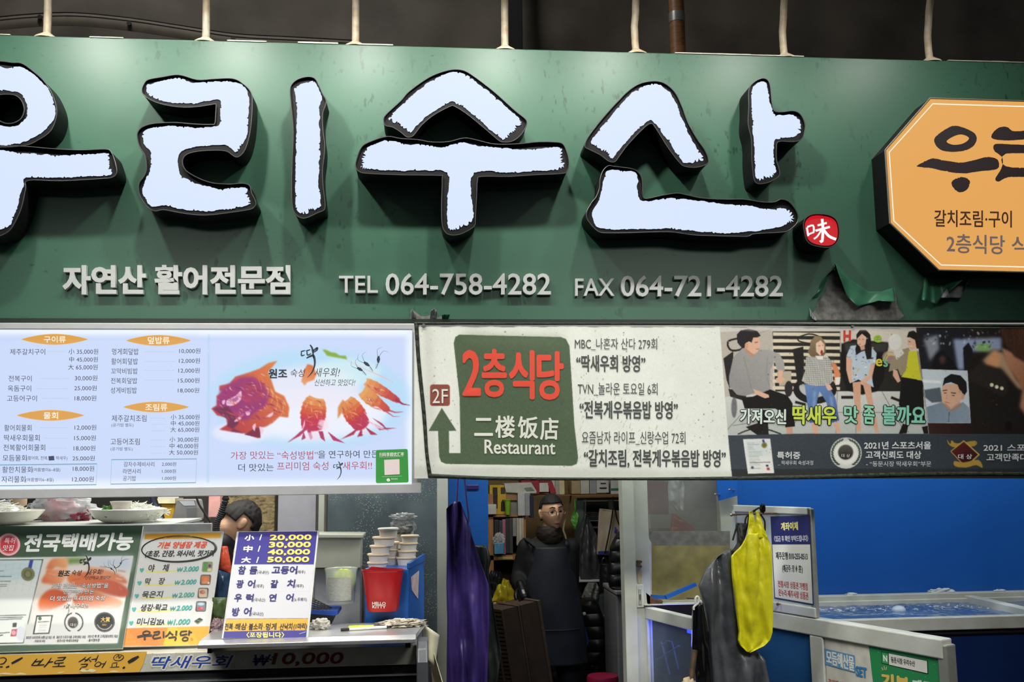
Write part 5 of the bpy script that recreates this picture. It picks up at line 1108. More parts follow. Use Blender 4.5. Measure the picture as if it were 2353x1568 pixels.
for t, bb in (('3.000', (1503, 617, 1627, 660)), ('2.000', (1483, 725, 1608, 767)), ('2.000', (1463, 832, 1590, 873)), ('2.000', (1446, 938, 1573, 980)), ('1.000', (1424, 1050, 1556, 1097))):
    b.text('₩', c8.b(bb[0]-53, bb[1]+6, bb[0]-8, bb[3]+1), '2f9c92', .01, 3, sk=3); b.text(t, c8.b(*bb), '2f9c92', .045, 3, sk=4, dy=-1)
for q, w in (([(1175, 1160), (1205, 1148), (1235, 1160), (1215, 1178), (1180, 1176), (1175, 1160)], 7), ([(1128, 1198), (1180, 1186), (1250, 1184)], 10), ([(1190, 1195), (1190, 1222)], 10),
             ([(1262, 1160), (1310, 1152), (1300, 1175), (1265, 1182), (1262, 1210), (1325, 1200)], 8), ([(1345, 1150), (1345, 1205)], 8), ([(1400, 1150), (1380, 1180), (1358, 1195)], 8), ([(1398, 1162), (1425, 1182)], 8), ([(1452, 1145), (1448, 1185)], 9), ([(1385, 1205), (1445, 1198), (1438, 1228)], 8),
             ([(1490, 1152), (1540, 1148)], 7), ([(1490, 1152), (1485, 1182), (1540, 1172)], 8), ([(1558, 1142), (1552, 1185)], 9), ([(1556, 1160), (1580, 1158)], 7), ([(1500, 1212), (1520, 1198), (1545, 1206), (1535, 1226), (1505, 1226), (1500, 1212)], 7)): b.stroke(c8(*q), w/2.1, '1e140a', 3, 'lettering', sm=3)
b.ell(c8((1577, 1215))[0][0], c8((1577, 1215))[0][1], 2.8, 2.8, 'c05a20', 3, hole=.9)
b.done(M_print, BY)

# purple and white fish price board
plp = lean(-.212, z_a+.002)
qp = [(548.5, 1223), (729, 1221.5), (703, 1468), (513, 1467)]
BP = leaning_board('fish_price_board', 'white price board with purple head and yellow strip standing on the steel shelf', 'sign board', [(544, 1222), (733, 1220), (708, 1468), (509, 1468)], plp, .008, 'c0c2c0')
ph = Photo(0, 0, 0, 0, 1.0, 'c4c5ca', qp)
P9 = lambda pts, c, **k: ph.poly(c9(pts), c, **k)
P9([(300, 320), (980, 315), (942, 600), (270, 601)], '2a2182'); P9([(205, 1052), (890, 1048), (880, 1142), (190, 1152)], 'dba82c', c2='d8a020', g=(c9((200, 1100))[0], c9((880, 1100))[0])); P9([(180, 1152), (882, 1142), (880, 1230), (180, 1230)], '2a2182'); ph.line(c9((215, 1049), (888, 1044)), .9, '3a3a40'); ph.line(c9((290, 826), (930, 822)), .5, 'b8b8bc')
ph.mesh('print', plp, M_print, BP, .0008)
b = Board(plp, .0015)
for t, bb in (('小', (365, 358, 440, 402)), ('中', (355, 448, 425, 496)), ('大', (337, 541, 412, 586))): b.text(t, c9.b(*bb), 'f0eef4', 0, 2, fat=.7, sk=2)
for x, y in ((498, 376), (485, 470), (472, 562)): b.stroke(c9((x+8, y-23), (x-8, y+25)), 2.4, 'f0eef4', 2, 'lettering')
for t, bb in (('20,000', (570, 354, 915, 408)), ('30,000', (563, 414, 908, 468)), ('40,000', (553, 475, 903, 528)), ('50,000', (548, 536, 895, 590))): b.otext(t, c9.b(*bb), 'f0d060', '1e1858', .075, .03, 2, sk=1, dy=-.5)
for t, bb in (('참', (308, 613, 370, 682)), ('돔', (400, 616, 466, 680)), ('고등어', (585, 612, 793, 680)), ('광', (292, 727, 352, 795)), ('어', (385, 727, 447, 793)), ('갈', (573, 727, 635, 793)), ('치', (710, 723, 775, 793)), ('우', (275, 842, 338, 908)), ('럭', (370, 842, 433, 906)), ('연', (560, 842, 622, 905)), ('어', (700, 840, 762, 905)), ('방', (256, 955, 318, 1026)), ('어', (352, 953, 415, 1024))): b.text(t, c9.b(*bb), '1f1a6a', .05, 2, sk=3)
for t, bb in (('(국내산)', (468, 650, 563, 684)), ('(제주)', (793, 648, 862, 680)), ('(제주)', (452, 763, 522, 797)), ('(제주)', (779, 762, 848, 794)), ('(국내산)', (437, 876, 533, 910)), ('(노루웨이)', (766, 873, 876, 908)), ('(국내산)', (420, 991, 519, 1027))): b.text(t, c9.b(*bb), '222226', .008, 2, sk=1)
x_ = [(203, 268), (290, 383), (400, 515), (540, 630), (655, 760), (768, 878)]
for t, (a, c) in zip(('전복', '해삼', '불소라', '멍게', '산낙치', '(1마리)'), x_): b.text(t, c9.b(a, 1086, c, 1140), '1c1a16', .0, 2, shear=.15, dy=-1, fat=.35)
for x in (280, 392, 528, 645): b.ell(*c9((x, 1118))[0], .9, .9, '1c1a16', 2, n=8)
b.text('〈포장됩니다〉', c9.b(380, 1156, 692, 1204), 'e6e070', .04, 2)
for q in ([(815, 1172), (870, 1155)], [(860, 1060), (870, 1035)]): b.stroke(c9(*q), .8, 'c8c8d8', 3)
b.done(M_print, BP)

# case behind the boards that carries the plates
zc = at(440, 1207, .26)[2]
xc1 = at(486.5, 1200, .26)[0]
CS = thing('display_case', 'white display case whose edge shows behind the side dish board', 'display case', (-1.5, .4, 1.2))
MB().box(-2.3, .28, 1.2, -1.085, .80, zc).build('case_body', mat('case_white', 'c6c8c4', .4), CS, bev=.006)
zcl = MB().box(-2.3, .285, zc-.004, -1.08, .81, zc+.006).build('case_top', M_alu, CS); MB().box(-2.3, .262, 1.2, xc1, .279, zc+.006).build('case_front', mat('case_white', 'c6c8c4'), CS, bev=.003)
ZC = zc+.006
# platters
M_china = mat('white_china', 'e2dfd2', .25, var=.03)
M_rad = mat('radish_white', 'e8e8dc', .35, var=.04)
M_green = mat('parsley_green', '4c8a2c', .5, var=.4, scale=60)
M_sauce = mat('red_brown_sauce', '9a4a34', .2, var=.15)
M_pink = mat('pink_sauce', 'c89a8c', .3)
def strands(c, rx, ry, h, n, seed, name='shredded_radish', label=None):
    R = random.Random(seed); mb = MB()
    for i in range(n):
        a = R.uniform(0, 2*PI); r = math.sqrt(R.random()); x, y = rx*r*math.cos(a), ry*r*math.sin(a); z = h*(1-r*r)*R.uniform(.5, 1.05)+.004
        d = R.uniform(0, 2*PI); l = R.uniform(.02, .04); t = R.uniform(-.25, .4)
        p = [Vector((c[0]+x+math.cos(d)*l*(k-1), c[1]+y+math.sin(d)*l*(k-1)*.8, c[2]+z+t*l*(k-1)+.004*R.uniform(-1, 1))) for k in range(3)]
        mb.tube(p, R.uniform(.0012, .0019), 4)
    mb.ell((c[0], c[1], c[2]), rx*.92, ry*.92, h*.85, 8)
    o = mb.build(name, M_rad, smooth=True); setp(o, label, 'garnish', None, 'stuff'); return o
def platter(c, r, dip, label):
    T = thing('serving_platter', label, 'plate', c, 'round white serving platters')
    MB().lathe(c, [(0, 0), (r*.45, 0), (r*.62, .006), (r*.84, .024), (r*.97, .052), (r, .060), (r*.97, .062), (r*.78, .040), (r*.4, .016), (0, .016)], 44).build('dish', M_china, T, smooth=True); return T
def sauce_cup(c, r, label, ms):
    T = thing('sauce_cup', label, 'cup', c, 'small sauce cups on the platters')
    MB().lathe(c, [(0, 0), (r*.8, 0), (r*.97, .03), (r*1.03, .032), (r*1.03, .036), (r*.93, .036), (r*.78, .004), (0, .004)], 24).build('cup', M_china, T, smooth=True)
    MB().lathe((c[0], c[1], c[2]+.024), [(0, 0), (r*.9, 0), (r*.9, .003), (0, .003)], 24).build('sauce', ms, T); return T
cA = at(296, 1200, .46); rA = .16
platter((cA[0]-.01, .46, ZC), rA*1.0, 0, 'lower white platter peeping out under the stacked platter behind the green poster board')
sauce_cup((at(284, 1200, .38)[0], .37, ZC+.022), .046, 'sauce cup squeezed between the two stacked platters', M_sauce)
strands((cA[0]+.03, .44, ZC+.01), .10, .08, .03, 160, 3, label='shredded white radish on the lower of the two stacked platters')
ZP = at(296, 1196, .46)[2]-.012
platter((cA[0], .46, ZP), rA, 0, 'upper white platter of the stack, holding shredded radish and a pink sauce cup')
strands((cA[0]+.02, .46, ZP+.036), .135, .12, .045, 420, 4, label='shredded white radish heaped on the upper stacked platter')
sauce_cup((at(276, 1165, .38)[0], .39, ZP+.062), .044, 'pink sauce cup sitting high on the upper stacked platter', M_pink)
def parsley(c, s, label):
    mb = MB(); R = random.Random(5)
    for i in range(40): mb.ell((c[0]+R.uniform(-s, s), c[1]+R.uniform(-s, s)*.6, c[2]+R.uniform(0, s)), .006, .006, .005, 4)
    setp(mb.build('parsley_sprig', M_green, smooth=True), label, 'garnish')
parsley((at(246, 1165, .37)[0], .38, ZP+.06), .018, 'curly green parsley beside the pink sauce cup')
parsley((at(250, 1203, .33)[0], .34, ZC+.03), .014, 'dark green leaf garnish under the upper stacked platter')
cB = at(-8, 1200, .42)
platter((cB[0], .42, ZC), .19, 0, 'white platter at the photo edge behind the round red badge')
strands((cB[0]-.02, .42, ZC+.03), .155, .12, .075, 420, 8, label='shredded white radish on the platter at the photo edge')
# plastic bag with red things, crate, roll, behind the platters
M_film = mat('thin_plastic_film', 'd4d8d8', .25, alpha=.38, var=.25, scale=12, bump=.6)
M_crimson = mat('crimson_rubber', 'a02c3c', .45)
def crumple(c, rx, ry, rz, amp, seed, fr=9, n=26, lump=None):
    R = Vector((seed*1.7, seed*.3, seed)); mb = MB(); prof = [(math.sin(PI*i/n), -math.cos(PI*i/n)) for i in range(n+1)]; vs, fs = [], []; k_ = n*2
    for r, z in prof:
        for k in range(k_):
            a = 2*PI*k/k_; d = Vector((r*math.cos(a), r*math.sin(a), z)); w = 1+amp*(noise.noise(d*fr*.35+R)+.6*abs(noise.noise(d*fr+R)))
            p = Vector((d.x*rx*w, d.y*ry*w, d.z*rz*w)); 
            if lump: p = lump(p)
            vs.append(p+Vector(c))
    for i in range(n):
        for k in range(k_): fs.append((i*k_+k, i*k_+(k+1) % k_, (i+1)*k_+(k+1) % k_, (i+1)*k_+k))
    return mb.add(vs, fs)
BGp = at(142, 1188, .72); Tb = thing('plastic_bag', 'clear plastic bag of crimson rubber gloves behind the green poster board', 'bag', (BGp[0], .7, ZC))
crumple((BGp[0]+.0, .72, ZC+.055), .135, .08, .07, .3, 2).build('film', M_film, Tb, smooth=True)
crumple((BGp[0]-.045, .72, ZC+.13), .045, .04, .04, .5, 5).build('bag_knot', M_film, Tb, smooth=True)
crumple((BGp[0]-.005, .72, ZC+.045), .075, .05, .055, .6, 6, 5).build('red_glove', M_crimson, Tb, smooth=True)
crumple((BGp[0]+.075, .70, ZC+.03), .05, .03, .03, .7, 9, 6).build('red_glove', mat('dark_red_rubber', '7c2238', .45), Tb, smooth=True)
pr = at(38, 1170, .78); T = thing('paper_roll', 'tan upright paper roll with a blue stripe behind the platter at the photo edge', 'roll', (pr[0], .8, ZC))
MB().lathe((pr[0], .8, ZC), [(.036, 0), (.036, .26), (.012, .26), (.012, .24)], 20).build('roll', mat('tan_paper', 'b8a184', .6), T, smooth=True)
MB().lathe((pr[0], .8, at(38, 1179, .8)[2]), [(.0365, -.006), (.0365, .004)], 20).build('stripe', mat('dusty_blue', '6a7488', .6), T, smooth=True)
pthing('blue_crate', 'dull blue crate at the photo edge behind the white platter', 'crate', (-40, 1146, 18, 1215), .86, .2, mat('crate_blue', '54627e', .5))
setp(crumple((at(63, 1195, .74)[0], .74, ZC+.035), .032, .03, .04, .1, 3).build('black_cap_bottle', M_dark, smooth=True), 'small round black lump beside the clear plastic bag', 'container')
# kitchen things farther in
def prism_px(pts, Y, d): 
    A = wallplane(Y).hits(pts); B = A.copy(); B[:, 1] += d; return MB().prism(A, B)
T = thing('weighing_scale', 'grey weighing scale head with a display seen above the side dish board', 'scale', at(430, 1205, 1.0))
prism_px(d2((1100, 75), (1330, 75), (1350, 180), (1350, 330), (1200, 385), (1010, 385), (1040, 300), (1070, 200)), .91, .15).build('housing', mat('scale_grey', '8a8684', .45), T, bev=.006)
prism_px(d2((1130, 90), (1310, 90), (1330, 145), (1190, 148)), .906, .005).build('display_panel', mat('scale_display', 'c4c6cc', .3), T)
prism_px(d2((1225, 180), (1345, 175), (1345, 300), (1235, 310)), .906, .005).build('side_panel', mat('scale_panel', '707070', .5), T)
MB().box(at(390, 1205, .91)[0], .91, 1.2, at(452, 1205, .91)[0], 1.06, at(430, 1203, .91)[2]).build('pedestal', M_grey, T)
PT_ = thing('prep_table', 'steel kitchen table under the weighing scale', 'table', (-1.7, 1.2, 0)); MB().box(-2.5, .9, 1.17, -1.13, 1.09, 1.2).build('table_top', M_steel, PT_)
for x_ in (-2.45, -1.18):
    for y_ in (.93, 1.06): MB().box(x_-.02, y_-.02, 0, x_+.02, y_+.02, 1.17).build('leg', M_steel, PT_)
T = thing('yellow_stand', 'cream and yellow shelf stand behind the weighing scale', 'stand', at(380, 1190, 1.5))
prism_px(d2((860, 60), (1080, 60), (1080, 120), (880, 120)), 1.95, .2).build('cream_top', mat('stand_cream', 'e8e2bc', .5), T)  # one even cream colour for the stand top
prism_px(d2((910, 120), (1075, 120), (1060, 300), (960, 320)), 1.97, .15).build('yellow_front', mat('stand_yellow', 'c89a20', .5), T)
pbox(370, 1194, 402, 1640, 1.99, .12).build('base', M_grey, T)
pthing('glowing_packets', 'packet row with an added glow of its own on the shelf above the weighing scale', 'packets', (362, 1133, 402, 1146), 1.96, .1, emit('packet_glow', 'f0ece0', .9))  # packets given emission in place of light falling on them
pthing('steel_upright', 'grey steel upright between the weighing scale and the black hose', 'upright', (462, 900, 486, 1800), 1.75, .05, M_steel)
T = thing('corrugated_hose', 'black ribbed hose hanging beside the bent dark-haired head', 'hose', at(500, 1140, .62))
hp_ = [at(x, y, .62) for x, y in d2((1715, -520), (1705, 30), (1680, 140), (1640, 260), (1600, 360), (1590, 480), (1600, 620))]
hp_ = smooth_loop(hp_, 14, False); MB().tube(hp_, [.0145+.0035*math.sin(i*2.1) for i in range(len(hp_))], 12).build('hose', mat('hose_rubber', '17171a', .35), T, smooth=True, ang=0)
setp(MB().tube(smooth_loop([at(x, y, .9) for x, y in d2((1120, -2240), (1300, -300), (1350, 60), (1440, 230), (1520, 360), (1560, 480))], 6, False), .0055, 8).build('black_cable', M_black, smooth=True), 'thin black cable slanting across in front of the weighing scale', 'cable')
setp(MB().tube(smooth_loop([at(x, y, 1.1) for x, y in d2((730, -2240), (780, -300), (800, 60), (850, 180), (920, 330))], 6, False), .012, 8).build('blue_hose', mat('navy_hose', '262c48', .4), smooth=True), 'dark navy hose behind the upper platter', 'hose')
pthing('pink_bag', 'pale pink bag hanging behind the black ribbed hose', 'bag', (478, 1120, 507, 1190), 1.72, .08, mat('pale_pink', 'd09a94', .5))
pthing('patterned_panel', 'gold patterned wall panel behind the bent dark-haired head', 'panel', (515, 1080, 633, 1300), 2.34, .055, mat('gold_pattern', 'a89468', .5, c2='4c4430', scale=34, dist=(1, 1, 2.2)))
struct(pbox(631, 1000, 728, 1560, .9, .10).build('trim_1', mat('lavender_white', 'b6b4ba', .5, var=.05)))
struct(pbox(726, 1000, 747, 1560, .86, .12).build('trim_2', mat('cream_post', 'bfc2b2', .45, var=.04)))
# glass partition with glittering film
def holo():
    M = mat('glitter_film', '6c787c', .25, var=.4, scale=3); nt = M.node_tree; N, K = nt.nodes, nt.links
    b_ = N['Principled BSDF']; old = b_.inputs['Base Color'].links[0].from_socket
    tc = N.new('ShaderNodeTexCoord'); vo = N.new('ShaderNodeTexVoronoi'); vo.inputs['Scale'].default_value = 120; K.new(tc.outputs['Object'], vo.inputs['Vector'])
    lt = N.new('ShaderNodeMath'); lt.operation = 'LESS_THAN'; lt.inputs[1].default_value = .25; K.new(vo.outputs['Distance'], lt.inputs[0])
    nz = N.new('ShaderNodeTexNoise'); nz.inputs['Scale'].default_value = 4.5; K.new(tc.outputs['Object'], nz.inputs['Vector'])
    mr = N.new('ShaderNodeMapRange'); mr.inputs[1].default_value = .44; mr.inputs[2].default_value = .56; K.new(nz.outputs['Fac'], mr.inputs[0])
    mm = N.new('ShaderNodeMath'); mm.operation = 'MULTIPLY'; K.new(lt.outputs[0], mm.inputs[0]); K.new(mr.outputs[0], mm.inputs[1])
    hs = N.new('ShaderNodeHueSaturation'); hs.inputs['Saturation'].default_value = .75; hs.inputs['Value'].default_value = .75; K.new(vo.outputs['Color'], hs.inputs['Color'])
    mx = N.new('ShaderNodeMix'); mx.data_type = 'RGBA'; K.new(mm.outputs[0], mx.inputs['Factor']); K.new(old, mx.inputs['A']); K.new(hs.outputs[0], mx.inputs['B']); K.new(mx.outputs['Result'], b_.inputs['Base Color'])
    b_.inputs['Alpha'].default_value = .93; return M
struct(pbox(747, 1000, 1008, 1600, .88, .012).build('window_1', holo()))
struct(pbox(1005, 1000, 1029, 1640, .72, .10).build('trim_3', mat('cream_post2', 'b4b6aa', .45, var=.04), bev=.003))
pthing('olive_cloth', 'olive brown cloth hung behind the glittering glass', 'cloth', (872, 700, 938, 1198), 1.2, .03, mat('olive', '7a7444', .7, bump=.3))
pthing('dusky_cloth', 'dusky red cloth hung behind the glittering glass', 'cloth', (796, 700, 830, 1200), 1.2, .03, mat('dusky_red', '80484c', .7))
# cream box with lid
T = thing('cream_box', 'cream plastic box with a lid behind the purple price board', 'box', at(780, 1300, .58))
prism_px(c9((900, 385), (1322, 390), (1318, 630), (900, 630)), .58, .14).build('box_body', M_cream, T, bev=.004)
prism_px(c9((900, 350), (1345, 352), (1340, 386), (900, 386)), .56, .19).build('box_lid', M_cream, T, bev=.005)
pbox(722, 1306, 828, 1465, .6, .12).build('box_stand', M_grey, T)
# lidded sauce tubs
M_tub = mat('translucent_tub', 'd4d0ca', .35, var=.04); M_tlid = mat('tub_lid', 'd8c4a4', .4, var=.1); M_tlw = mat('tub_lid_white', 'dcdad0', .4)
def tub(cx, cyt, w, Y, label, ml=M_tlid):
    c = at(cx, cyt, Y); r = w/2/2200*(Y+4); h = .039
    T = thing('sauce_tub', label, 'tub', (c[0], Y, c[2]-h), 'stacked lidded sauce tubs')
    z = c[2]-h
    MB().lathe((c[0], Y, z), [(0, 0), (r*.78, 0), (r*.9, h*.85), (r*.9, h*.86), (0, h*.86)], 26).build('tub', M_tub, T, smooth=True)
    MB().lathe((c[0], Y, z+h*.80), [(r*.93, 0), (r, .002), (r, .007), (r*.95, .009), (r*.8, .008), (0, .008)], 26).build('lid', ml, T, smooth=True)
    MB().box(c[0]+r*.9, Y-.005, z+h*.84, c[0]+r*1.12, Y+.005, z+h*.88).build('lid_tab', ml, T)
pos = ['topmost', 'second from the top', 'third from the top', 'fourth from the top', 'lowest']
for i, (x, y, w) in enumerate(((1412, 545, 345), (1345, 690, 395), (1280, 835, 355), (1245, 975, 360), (1230, 1115, 340))): p = d3((x, y))[0]; tub(p[0], p[1], w/7.353, .24, pos[i]+' sauce tub in the front stack above the red bin', M_tlw if i == 0 else M_tlid)
for i, (x, y, w) in enumerate(((1440, 808, 220), (1450, 925, 200), (1450, 1060, 190))): p = d3((x, y))[0]; tub(p[0], p[1]-4, 44, .335, ['upper', 'middle', 'lower'][i]+' sauce tub half hidden behind the front stack of tubs')
for i, (x, y, w) in enumerate(((1778, 665, 300), (1755, 790, 310), (1735, 920, 320), (1712, 1030, 330))): p = d3((x, y))[0]; tub(p[0], p[1], w/7.353, .30, ['topmost', 'second', 'third', 'lowest'][i]+' sauce tub in the rear stack on the blue drawer box')
T = thing('wrapped_jar', 'clear film wrapped jar of black food behind the sauce tubs', 'jar', at(925, 1215, .42))
c_ = at(926, 1211, .42)
MB().lathe((c_[0], .42, c_[2]-.03), [(0, 0), (.04, 0), (.047, .02), (.047, .05), (0, .052)], 24).build('contents', mat('black_food', '1a1918', .3, var=.5, scale=80, bump=.5), T, smooth=True)
crumple((c_[0], .42, c_[2]), .056, .054, .042, .18, 4, 14).build('film', mat('cling_film', 'd8dcdc', .1, alpha=.22, var=.1, bump=.8), T, smooth=True)
crumple((c_[0], .42, c_[2]+.045), .05, .045, .014, .5, 8, 14).build('film_top', mat('cling_film2', 'b8bcbc', .15, alpha=.6, var=.3, bump=.8), T, smooth=True)
pbox(905, 1222, 950, 1300, .40, .06).build('jar_support', M_tub, T)
# blue drawer box
M_blue = mat('blue_plastic', '1d5aa8', .35, var=.06)
T = thing('blue_drawer_box', 'blue plastic box carrying the rear stack of sauce tubs behind the red bin', 'box', at(900, 1440, .2))
fx = [(at(837, 1400, .17)[0], .17), (at(938, 1400, .14)[0], .14), (at(975, 1400, .50)[0], .50), (at(872, 1400, .52)[0], .52)]
zl, zh = 1.2, at(900, 1306, .17)[2]
MB().prism([(x, y, zl) for x, y in fx], [(x, y, zh) for x, y in fx]).build('box_body', M_blue, T, bev=.006)
dx, dy = fx[2][0]-fx[1][0], fx[2][1]-fx[1][1]
MB().hexa([(fx[1][0]-.006, fx[1][1], zh), (fx[1][0]+.006, fx[1][1], zh), (fx[2][0]+.006, fx[2][1], zh), (fx[2][0]-.006, fx[2][1], zh), (fx[1][0]-.006, fx[1][1], zh+.02), (fx[1][0]+.006, fx[1][1], zh+.02), (fx[2][0]+.006, fx[2][1], zh+.03), (fx[2][0]-.006, fx[2][1], zh+.03)]).build('rim', M_blue, T)
nrm = Vector((dy, -dx, 0)).normalized()
pls = Plane((fx[1][0], fx[1][1], 0), nrm)
A = pls.hits(c9((1735, 705), (1800, 650), (1792, 885), (1740, 810)), .0015); MB().add(A, [(0, 1, 2, 3)]).build('sticker', mat('photo_sticker', 'c8a0a0', .4, c2='d8d0d0', scale=30), T, solid=.0006)
# red bin with lettering
T = thing('red_bin', 'small red plastic bin with white lettering in front of the blue box', 'bin', at(878, 1400, .07))
M_red = mat('red_plastic', 'b81e26', .35, var=.05)
zt_, zb2 = at(878, 1313, .07)[2], at(878, 1407, .07)[2]; rt, rb = .0865, .064; xc = at(879, 1350, .07)[0]
def fl(mb): 
    mb.v = [(x, .1+(y-.1)*.55, z) for x, y, z in mb.v]; return mb
fl(MB().lathe((xc, .1, zb2), [(0, 0), (rb*.9, 0), (rb, .008), (rt*.97, zt_-zb2-.006), (rt, zt_-zb2), (rt*.96, zt_-zb2), (rb*.93, .01), (0, .006)], 40)).build('bin_body', M_red, T, smooth=True)
fl(MB().lathe((xc, .1, zt_-.004), [(rt*.98, 0), (rt*1.03, .003), (rt*1.03, .008), (rt*.96, .008), (rt*.96, 0)], 40)).build('bin_rim', M_red, T, smooth=True)
prism_px(c9((1380, 640), (1410, 618), (1580, 635), (1600, 660), (1560, 700), (1400, 700)), .145, .004).build('hanging_tab', M_red, T)
def on_bin(P, off):
    V = wallplane(.05).hits(P)
    for i, v in enumerate(V):
        t = (v[2]-zb2)/(zt_-zb2); r = rb+(rt-rb)*t; s = max(-1, min(1, (v[0]-xc)/r)); V[i][1] = .1-.55*r*math.sqrt(1-s*s)-off
    return V
class BinPl(Plane):
    def hits(s, P, off=0.0): return on_bin(P, off)
b = Board(BinPl((0, .05, 0), (0, -1, 0)), .001)
b.text('HELLO', c9.b(1412, 912, 1526, 938), 'e8dcdc', .07, 1); b.text('KITTY', c9.b(1414, 940, 1526, 966), 'e8dcdc', .07, 1)
b.done(M_print, T)
# clear tub with a label, black basket, shelf bits
T = thing('clear_tub', 'clear plastic tub with a printed label and yellow paper left of the red bin', 'tub', at(785, 1390, .2))
c_ = at(783, 1385, .22); rr = .066; hh = at(783, 1308, .22)[2]-c_[2]
MB().lathe((c_[0], .22, c_[2]), [(0, 0), (rr*.9, 0), (rr, hh*.9), (rr*1.06, hh), (rr*1.06, hh*1.02), (rr*.97, hh), (rr*.86, .005)], 30).build('tub', mat('clear_plastic', 'dce4dc', .15, alpha=.35, var=.05), T, smooth=True)
lb = MB()
lb.grid(lambda u, v: (c_[0]+rr*1.0*math.cos(math.radians(215+100*u)), .22+rr*1.0*math.sin(math.radians(215+100*u)), c_[2]+hh*(.1+.68*v)), 14, 4).build('label', mat('printed_label', 'd4d8d0', .5, c2='a8aca4', scale=70, dist=(1, 1, 9)), T, smooth=True)
crumple((c_[0]+.01, .23, c_[2]+hh*.5), rr*.75, rr*.6, hh*.48, .15, 3).build('yellow_paper', mat('neon_yellow', 'bccc30', .5), T, smooth=True)
T = thing('black_basket', 'black plastic basket with a blue rim right of the purple price board', 'basket', at(745, 1460, .12))
A = wallplane(.12).hits(c9((880, 985), (1118, 1000), (1045, 1150), (880, 1150))); B = A.copy(); B[:, 1] += .16
MB().prism(A, B).build('basket_body', M_dark, T, bev=.004)
A = wallplane(.115).hits(c9((880, 975), (1130, 985), (1135, 1012), (1100, 1022), (880, 1005))); B = A.copy(); B[:, 1] += .17; MB().prism(A, B).build('blue_rim', mat('bright_blue', '2454b8', .35), T)
g = MB()
tg = [at(x, y, Y) for (x, y), Y in zip(c9((925, 880), (1115, 975), (1115, 990), (900, 975)), (.26, .2, .12, .12))]
for i in range(9):
    u = i/8; g.tube([Vector(tg[3])*(1-u)+Vector(tg[2])*u, Vector(tg[0])*(1-u)+Vector(tg[1])*u], .0028, 4)
for i in range(6):
    u = i/5; g.tube([Vector(tg[3])*(1-u)+Vector(tg[0])*u, Vector(tg[2])*(1-u)+Vector(tg[1])*u], .0028, 4)
g.build('lattice_lid', M_dark, T)
struct(pbox(730, 1300, 840, 1460, .74, .05).build('wall_splash', mat('rusty_steel', '8c867c', .4, .3, c2='5e4636', scale=9)))
ZS = z_a+.0005
T = thing('marker_pen', 'white marker pen with black cap lying on the steel shelf', 'pen', (at(830, 1458, -.1)[0], -.1, ZS))
a_, b2 = at(783, 1459, -.10), at(888, 1454, -.06); a_[2] = b2[2] = ZS+.006; a_, b2 = Vector(a_), Vector(b2)
MB().tube([a_.lerp(b2, .18), b2], .0055, 10).build('barrel', M_white, T, smooth=True); MB().tube([a_, a_.lerp(b2, .18)], .006, 10).build('cap', M_black, T, smooth=True); MB().tube([b2, b2.lerp(a_, -.03)], .0058, 10).build('end_plug', M_black, T)
setp(MB().box(at(800, 1450, -.02)[0], -.07, ZS, at(858, 1450, -.02)[0], .03, ZS+.002).build('yellow_note', mat('neon_note', 'b8c43c', .6)), 'neon yellow paper note under the marker pen', 'note')
c_ = at(735, 1452, -.02); setp(crumple((c_[0], -.02, ZS+.016), .036, .03, .022, .4, 3).build('crumpled_tissue', mat('tissue_white', 'c8c4b8', .8), smooth=True), 'crumpled white tissue at the foot of the purple price board', 'tissue')
c_ = at(925, 1445, .0); setp(crumple((c_[0], .0, ZS+.01), .075, .05, .014, .6, 12, 16).build('crumpled_film', mat('grubby_film', 'b0a898', .35, bump=.5), smooth=True), 'grubby crumpled film at the right end of the steel shelf', 'film')
# curled poster at the counter end
T = thing('curled_poster', 'cream curled paper poster between the counter end and the white post', 'poster', at(1000, 1500, .05))
cpt = [(975, 1440), (1008, 1456), (1000, 1490)]
MB().grid(lambda u, v: Vector(at(972+38*u-10*v*u, 1434+26*u+70*v, .12-.05*math.sin(u*3)))+Vector((0, -.02*v, 0)), 12, 8).build('upper_leaf', mat('cream_paper', 'c8c4a8', .6), T, smooth=True, solid=.0006)
MB().grid(lambda u, v: Vector(at(985+10*v+28*math.sin(u*2.0)*(.4+.6*v), 1496+90*v, .10+.03*math.cos(u*3))), 10, 8).build('lower_leaf', mat('cream_paper2', 'd4cfa8', .6), T, smooth=True, solid=.0006)
# snack packets between the boards
def packet(label, pts, Y, mats, seed, group=None):
    A = wallplane(Y).hits(pts); c = A.mean(0); T = thing('snack_packet', label, 'packet', c, group)
    top = np.array(pts)
    def fn(u, v, s):
        p = top[0]*(1-u)*(1-v)+top[1]*u*(1-v)+top[2]*u*v+top[3]*(1-u)*v
        q = at(p[0], p[1], Y); q[1] -= s*(.022*math.sin(PI*u)*math.sin(PI*v)**.5)+.006*noise.noise(Vector((u*9, v*14, seed))); return q
    for (v0, v1, M_) in mats:
        mb = MB(); mb.grid(lambda u, v: fn(u, v0+(v1-v0)*v, 1), 12, 12); mb.grid(lambda u, v: fn(u, v0+(v1-v0)*v, -1), 12, 8); mb.build('wrapper', M_, T, smooth=True, ang=0)
M_po = mat('orange_foil', 'd4563c', .25, var=.3, scale=40, bump=.5); M_pn = mat('navy_foil', '26405e', .3, var=.6, scale=18, bump=.3); M_pg = mat('green_foil', '4a5a34', .35, var=.5, scale=26)
packet('orange and navy snack packet between the side dish board and purple price board', d6((180, 160), (270, 160), (345, 560), (120, 480)), .17, [(0, 1, M_po)], 1)
packet('navy foil packet below the orange one between two price boards', d6((125, 500), (330, 560), (260, 1010), (90, 980)), .12, [(0, 1, M_pn)], 2)
packet('olive foil packet lowest between the two leaning price boards', d6((50, 900), (290, 900), (230, 1230), (30, 1200)), .05, [(0, 1, M_pg)], 3)
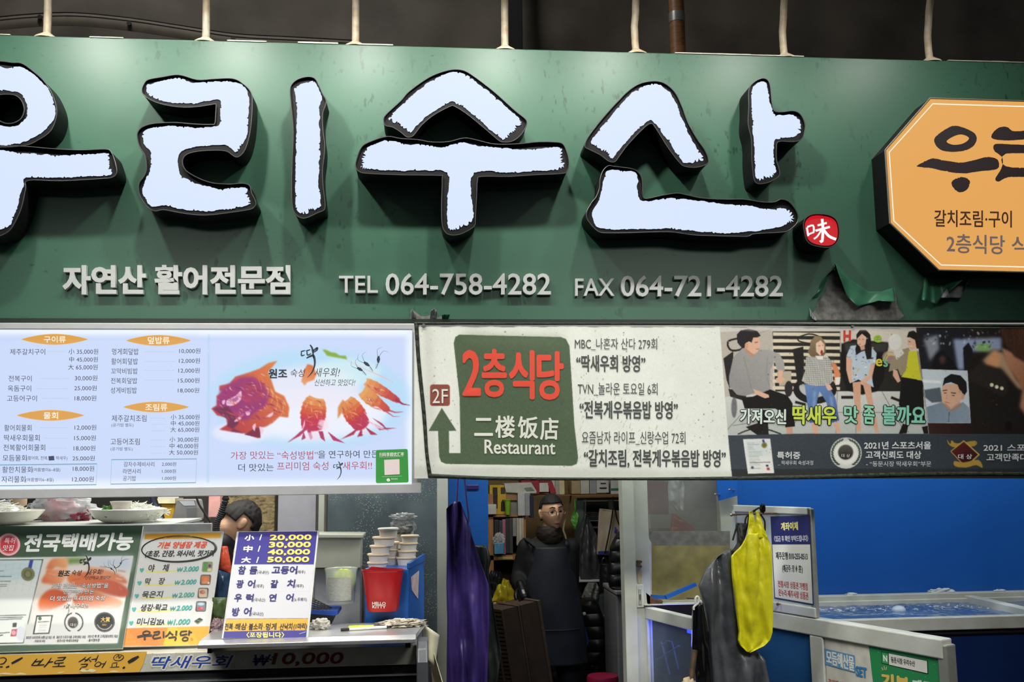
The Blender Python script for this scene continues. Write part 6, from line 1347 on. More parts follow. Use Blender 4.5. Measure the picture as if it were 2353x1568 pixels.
c_ = at(497, 1448, .0); setp(crumple((c_[0], .03, c_[2]), .036, .03, .036, .35, 7, 12).build('wrapped_onion', mat('purple_onion_film', '8a7478', .3, c2='5a484c', scale=16, bump=.5), smooth=True), 'film wrapped purple bundle at the foot of the leaning price boards', 'bundle')
# ------------------------------------------------------------------ doorway and storeroom
def loft_px(rows, Y, dep, amp=.012, fr=9.0, n=40, m=60, seed=1, flat=.25, lean=0.0):
    """a hanging limp thing: rows of (photo height, left, right) become a closed loft with folds"""
    rows = np.array(rows, float); y0, y1 = rows[0, 0], rows[-1, 0]; mb = MB(); vs, fs = [], []
    for j in range(m+1):
        v = j/m; y = y0+(y1-y0)*v; xl, xr = np.interp(y, rows[:, 0], rows[:, 1]), np.interp(y, rows[:, 0], rows[:, 2]); yy = Y+lean*v
        a, b_ = at(xl, y, yy), at(xr, y, yy); d = dep(v) if callable(dep) else dep
        for i in range(n):
            t = 2*PI*i/n; u = .5-.5*math.cos(t); s = math.sin(t)
            q = a*(1-u)+b_*u; edge = min(1, 6*u*(1-u)+.15)
            f_ = amp*edge*(1.1-2.6*abs(noise.noise(Vector((q[0]*fr*1.9+.5*v, v*.9, seed))))-.7*abs(noise.noise(Vector((q[0]*fr*3.5-v*3, v*2.2, seed+3))))+.12*noise.noise(Vector((q[0]*25, v*9, seed+7))))
            sg = (1 if s >= 0 else -1)*abs(s)**.6
            vs.append((q[0], q[1]-d*sg*(1-flat*(1-abs(s)))+f_, q[2]))
    for j in range(m):
        for i in range(n): fs.append((j*n+i, j*n+(i+1) % n, (j+1)*n+(i+1) % n, (j+1)*n+i))
    fs += [tuple(range(n)), tuple(m*n+i for i in range(n))[::-1]]
    return mb.add(vs, fs)
def rows(cr, *r): return [(cr.oy+y/cr.k, cr.ox+a/cr.k, cr.ox+b/cr.k) for y, a, b in r]
def polybox(cr, pts, Y, d): return prism_px(cr(pts), Y, d)
def bx(x0, y0, x1, y1, Y, d, cr=None):
    cr = cr or c10; r = cr.b(x0, y0, x1, y1); return pbox(*r, Y, d)
M_wood = mat('shelf_wood', 'a8784a', .55, c2='8a5e38', scale=7, dist=(9, 1, 1))
M_bluep = mat('blue_panel_paint', '1a5cae', .45, var=.05)
M_purple = mat('purple_pvc', '34275e', .3, var=.12, scale=8)
setp(polybox(c10, [(165, -1245), (463, -1245), (466, 640), (355, 545), (330, 400), (165, 300)], 1.0, .03).build('blue_board', M_bluep, bev=.003), 'bright blue board behind the hanging purple apron', 'board')
AP = thing('purple_apron', 'long purple rubber apron hanging beside the white post', 'apron', at(1070, 1400, .5))
loft_px(rows(c10, (205, 215, 255), (240, 168, 268), (262, 150, 278), (330, 150, 302), (470, 152, 346), (600, 152, 388), (840, 150, 470), (1100, 156, 473), (1400, 153, 464), (1800, 150, 452)), .5, lambda v: .012+.016*min(1, v*4), .05, 10, 60, 110, 2).build('apron_body', M_purple, AP, smooth=True, ang=0)
MB().tube(smooth_loop([at(*c10((x, y))[0], .49) for x, y in ((225, 225), (232, 120), (240, -60))], 4, False), .0075, 8, flat=.5).build('neck_strap', M_purple, AP, smooth=True)
MB().tube(smooth_loop([at(*c10((x, y))[0], .49) for x, y in ((300, 400), (318, 330), (300, 180), (278, -60))], 4, False), .008, 8, flat=.5).build('neck_strap', M_purple, AP, smooth=True)
setp(bx(303, 80, 394, 118, .988, .013).build('purple_strap', M_purple, bev=.003), 'short purple strap fixed across the blue board', 'strap')
DA = loft_px(rows(c10, (540, 350, 450), (580, 352, 470), (650, 380, 488), (720, 400, 470), (840, 430, 478), (1050, 440, 512), (1350, 440, 565), (1800, 430, 500)), .66, .02, .03, 8, 36, 70, 5).build('dark_apron', mat('dark_green_rubber', '1c211e', .35, var=.3), smooth=True, ang=0); setp(DA, 'dark green rubber apron hanging half behind the purple apron', 'apron')
# --- left shelving against the back
YS = 3.0
SU = thing('shelf_unit', 'light wooden shelf unit full of folders left of the standing man', 'shelf', at(1180, 1300, YS))
def sh(y0, y1, x0=465, x1=745, nm='shelf_board'): bx(x0, y0, x1, y1, YS, .3).build(nm, M_wood, SU, bev=.002)
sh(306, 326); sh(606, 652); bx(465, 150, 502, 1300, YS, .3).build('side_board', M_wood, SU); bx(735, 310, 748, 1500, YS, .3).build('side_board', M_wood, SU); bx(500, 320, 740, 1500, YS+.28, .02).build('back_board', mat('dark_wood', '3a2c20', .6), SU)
bx(465, 1290, 748, 1800, YS, .3).build('lower_box', mat('dark_box', '1c1b1a', .6), SU)
def item(name, label, cat, r, col, Y=YS+.02, d=.2, group=None, rough=.5, bev=.003):
    o = bx(*r, Y, d).build(name, mat('c_'+col, col, rough), bev=bev); return setp(o, label, cat, group)
G = 'folders and boxes on the wooden shelf unit'
T = thing('yellow_carton', 'yellow product carton with dark print on top of the wooden shelf unit', 'box', at(*c10((530, 300))[0], YS))
bx(478, 82, 596, 305, YS+.02, .16).build('carton', mat('carton_yellow', 'b8961e', .5), T); 
bx(500, 100, 535, 260, YS+.018, .002).build('print', mat('carton_ink', '241e12', .5), T); bx(560, 100, 592, 150, YS+.018, .002).build('print', mat('carton_ink2', '3a2e16', .5), T)
polybox(c10, [(562, 215), (575, 190), (590, 215), (592, 280), (560, 280)], YS+.018, .002).build('print', mat('carton_ink', '241e12'), T)
item('white_tray', 'white plastic tray in front of the yellow carton', 'tray', (465, 228, 527, 304), 'b8b8b0', YS-.04, .06)
T = thing('white_scale', 'white counter scale on a pile of papers over the shelf unit', 'scale', at(*c10((700, 140))[0], YS))
polybox(c10, [(590, 100), (585, 70), (790, 62), (832, 130), (828, 146), (720, 146), (600, 140)], YS+.0, .2).build('housing', mat('scale_white', 'b4b4ac', .45), T, bev=.004)
polybox(c10, [(735, 105), (790, 98), (815, 125), (755, 130)], YS-.003, .003).build('display_panel', mat('scale_lcd', '70786e', .3), T)
item('paper_pile', 'brown paper and envelope pile under the white scale', 'papers', (595, 140, 695, 200), '94704a', YS+.02)
item('white_pile', 'pile of white papers under the brown papers', 'papers', (600, 198, 690, 308), '86827a', YS+.04)
T = thing('green_cup', 'lime green plastic cup in front of the pile of white papers', 'cup', at(*c10((613, 308))[0], YS-.02))
c_ = at(*c10((613, 307))[0], YS-.02); MB().lathe(c_, [(.016, 0), (.024, .10), (.028, .102), (.028, .11), (.022, .11), (.014, .004)], 18).build('cup', mat('lime', '7aa02e', .4), T, smooth=True)
item('binder', 'white ring binder standing under the white scale', 'binder', (690, 142, 742, 315), 'aeb0b2', YS-.03, .2, G); item('binder', 'grey ring binder beside the white ring binder', 'binder', (745, 142, 782, 315), '8e9094', YS-.03, .2, G)
item('navy_pouch', 'navy pouch hanging off the shelf end beside the grey ring binder', 'pouch', (782, 160, 806, 330), '1a1f34', YS-.05, .1)
for r, col, lb in (((512, 345, 545, 606), '24262a', 'black folder at the shelf post on the middle shelf'), ((548, 350, 572, 520), '3a3c40', 'dark grey folder above the light blue cup'), ((574, 342, 596, 606), 'a0607a', 'pink folder on the middle shelf'), ((598, 335, 625, 600), '2c2e30', 'black folder beside the pink folder'), ((627, 332, 650, 600), '3e3e3e', 'charcoal folder beside the leaning papers'), ((652, 332, 676, 470), '8a8a84', 'bundle of grey papers on the middle shelf'), ((680, 330, 700, 540), 'a8a294', 'cream folder beside the grey papers'), ((702, 330, 716, 560), 'c0bcb0', 'white folder third from the shelf end'), ((719, 330, 734, 580), 'b0a898', 'beige folder at the shelf end')):
    item('folder', lb, 'folder', r, col, YS-.01, .22, G)
T = thing('blue_cup', 'light blue plastic box holding a clear bag on the middle shelf', 'box', at(*c10((545, 600))[0], YS-.05))
bx(512, 520, 582, 604, YS-.06, .06).build('box', mat('light_blue', '4a86a8', .4), T, bev=.003); c_ = at(*c10((545, 500))[0], YS-.03); crumple(c_, .04, .03, .05, .3, 4, 12).build('clear_bag', M_film, T, smooth=True)
item('shelf_label', 'small pale label strip on the front of the wooden shelf', 'label', (540, 622, 650, 645), 'b8a468', YS-.004, .003)
# --- overhead shelf
OS = setp(bx(800, 150, 1530, 164, 3.05, .35).build('overhead_shelf', M_wood), 'wooden overhead shelf above the standing man', 'shelf')
for r, col, nm, lb, ct in (((715, 30, 850, 150), '8a1c28', 'red_box', 'dark red box on the overhead shelf above the white scale', 'box'), ((852, 66, 922, 136), 'c4c0b8', 'white_carton', 'small white carton in front of the red cloth', 'box'), ((945, 48, 968, 150), 'c0bcb4', 'paper_folder', 'white paper folder beside the red ribbon', 'folder'), ((972, 40, 1000, 155), 'a09c90', 'paper_folder', 'grey paper folder in the middle of the overhead shelf', 'folder'), ((1002, 40, 1040, 155), 'c8bc94', 'cream_board', 'cream board standing on the overhead shelf', 'board'),
                          ((1095, 50, 1160, 150), 'a08c6a', 'paper_stack', 'tan paper stack on the overhead shelf', 'papers'), ((1164, 44, 1226, 150), 'b4b4ac', 'paper_stack', 'white paper stack on the overhead shelf', 'papers'), ((1232, 40, 1280, 150), '8c8e92', 'paper_stack', 'grey file stack beside the printed white packet', 'papers')):
    item(nm, lb, ct, r, col, 3.06, .2)
setp(polybox(c10, [(915, 70), (945, 50), (978, 140), (938, 150)], 3.05, .01).build('red_ribbon', mat('red_cloth', '9a1c28', .5)), 'bright red ribbon hanging over the overhead shelf edge', 'ribbon')
setp(polybox(c10, [(850, 30), (935, 30), (935, 140), (850, 150)], 3.12, .1).build('red_cloth', mat('red_cloth2', '7c1a26', .5)), 'red cloth bundle behind the small white carton', 'cloth')
T = thing('printed_packet', 'white packet with dark print on the overhead shelf', 'packet', at(*c10((1335, 150))[0], 3.05))
bx(1285, 46, 1372, 140, 3.05, .1).build('packet', mat('packet_white', 'bcbcb8', .5), T); bx(1312, 66, 1352, 76, 3.048, .002).build('print', M_black, T); bx(1305, 100, 1358, 112, 3.048, .002).build('print', M_black, T)
T = thing('white_carton', 'white carton with a green stripe at the end of the overhead shelf', 'box', at(*c10((1460, 150))[0], 3.05))
bx(1392, 40, 1526, 150, 3.06, .2).build('carton', mat('carton_white', 'b8bcb8', .5), T); bx(1392, 105, 1526, 126, 3.058, .002).build('green_stripe', mat('stripe_green', '2c6a4c', .5), T); bx(1505, 52, 1520, 80, 3.058, .002).build('logo', mat('logo_teal', '1e6a5c', .5), T)
setp(MB().tube(smooth_loop([at(*c10((x, y))[0], 3.3) for x, y in ((1095, 40), (1088, 160), (1075, 260), (1045, 350), (1032, 420), (1045, 460), (1060, 520))], 5, False), .007, 6).build('cream_cable', mat('cord_cream', 'b4a888', .5), smooth=True), 'cream cable hanging down the tan wall beside the standing man', 'cable')
# --- metal rack with hanging bags
RK = thing('metal_rack', 'grey metal rack with hanging bags behind the standing man', 'rack', at(1400, 1500, 3.2))
M_rack = mat('rack_grey', '5c6266', .45, .4)
bx(1140, 172, 1700, 200, 3.2, .04).build('top_bar', M_rack, RK); bx(1148, 200, 1184, 1700, 3.2, .04).build('upright', M_rack, RK); bx(1392, 200, 1412, 900, 3.22, .03).build('upright', M_rack, RK)
bx(1190, 200, 1700, 1700, 3.6, .02).build('back_panel', mat('rack_dark', '0e1012', .6), RK)
for i in range(5): bx(1190, 290+i*14, 1300, 300+i*14, 3.3, .2).build('shelf_tray', mat('tray_%d' % i, ('46525a', '8a4a2a', '5a6a70', '3a4046', '6a7074')[i], .5), RK)
bx(1190, 395, 1390, 410, 3.28, .3).build('shelf_tray', M_rack, RK)
def hang(name, label, cat, rw, Y, dep, M_, amp=.02, fr=7, seed=1, handle=None, hm=None, **k):
    T = thing(name, label, cat, at(rw[0][1], rw[-1][0], Y)); loft_px(rw, Y, dep, amp, fr, 36, 44, seed, **k).build('bag_body', M_, T, smooth=True, ang=0)
    for h in handle or []: MB().tube(smooth_loop([at(x, y, Y-.01) for x, y in h], 5, False), .007, 6).build('handle', hm or M_, T, smooth=True)
    return T
hang('green_bag', 'green plastic bag hanging beside the cream cable', 'bag', rows(c10, (270, 1118, 1130), (310, 1095, 1148), (350, 1085, 1150), (395, 1100, 1135), (415, 1115, 1125)), 3.05, .03, mat('green_film', '4e8a34', .3, var=.3), .02, 12, 3, [c10((1122, 280), (1118, 190))])
hang('grey_bag', 'large shiny dark grey bag hanging from the metal rack', 'bag', rows(c10, (300, 1190, 1205), (430, 1150, 1270), (470, 1125, 1288), (600, 1140, 1290), (690, 1165, 1310), (790, 1160, 1310)), 3.0, .05, mat('grey_film', '3a3c3e', .25, var=.25, bump=.3), .04, 9, 4, [c10((1196, 320), (1200, 190))])
TB_ = hang('tote_bag', 'cream canvas tote bag with black straps hanging from the metal rack', 'bag', rows(c10, (262, 1305, 1330), (285, 1300, 1540), (330, 1296, 1540), (480, 1290, 1540), (600, 1282, 1480), (610, 1290, 1470)), 2.95, .03, mat('canvas', 'a8a090', .7, c2='8c7c64', scale=5), .02, 6, 5, None)
for q in ([(1408, 250), (1385, 400), (1345, 600)], [(1415, 240), (1440, 350), (1475, 420)], [(1405, 170), (1410, 250)]): MB().tube(smooth_loop([at(*c10((x, y))[0], 2.9) for x, y in q], 5, False), .012, 6, flat=.4).build('strap', M_black, TB_, smooth=True)
bx(1295, 580, 1375, 606, 2.91, .005).build('blue_hem', mat('hem_blue', '1e2a78', .6), TB_)
for i, q in enumerate(([(1415, 440), (1440, 415)], [(1420, 425), (1445, 450)], [(1425, 400), (1428, 450)])): MB().tube([at(*c10(p)[0], 2.91) for p in q], .005, 5).build('blue_print', mat('print_blue', '24348a', .6), TB_)
hang('black_handbag', 'black leather handbag hanging below the cream tote bag', 'bag', rows(c10, (675, 1310, 1385), (720, 1306, 1385), (860, 1304, 1385), (890, 1318, 1380)), 2.85, .04, mat('black_leather', '15161a', .35), .006, 5, 6, [c10((1320, 690), (1330, 640), (1350, 640), (1370, 690))])
def quilted(name, label, rw, Y, dep, step, seed):
    T = thing(name, label, 'jacket', at(rw[0][1], rw[-1][0], Y)); mb = loft_px(rw, Y, dep, .012, 6, 40, 150, seed, flat=.1)
    c = np.mean(np.array(mb.v), 0); z0 = max(v[2] for v in mb.v)
    mb.v = [(x, y-(.016 if y < Y else -.016)*abs(math.sin((z0-z+.04*(x-c[0]))/step*PI))**.6, z) for x, y, z in mb.v]
    mb.build('padded_shell', mat('padded_black', '131417', .4, var=.2), T, smooth=True, ang=0); return T
pj = quilted('padded_jacket', 'black padded jacket hanging above the washing machine', rows(c10, (395, 1505, 1560), (420, 1470, 1580), (480, 1420, 1600), (560, 1385, 1620), (800, 1372, 1620), (855, 1380, 1620), (868, 1395, 1620)), 2.05, .06, .072, 3)
_p = at(*c10((1530, 400))[0], 2.05); MB().tube([_p, (_p[0], 2.05, 2.74)], .005, 6).build('hanging_loop', M_black, pj)
q = quilted('padded_jacket', 'black padded jacket draped over the chair right of the standing man', rows(c10, (945, 1180, 1270), (975, 1145, 1290), (1050, 1150, 1320), (1200, 1160, 1370), (1290, 1160, 1385), (1400, 1180, 1280), (1430, 1200, 1270)), 2.75, .10, .085, 7)
c_ = at(*c10((1190, 1053))[0], 2.65); MB().ell(c_, .012, .004, .012, 8).build('white_badge', M_white, q, smooth=True)
setp(MB().tube(smooth_loop([at(*c10((x, y))[0], 2.5) for x, y in ((1145, 1085), (1175, 1120), (1205, 1210), (1215, 1265), (1195, 1310), (1150, 1340))], 5, False), .006, 6).build('blue_cable', mat('cable_blue', '2a4a98', .4), smooth=True), 'blue cable loop beside the standing man', 'cable')
CH = thing('wooden_chair', 'dark chair under the draped padded jacket', 'chair', at(1370, 1560, 2.8))
x_, z_ = at(*c10((1255, 1300))[0], 2.85)[0]-.08, .48
MB().box(x_-.2, 2.72, z_-.04, x_+.2, 3.1, z_).build('seat', M_black, CH, bev=.006); MB().box(x_-.19, 3.06, z_, x_+.19, 3.1, 1.0).build('backrest', M_black, CH, bev=.006)
for sx in (-.18, .18):
    for sy in (2.74, 3.07): MB().tube([(x_+sx, sy, 0), (x_+sx, sy, z_-.03)], .016, 8).build('leg', mat('chair_wood', '4a3a2a', .5), CH)
item('white_shelf_strip', 'white narrow wall shelf behind the black handbag', 'shelf', (1148, 797, 1310, 816), 'b4b8ba', 2.95, .25)
hang('clear_bag', 'clear grey plastic bag hanging under the white wall shelf', 'bag', rows(c10, (818, 1220, 1280), (860, 1195, 1305), (930, 1170, 1300), (960, 1180, 1290)), 2.95, .04, mat('grey_clear', '7a7c7a', .25, alpha=.8, bump=.4), .03, 10, 8)
T = thing('grey_bin', 'grey plastic storage bin between the draped jacket and washing machine', 'bin', at(*c10((1370, 1500))[0], 2.9)); bx(1295, 905, 1432, 1700, 2.95, .3).build('bin_body', mat('bin_grey', '4a5054', .4), T, bev=.01); bx(1285, 1062, 1436, 1088, 2.93, .34).build('bin_rim', mat('bin_rim', '565c60', .4), T, bev=.005)
# washing machine
WM = thing('washing_machine', 'grey washing machine at the white door post', 'washing machine', at(*c10((1520, 1568))[0], 2.2))
xw = at(*c10((1430, 900))[0], 2.2)[0]; zw = at(*c10((1500, 870))[0], 2.25)[2]
M_wm = mat('washer_grey', '84868c', .35, var=.04)
MB().box(xw, 2.2, 0, xw+.56, 2.65, zw-.03).build('body', M_wm, WM, bev=.012, seg=3); MB().box(xw-.004, 2.19, zw-.03, xw+.565, 2.66, zw).build('lid', mat('washer_lid', '9a9ca0', .35), WM, bev=.008)
for k, (z0, z1) in enumerate(((zw-.13, zw-.22), (zw-.26, zw-.36), (zw-.42, zw-.9))):
    pts = [(xw+.10, 2.196, z1), (xw+.06, 2.196, z1+.02), (xw+.06, 2.196, z0-.03), (xw+.10, 2.196, z0), (xw+.50, 2.196, z0-.03), (xw+.50, 2.196, z1)]
    MB().tube(pts+[pts[0]], .006, 6, False).build('pressed_panel', M_wm, WM, smooth=True)
MB().ell((xw+.06, 2.21, zw+.004), .03, .02, .006, 8).build('lid_tag', M_white, WM, smooth=True)
# stool, yellow bag, table at the left of the man
ST = thing('pink_stool', 'pink round plastic stool near the washing machine', 'stool', at(1385, 1568, 2.0))
c_ = at(*c10((1327, 1512))[0], 2.0); zc_ = c_[2]; rs = 118/3.28/2200*6
MB().lathe((c_[0], 2.0, zc_-.05), [(rs*.98, 0), (rs, .03), (rs*.94, .045), (rs*.7, .05), (0, .046)], 36).build('seat', mat('pink_plastic', '9c1c44', .35), ST, smooth=True)
for k in range(4):
    a = PI/4+k*PI/2; MB().tube([(c_[0]+rs*.8*math.cos(a), 2+rs*.8*math.sin(a), zc_-.03), (c_[0]+rs*1.05*math.cos(a), 2+rs*1.05*math.sin(a), 0)], [.03, .022], 8, flat=.5).build('leg', mat('pink_plastic', '9c1c44'), ST, smooth=True)
TT = thing('side_table', 'small wooden table with blue legs left of the standing man', 'table', at(*c10((540, 1500))[0], 2.6))
zt3 = at(*c10((540, 1035))[0], 2.6)[2]; xa, xb = at(*c10((480, 1035))[0], 2.6)[0], at(*c10((690, 1035))[0], 2.6)[0]
MB().box(xa, 2.6, zt3-.05, xb, 2.95, zt3).build('table_top', M_wood, TT, bev=.004)
for x in (xa+.03, xb-.03):
    for y in (2.63, 2.92): MB().box(x-.02, y-.02, 0, x+.02, y+.02, zt3-.05).build('leg', mat('navy_leg', '1e3450', .5), TT)
T = thing('yellow_bag', 'small yellow plastic bag lying on the wooden table left of the man', 'bag', at(*c10((590, 1000))[0], 2.66))
c_ = at(*c10((592, 945))[0], 2.7); crumple((c_[0], 2.72, zt3+.06), .085, .06, .075, .3, 3, 8, lump=lambda p: Vector((p.x*(1-.5*max(0, p.z/.075)), p.y, p.z*(1.7 if p.z > 0 else .85)))).build('film', mat('yellow_film_dim', 'b4a428', .3, var=.2), T, smooth=True)
c2_ = at(*c10((515, 860))[0], 2.75); setp(crumple((c2_[0], 2.78, zt3+.12), .06, .05, .12, .35, 12).build('black_pouch', mat('black_vinyl', '18191c', .25), smooth=True), 'black shiny pouch behind the small yellow bag', 'bag')
item('white_can', 'small white can beside the small yellow bag', 'can', (505, 970, 528, 1030), 'a8a8a0', 2.62, .03)

# ------------------------------------------------------------------ white door post, window and tanks on the right
M_post = mat('cream_door_post', 'bcbfb4', .42, c2='aeb0a4', scale=9)
struct(pbox(1446.5, 1000, 1484, 1760, .62, .09).build('trim_4', M_post, bev=.004))
o = pbox(1446.5, 1000, 1452, 1760, .60, .02).build('trim_5', M_post); struct(o)
T = thing('door_lock', 'pale flush lock plate on the cream door post', 'lock', at(1471, 1370, .61))
bx(108, 848, 156, 1018, .612, .01, c11).build('plate', mat('lock_plate', 'c4c6bc', .4), T, bev=.002); bx(122, 880, 142, 1000, .608, .006, c11).build('slot', mat('lock_slot', '9a9c94', .4), T, bev=.002); bx(127, 920, 137, 960, .605, .006, c11).build('latch', M_steel, T)
T = thing('rusty_latch', 'rusty brown latch on the cream door post above the lock plate', 'latch', at(1469, 1300, .61))
for y in (678, 712): polybox(c11, [(106, y-2), (112, y-10), (145, y-6), (148, y+6), (140, y+12), (110, y+8)], .605, .016).build('latch_plate', mat('rust', '3a2a1c', .7, c2='6a4628', scale=60), T, bev=.002)
polybox(c11, [(108, 745), (146, 745), (142, 830), (118, 840)], .617, .0015).build('rust_stain', mat('rust_stain', 'a08a5c', .6, c2='b4a884', scale=20), T)
struct(MB().box(1.375, 1.9, 0, 2.6, 1.95, 2.75).build('wall_inner', mat('grey_inner_wall', '8c8a86', .6)))
struct(pbox(1484, 1000, 1680, 1392, .80, .006).build('window_2', mat('dusty_glass', '9a9a94', .08, alpha=.28, var=.3, scale=5)))
setp(polybox(c11, [(150, 545), (195, 505), (215, 540), (218, 930), (175, 935), (150, 900)], .68, .02).build('white_strip', mat('cream_strip', 'c4c8c0', .4), bev=.002), 'white pointed plastic strip beside the cream door post', 'strip')
FS = thing('frosted_sheet', 'dirty yellowish plastic sheet behind the window beside the cream door post', 'sheet', at(1580, 1385, .74))
polybox(c11, [(195, 560), (795, 560), (795, 985), (215, 985)], .74, .006).build('sheet', mat('dirty_acrylic', 'aca066', .3, c2='8c8258', scale=14), FS)
polybox(c11, [(195, 500), (230, 455), (795, 452), (795, 560), (195, 560)], .74, .006).build('dusty_band', mat('dusty_band', '8a887e', .4, c2='6e6c62', scale=30), FS)
struct(pbox(1671, 1140, 1694, 1560, .79, .06).build('trim_6', M_post))
setp(polybox(c11, [(212, 85), (345, 90), (340, 330), (215, 330)], 1.3, .2).build('maroon_box', mat('maroon', '5c2c38', .5)), 'maroon box seen through the dusty window', 'box')
hang('silver_bag', 'silver grey plastic bag seen through the dusty window', 'bag', rows(c11, (60, 350, 440), (130, 340, 460), (230, 345, 455), (300, 400, 460)), 1.2, .05, mat('silver_film', '9a9c9c', .25, var=.2, bump=.4), .03, 9, 3)
hang('red_bag', 'red plastic bag low behind the dusty window', 'bag', rows(c11, (325, 372, 390), (370, 365, 450), (420, 360, 520), (455, 350, 545)), 1.25, .05, mat('red_film', '963a30', .3, alpha=.85), .02, 9, 5)
pbox(1490, 1221, 1610, 1900, 1.2, .3).build('dark_cabinet', mat('dark_cab', '3c3634', .5)); o = bpy.data.objects['dark_cabinet']; setp(o, 'dark cabinet carrying the red bag behind the dusty window', 'cabinet')
T = thing('blue_rods', 'two bright blue plastic bars lying across the window sill', 'bars', at(1550, 1360, .66))
polybox(c11, [(215, 925), (322, 930), (322, 955), (218, 952)], .66, .02).build('bar', M_bluep, T); polybox(c11, [(318, 930), (540, 835), (552, 858), (330, 958)], .65, .02).build('bar', M_bluep, T)
T = thing('rusty_bracket', 'rusty brown wedge bracket at the window sill corner', 'bracket', at(1495, 1385, .62)); polybox(c11, [(170, 905), (185, 910), (240, 955), (300, 965), (300, 985), (195, 998), (178, 990)], .62, .04).build('wedge', mat('rust', '3a2a1c'), T, bev=.003)
struct(bx(165, 985, 620, 1003, .60, .25, c11).build('trim_7', M_post))
# blue wall with its corner piece and screws
xb0 = at(1690, 1200, .92)[0]; zwb = 1.20
BW = setp(MB().box(xb0, .92, zwb, 4.4, .95, 2.74).build('blue_wall_panel', mat('blue_wall', '1a5cb4', .42, var=.04, scale=3)), 'large bright blue wall panel behind the water tank', 'wall panel')
T = thing('blue_corner_sheet', 'small blue sheet with a cut corner and two screws under the banner', 'sheet', at(1670, 1130, .72))
polybox(c11, [(692, -40), (850, -40), (850, 190), (835, 195), (712, 230), (700, 130)], .74, .01).build('sheet', mat('blue_wall', '1a5cb4'), T)
for x, y in ((792, 147), (688, 181)): MB().tube([at(*c11((x+32, y+3))[0], .74), at(*c11((x, y))[0], .70)], .0035, 6).build('screw', M_steel, T); MB().ell(at(*c11((x, y))[0], .70), .006, .006, .006, 6).build('screw_head', M_steel, T)
# sea water tank along the wall
ZR = 1.24; xt0, xt1 = 1.76, 4.3; xd = 2.77
WT = thing('water_tank', 'white rimmed sea water tank with bubbling water under the blue wall', 'tank', (3, .5, 0))
M_rim = mat('tank_rim', 'c4c8c2', .35, c2='b0b2a8', scale=8)
MB().box(xt0, .17, ZR-.055, xt1, .21, ZR).build('front_rim', M_rim, WT, bev=.004); MB().box(xt0, .86, ZR-.03, xt1, .915, ZR+.012).build('back_rim', M_rim, WT, bev=.004); MB().box(xt0, .83, ZR-.07, xt1, .858, ZR-.012).build('back_ledge', M_rim, WT, bev=.003)
MB().box(xd, .21, ZR-.055, xd+.05, .86, ZR).build('divider_rim', M_rim, WT, bev=.004); MB().box(xd+.01, .21, .9, xd+.04, .86, ZR-.055).build('divider', mat('tank_inside', '2c4668', .4), WT)
MB().box(xt0, .20, 0, xt1, .215, ZR-.05).build('front_panel', mat('navy_panel', '10285c', .35, var=.06), WT)
MB().box(xt0, .185, ZR-.075, xt1, .2, ZR-.055).build('dark_seam', M_black, WT)
MB().box(xt0, .86, .0, xt1, .88, ZR-.06).build('back_panel', mat('tank_inside', '2c4668'), WT); MB().box(xt0-.02, .2, .0, xt0, .9, ZR-.01).build('end_panel', M_rim, WT)
def wsurf(u, v):
    x, y = xt0+(xt1-xt0)*u, .215+.64*v; bub = .010*math.exp(-((x-2.35)/.35)**2-((y-.72)/.16)**2)
    return (x, y, ZR-.035+.005*noise.noise(Vector((x*5, y*9, 1)))+bub*(noise.noise(Vector((x*40, y*60, 2)))+.4)+.002*noise.noise(Vector((x*25, y*40, 3))))
MB().grid(wsurf, 260, 60).build('water', mat('sea_water', '4c6890', .06, c2='34507a', scale=3), WT, smooth=True, ang=0)
R = random.Random(3); fm = MB()
for i in range(110):
    x, y = xt0+R.random()*1.0, R.gauss(.72, .05); 
    if .25 < y < .84: fm.ell((x, y, ZR-.034), R.uniform(.003, .010), R.uniform(.003, .009), R.uniform(.002, .006), 4)
fm.ell((at(2065, 1400, .62)[0], .62, ZR-.03), .035, .03, .022, 8)
setp(fm.build('bubbles', mat('bubble', 'c8d6e4', .08, alpha=.6), WT, smooth=True), kind='stuff')
for (x, y) in ((1958, 1372), (2165, 1370), (2300, 1368)):
    c_ = at(x, y, .88); setp(crumple((c_[0], .885, ZR+.014), .03 if x != 2165 else .07, .012, .008 if x != 2165 else .018, .4, x % 7, 8).build('caulk_lump', mat('caulk', 'c4c8cc', .6), smooth=True), {1958: 'small white caulk lump on the tank back rim near the account sign', 2165: 'largest white caulk lump on the tank back rim', 2300: 'flat white caulk lump on the tank back rim over the divider'}[x], 'caulk')
# --- counter side that runs out towards the street, with signs on it
pA, pB = at(1775, 1405, .43), at(2170, 1475, -.39); dq = pB-pA; dq[2] = 0; Lq = np.linalg.norm(dq); dq /= Lq
nq = np.array([-dq[1], dq[0], 0.0]); PQ = Plane(pA, nq); nq = PQ.n; ZQ = pA[2]
def qbox(px0, px1, z0, z1, front, back):
    """upright slab in the counter side: from photo column px0 to px1, heights z0..z1"""
    a, b_ = PQ.hit(px0, 1440), PQ.hit(px1, 1470); P = []
    for z in (z0, z1):
        for p, o_ in ((a, front), (b_, front), (b_, back), (a, back)): q = p+nq*o_; P.append((q[0], q[1], z))
    return MB().hexa(P)
FC = thing('street_counter', 'cream framed blue counter side running out towards the street', 'counter', pB*[1, 1, 0])
qbox(1690, 2168, ZQ-.075, ZQ, .012, -.05).build('top_rail', M_rim, FC, bev=.006); qbox(1862, 1893, 0, ZQ-.075, .010, -.045).build('post', M_rim, FC, bev=.004); qbox(2152, 2176, 0, ZQ-.02, .008, -.05).build('end_post', mat('alu_edge', '9a9c94', .35, .4), FC, bev=.006)
qbox(1690, 1864, 0, ZQ-.07, -.005, -.03).build('blue_panel', mat('dull_blue_panel', '2c5c94', .3, c2='1c4474', scale=3), FC)
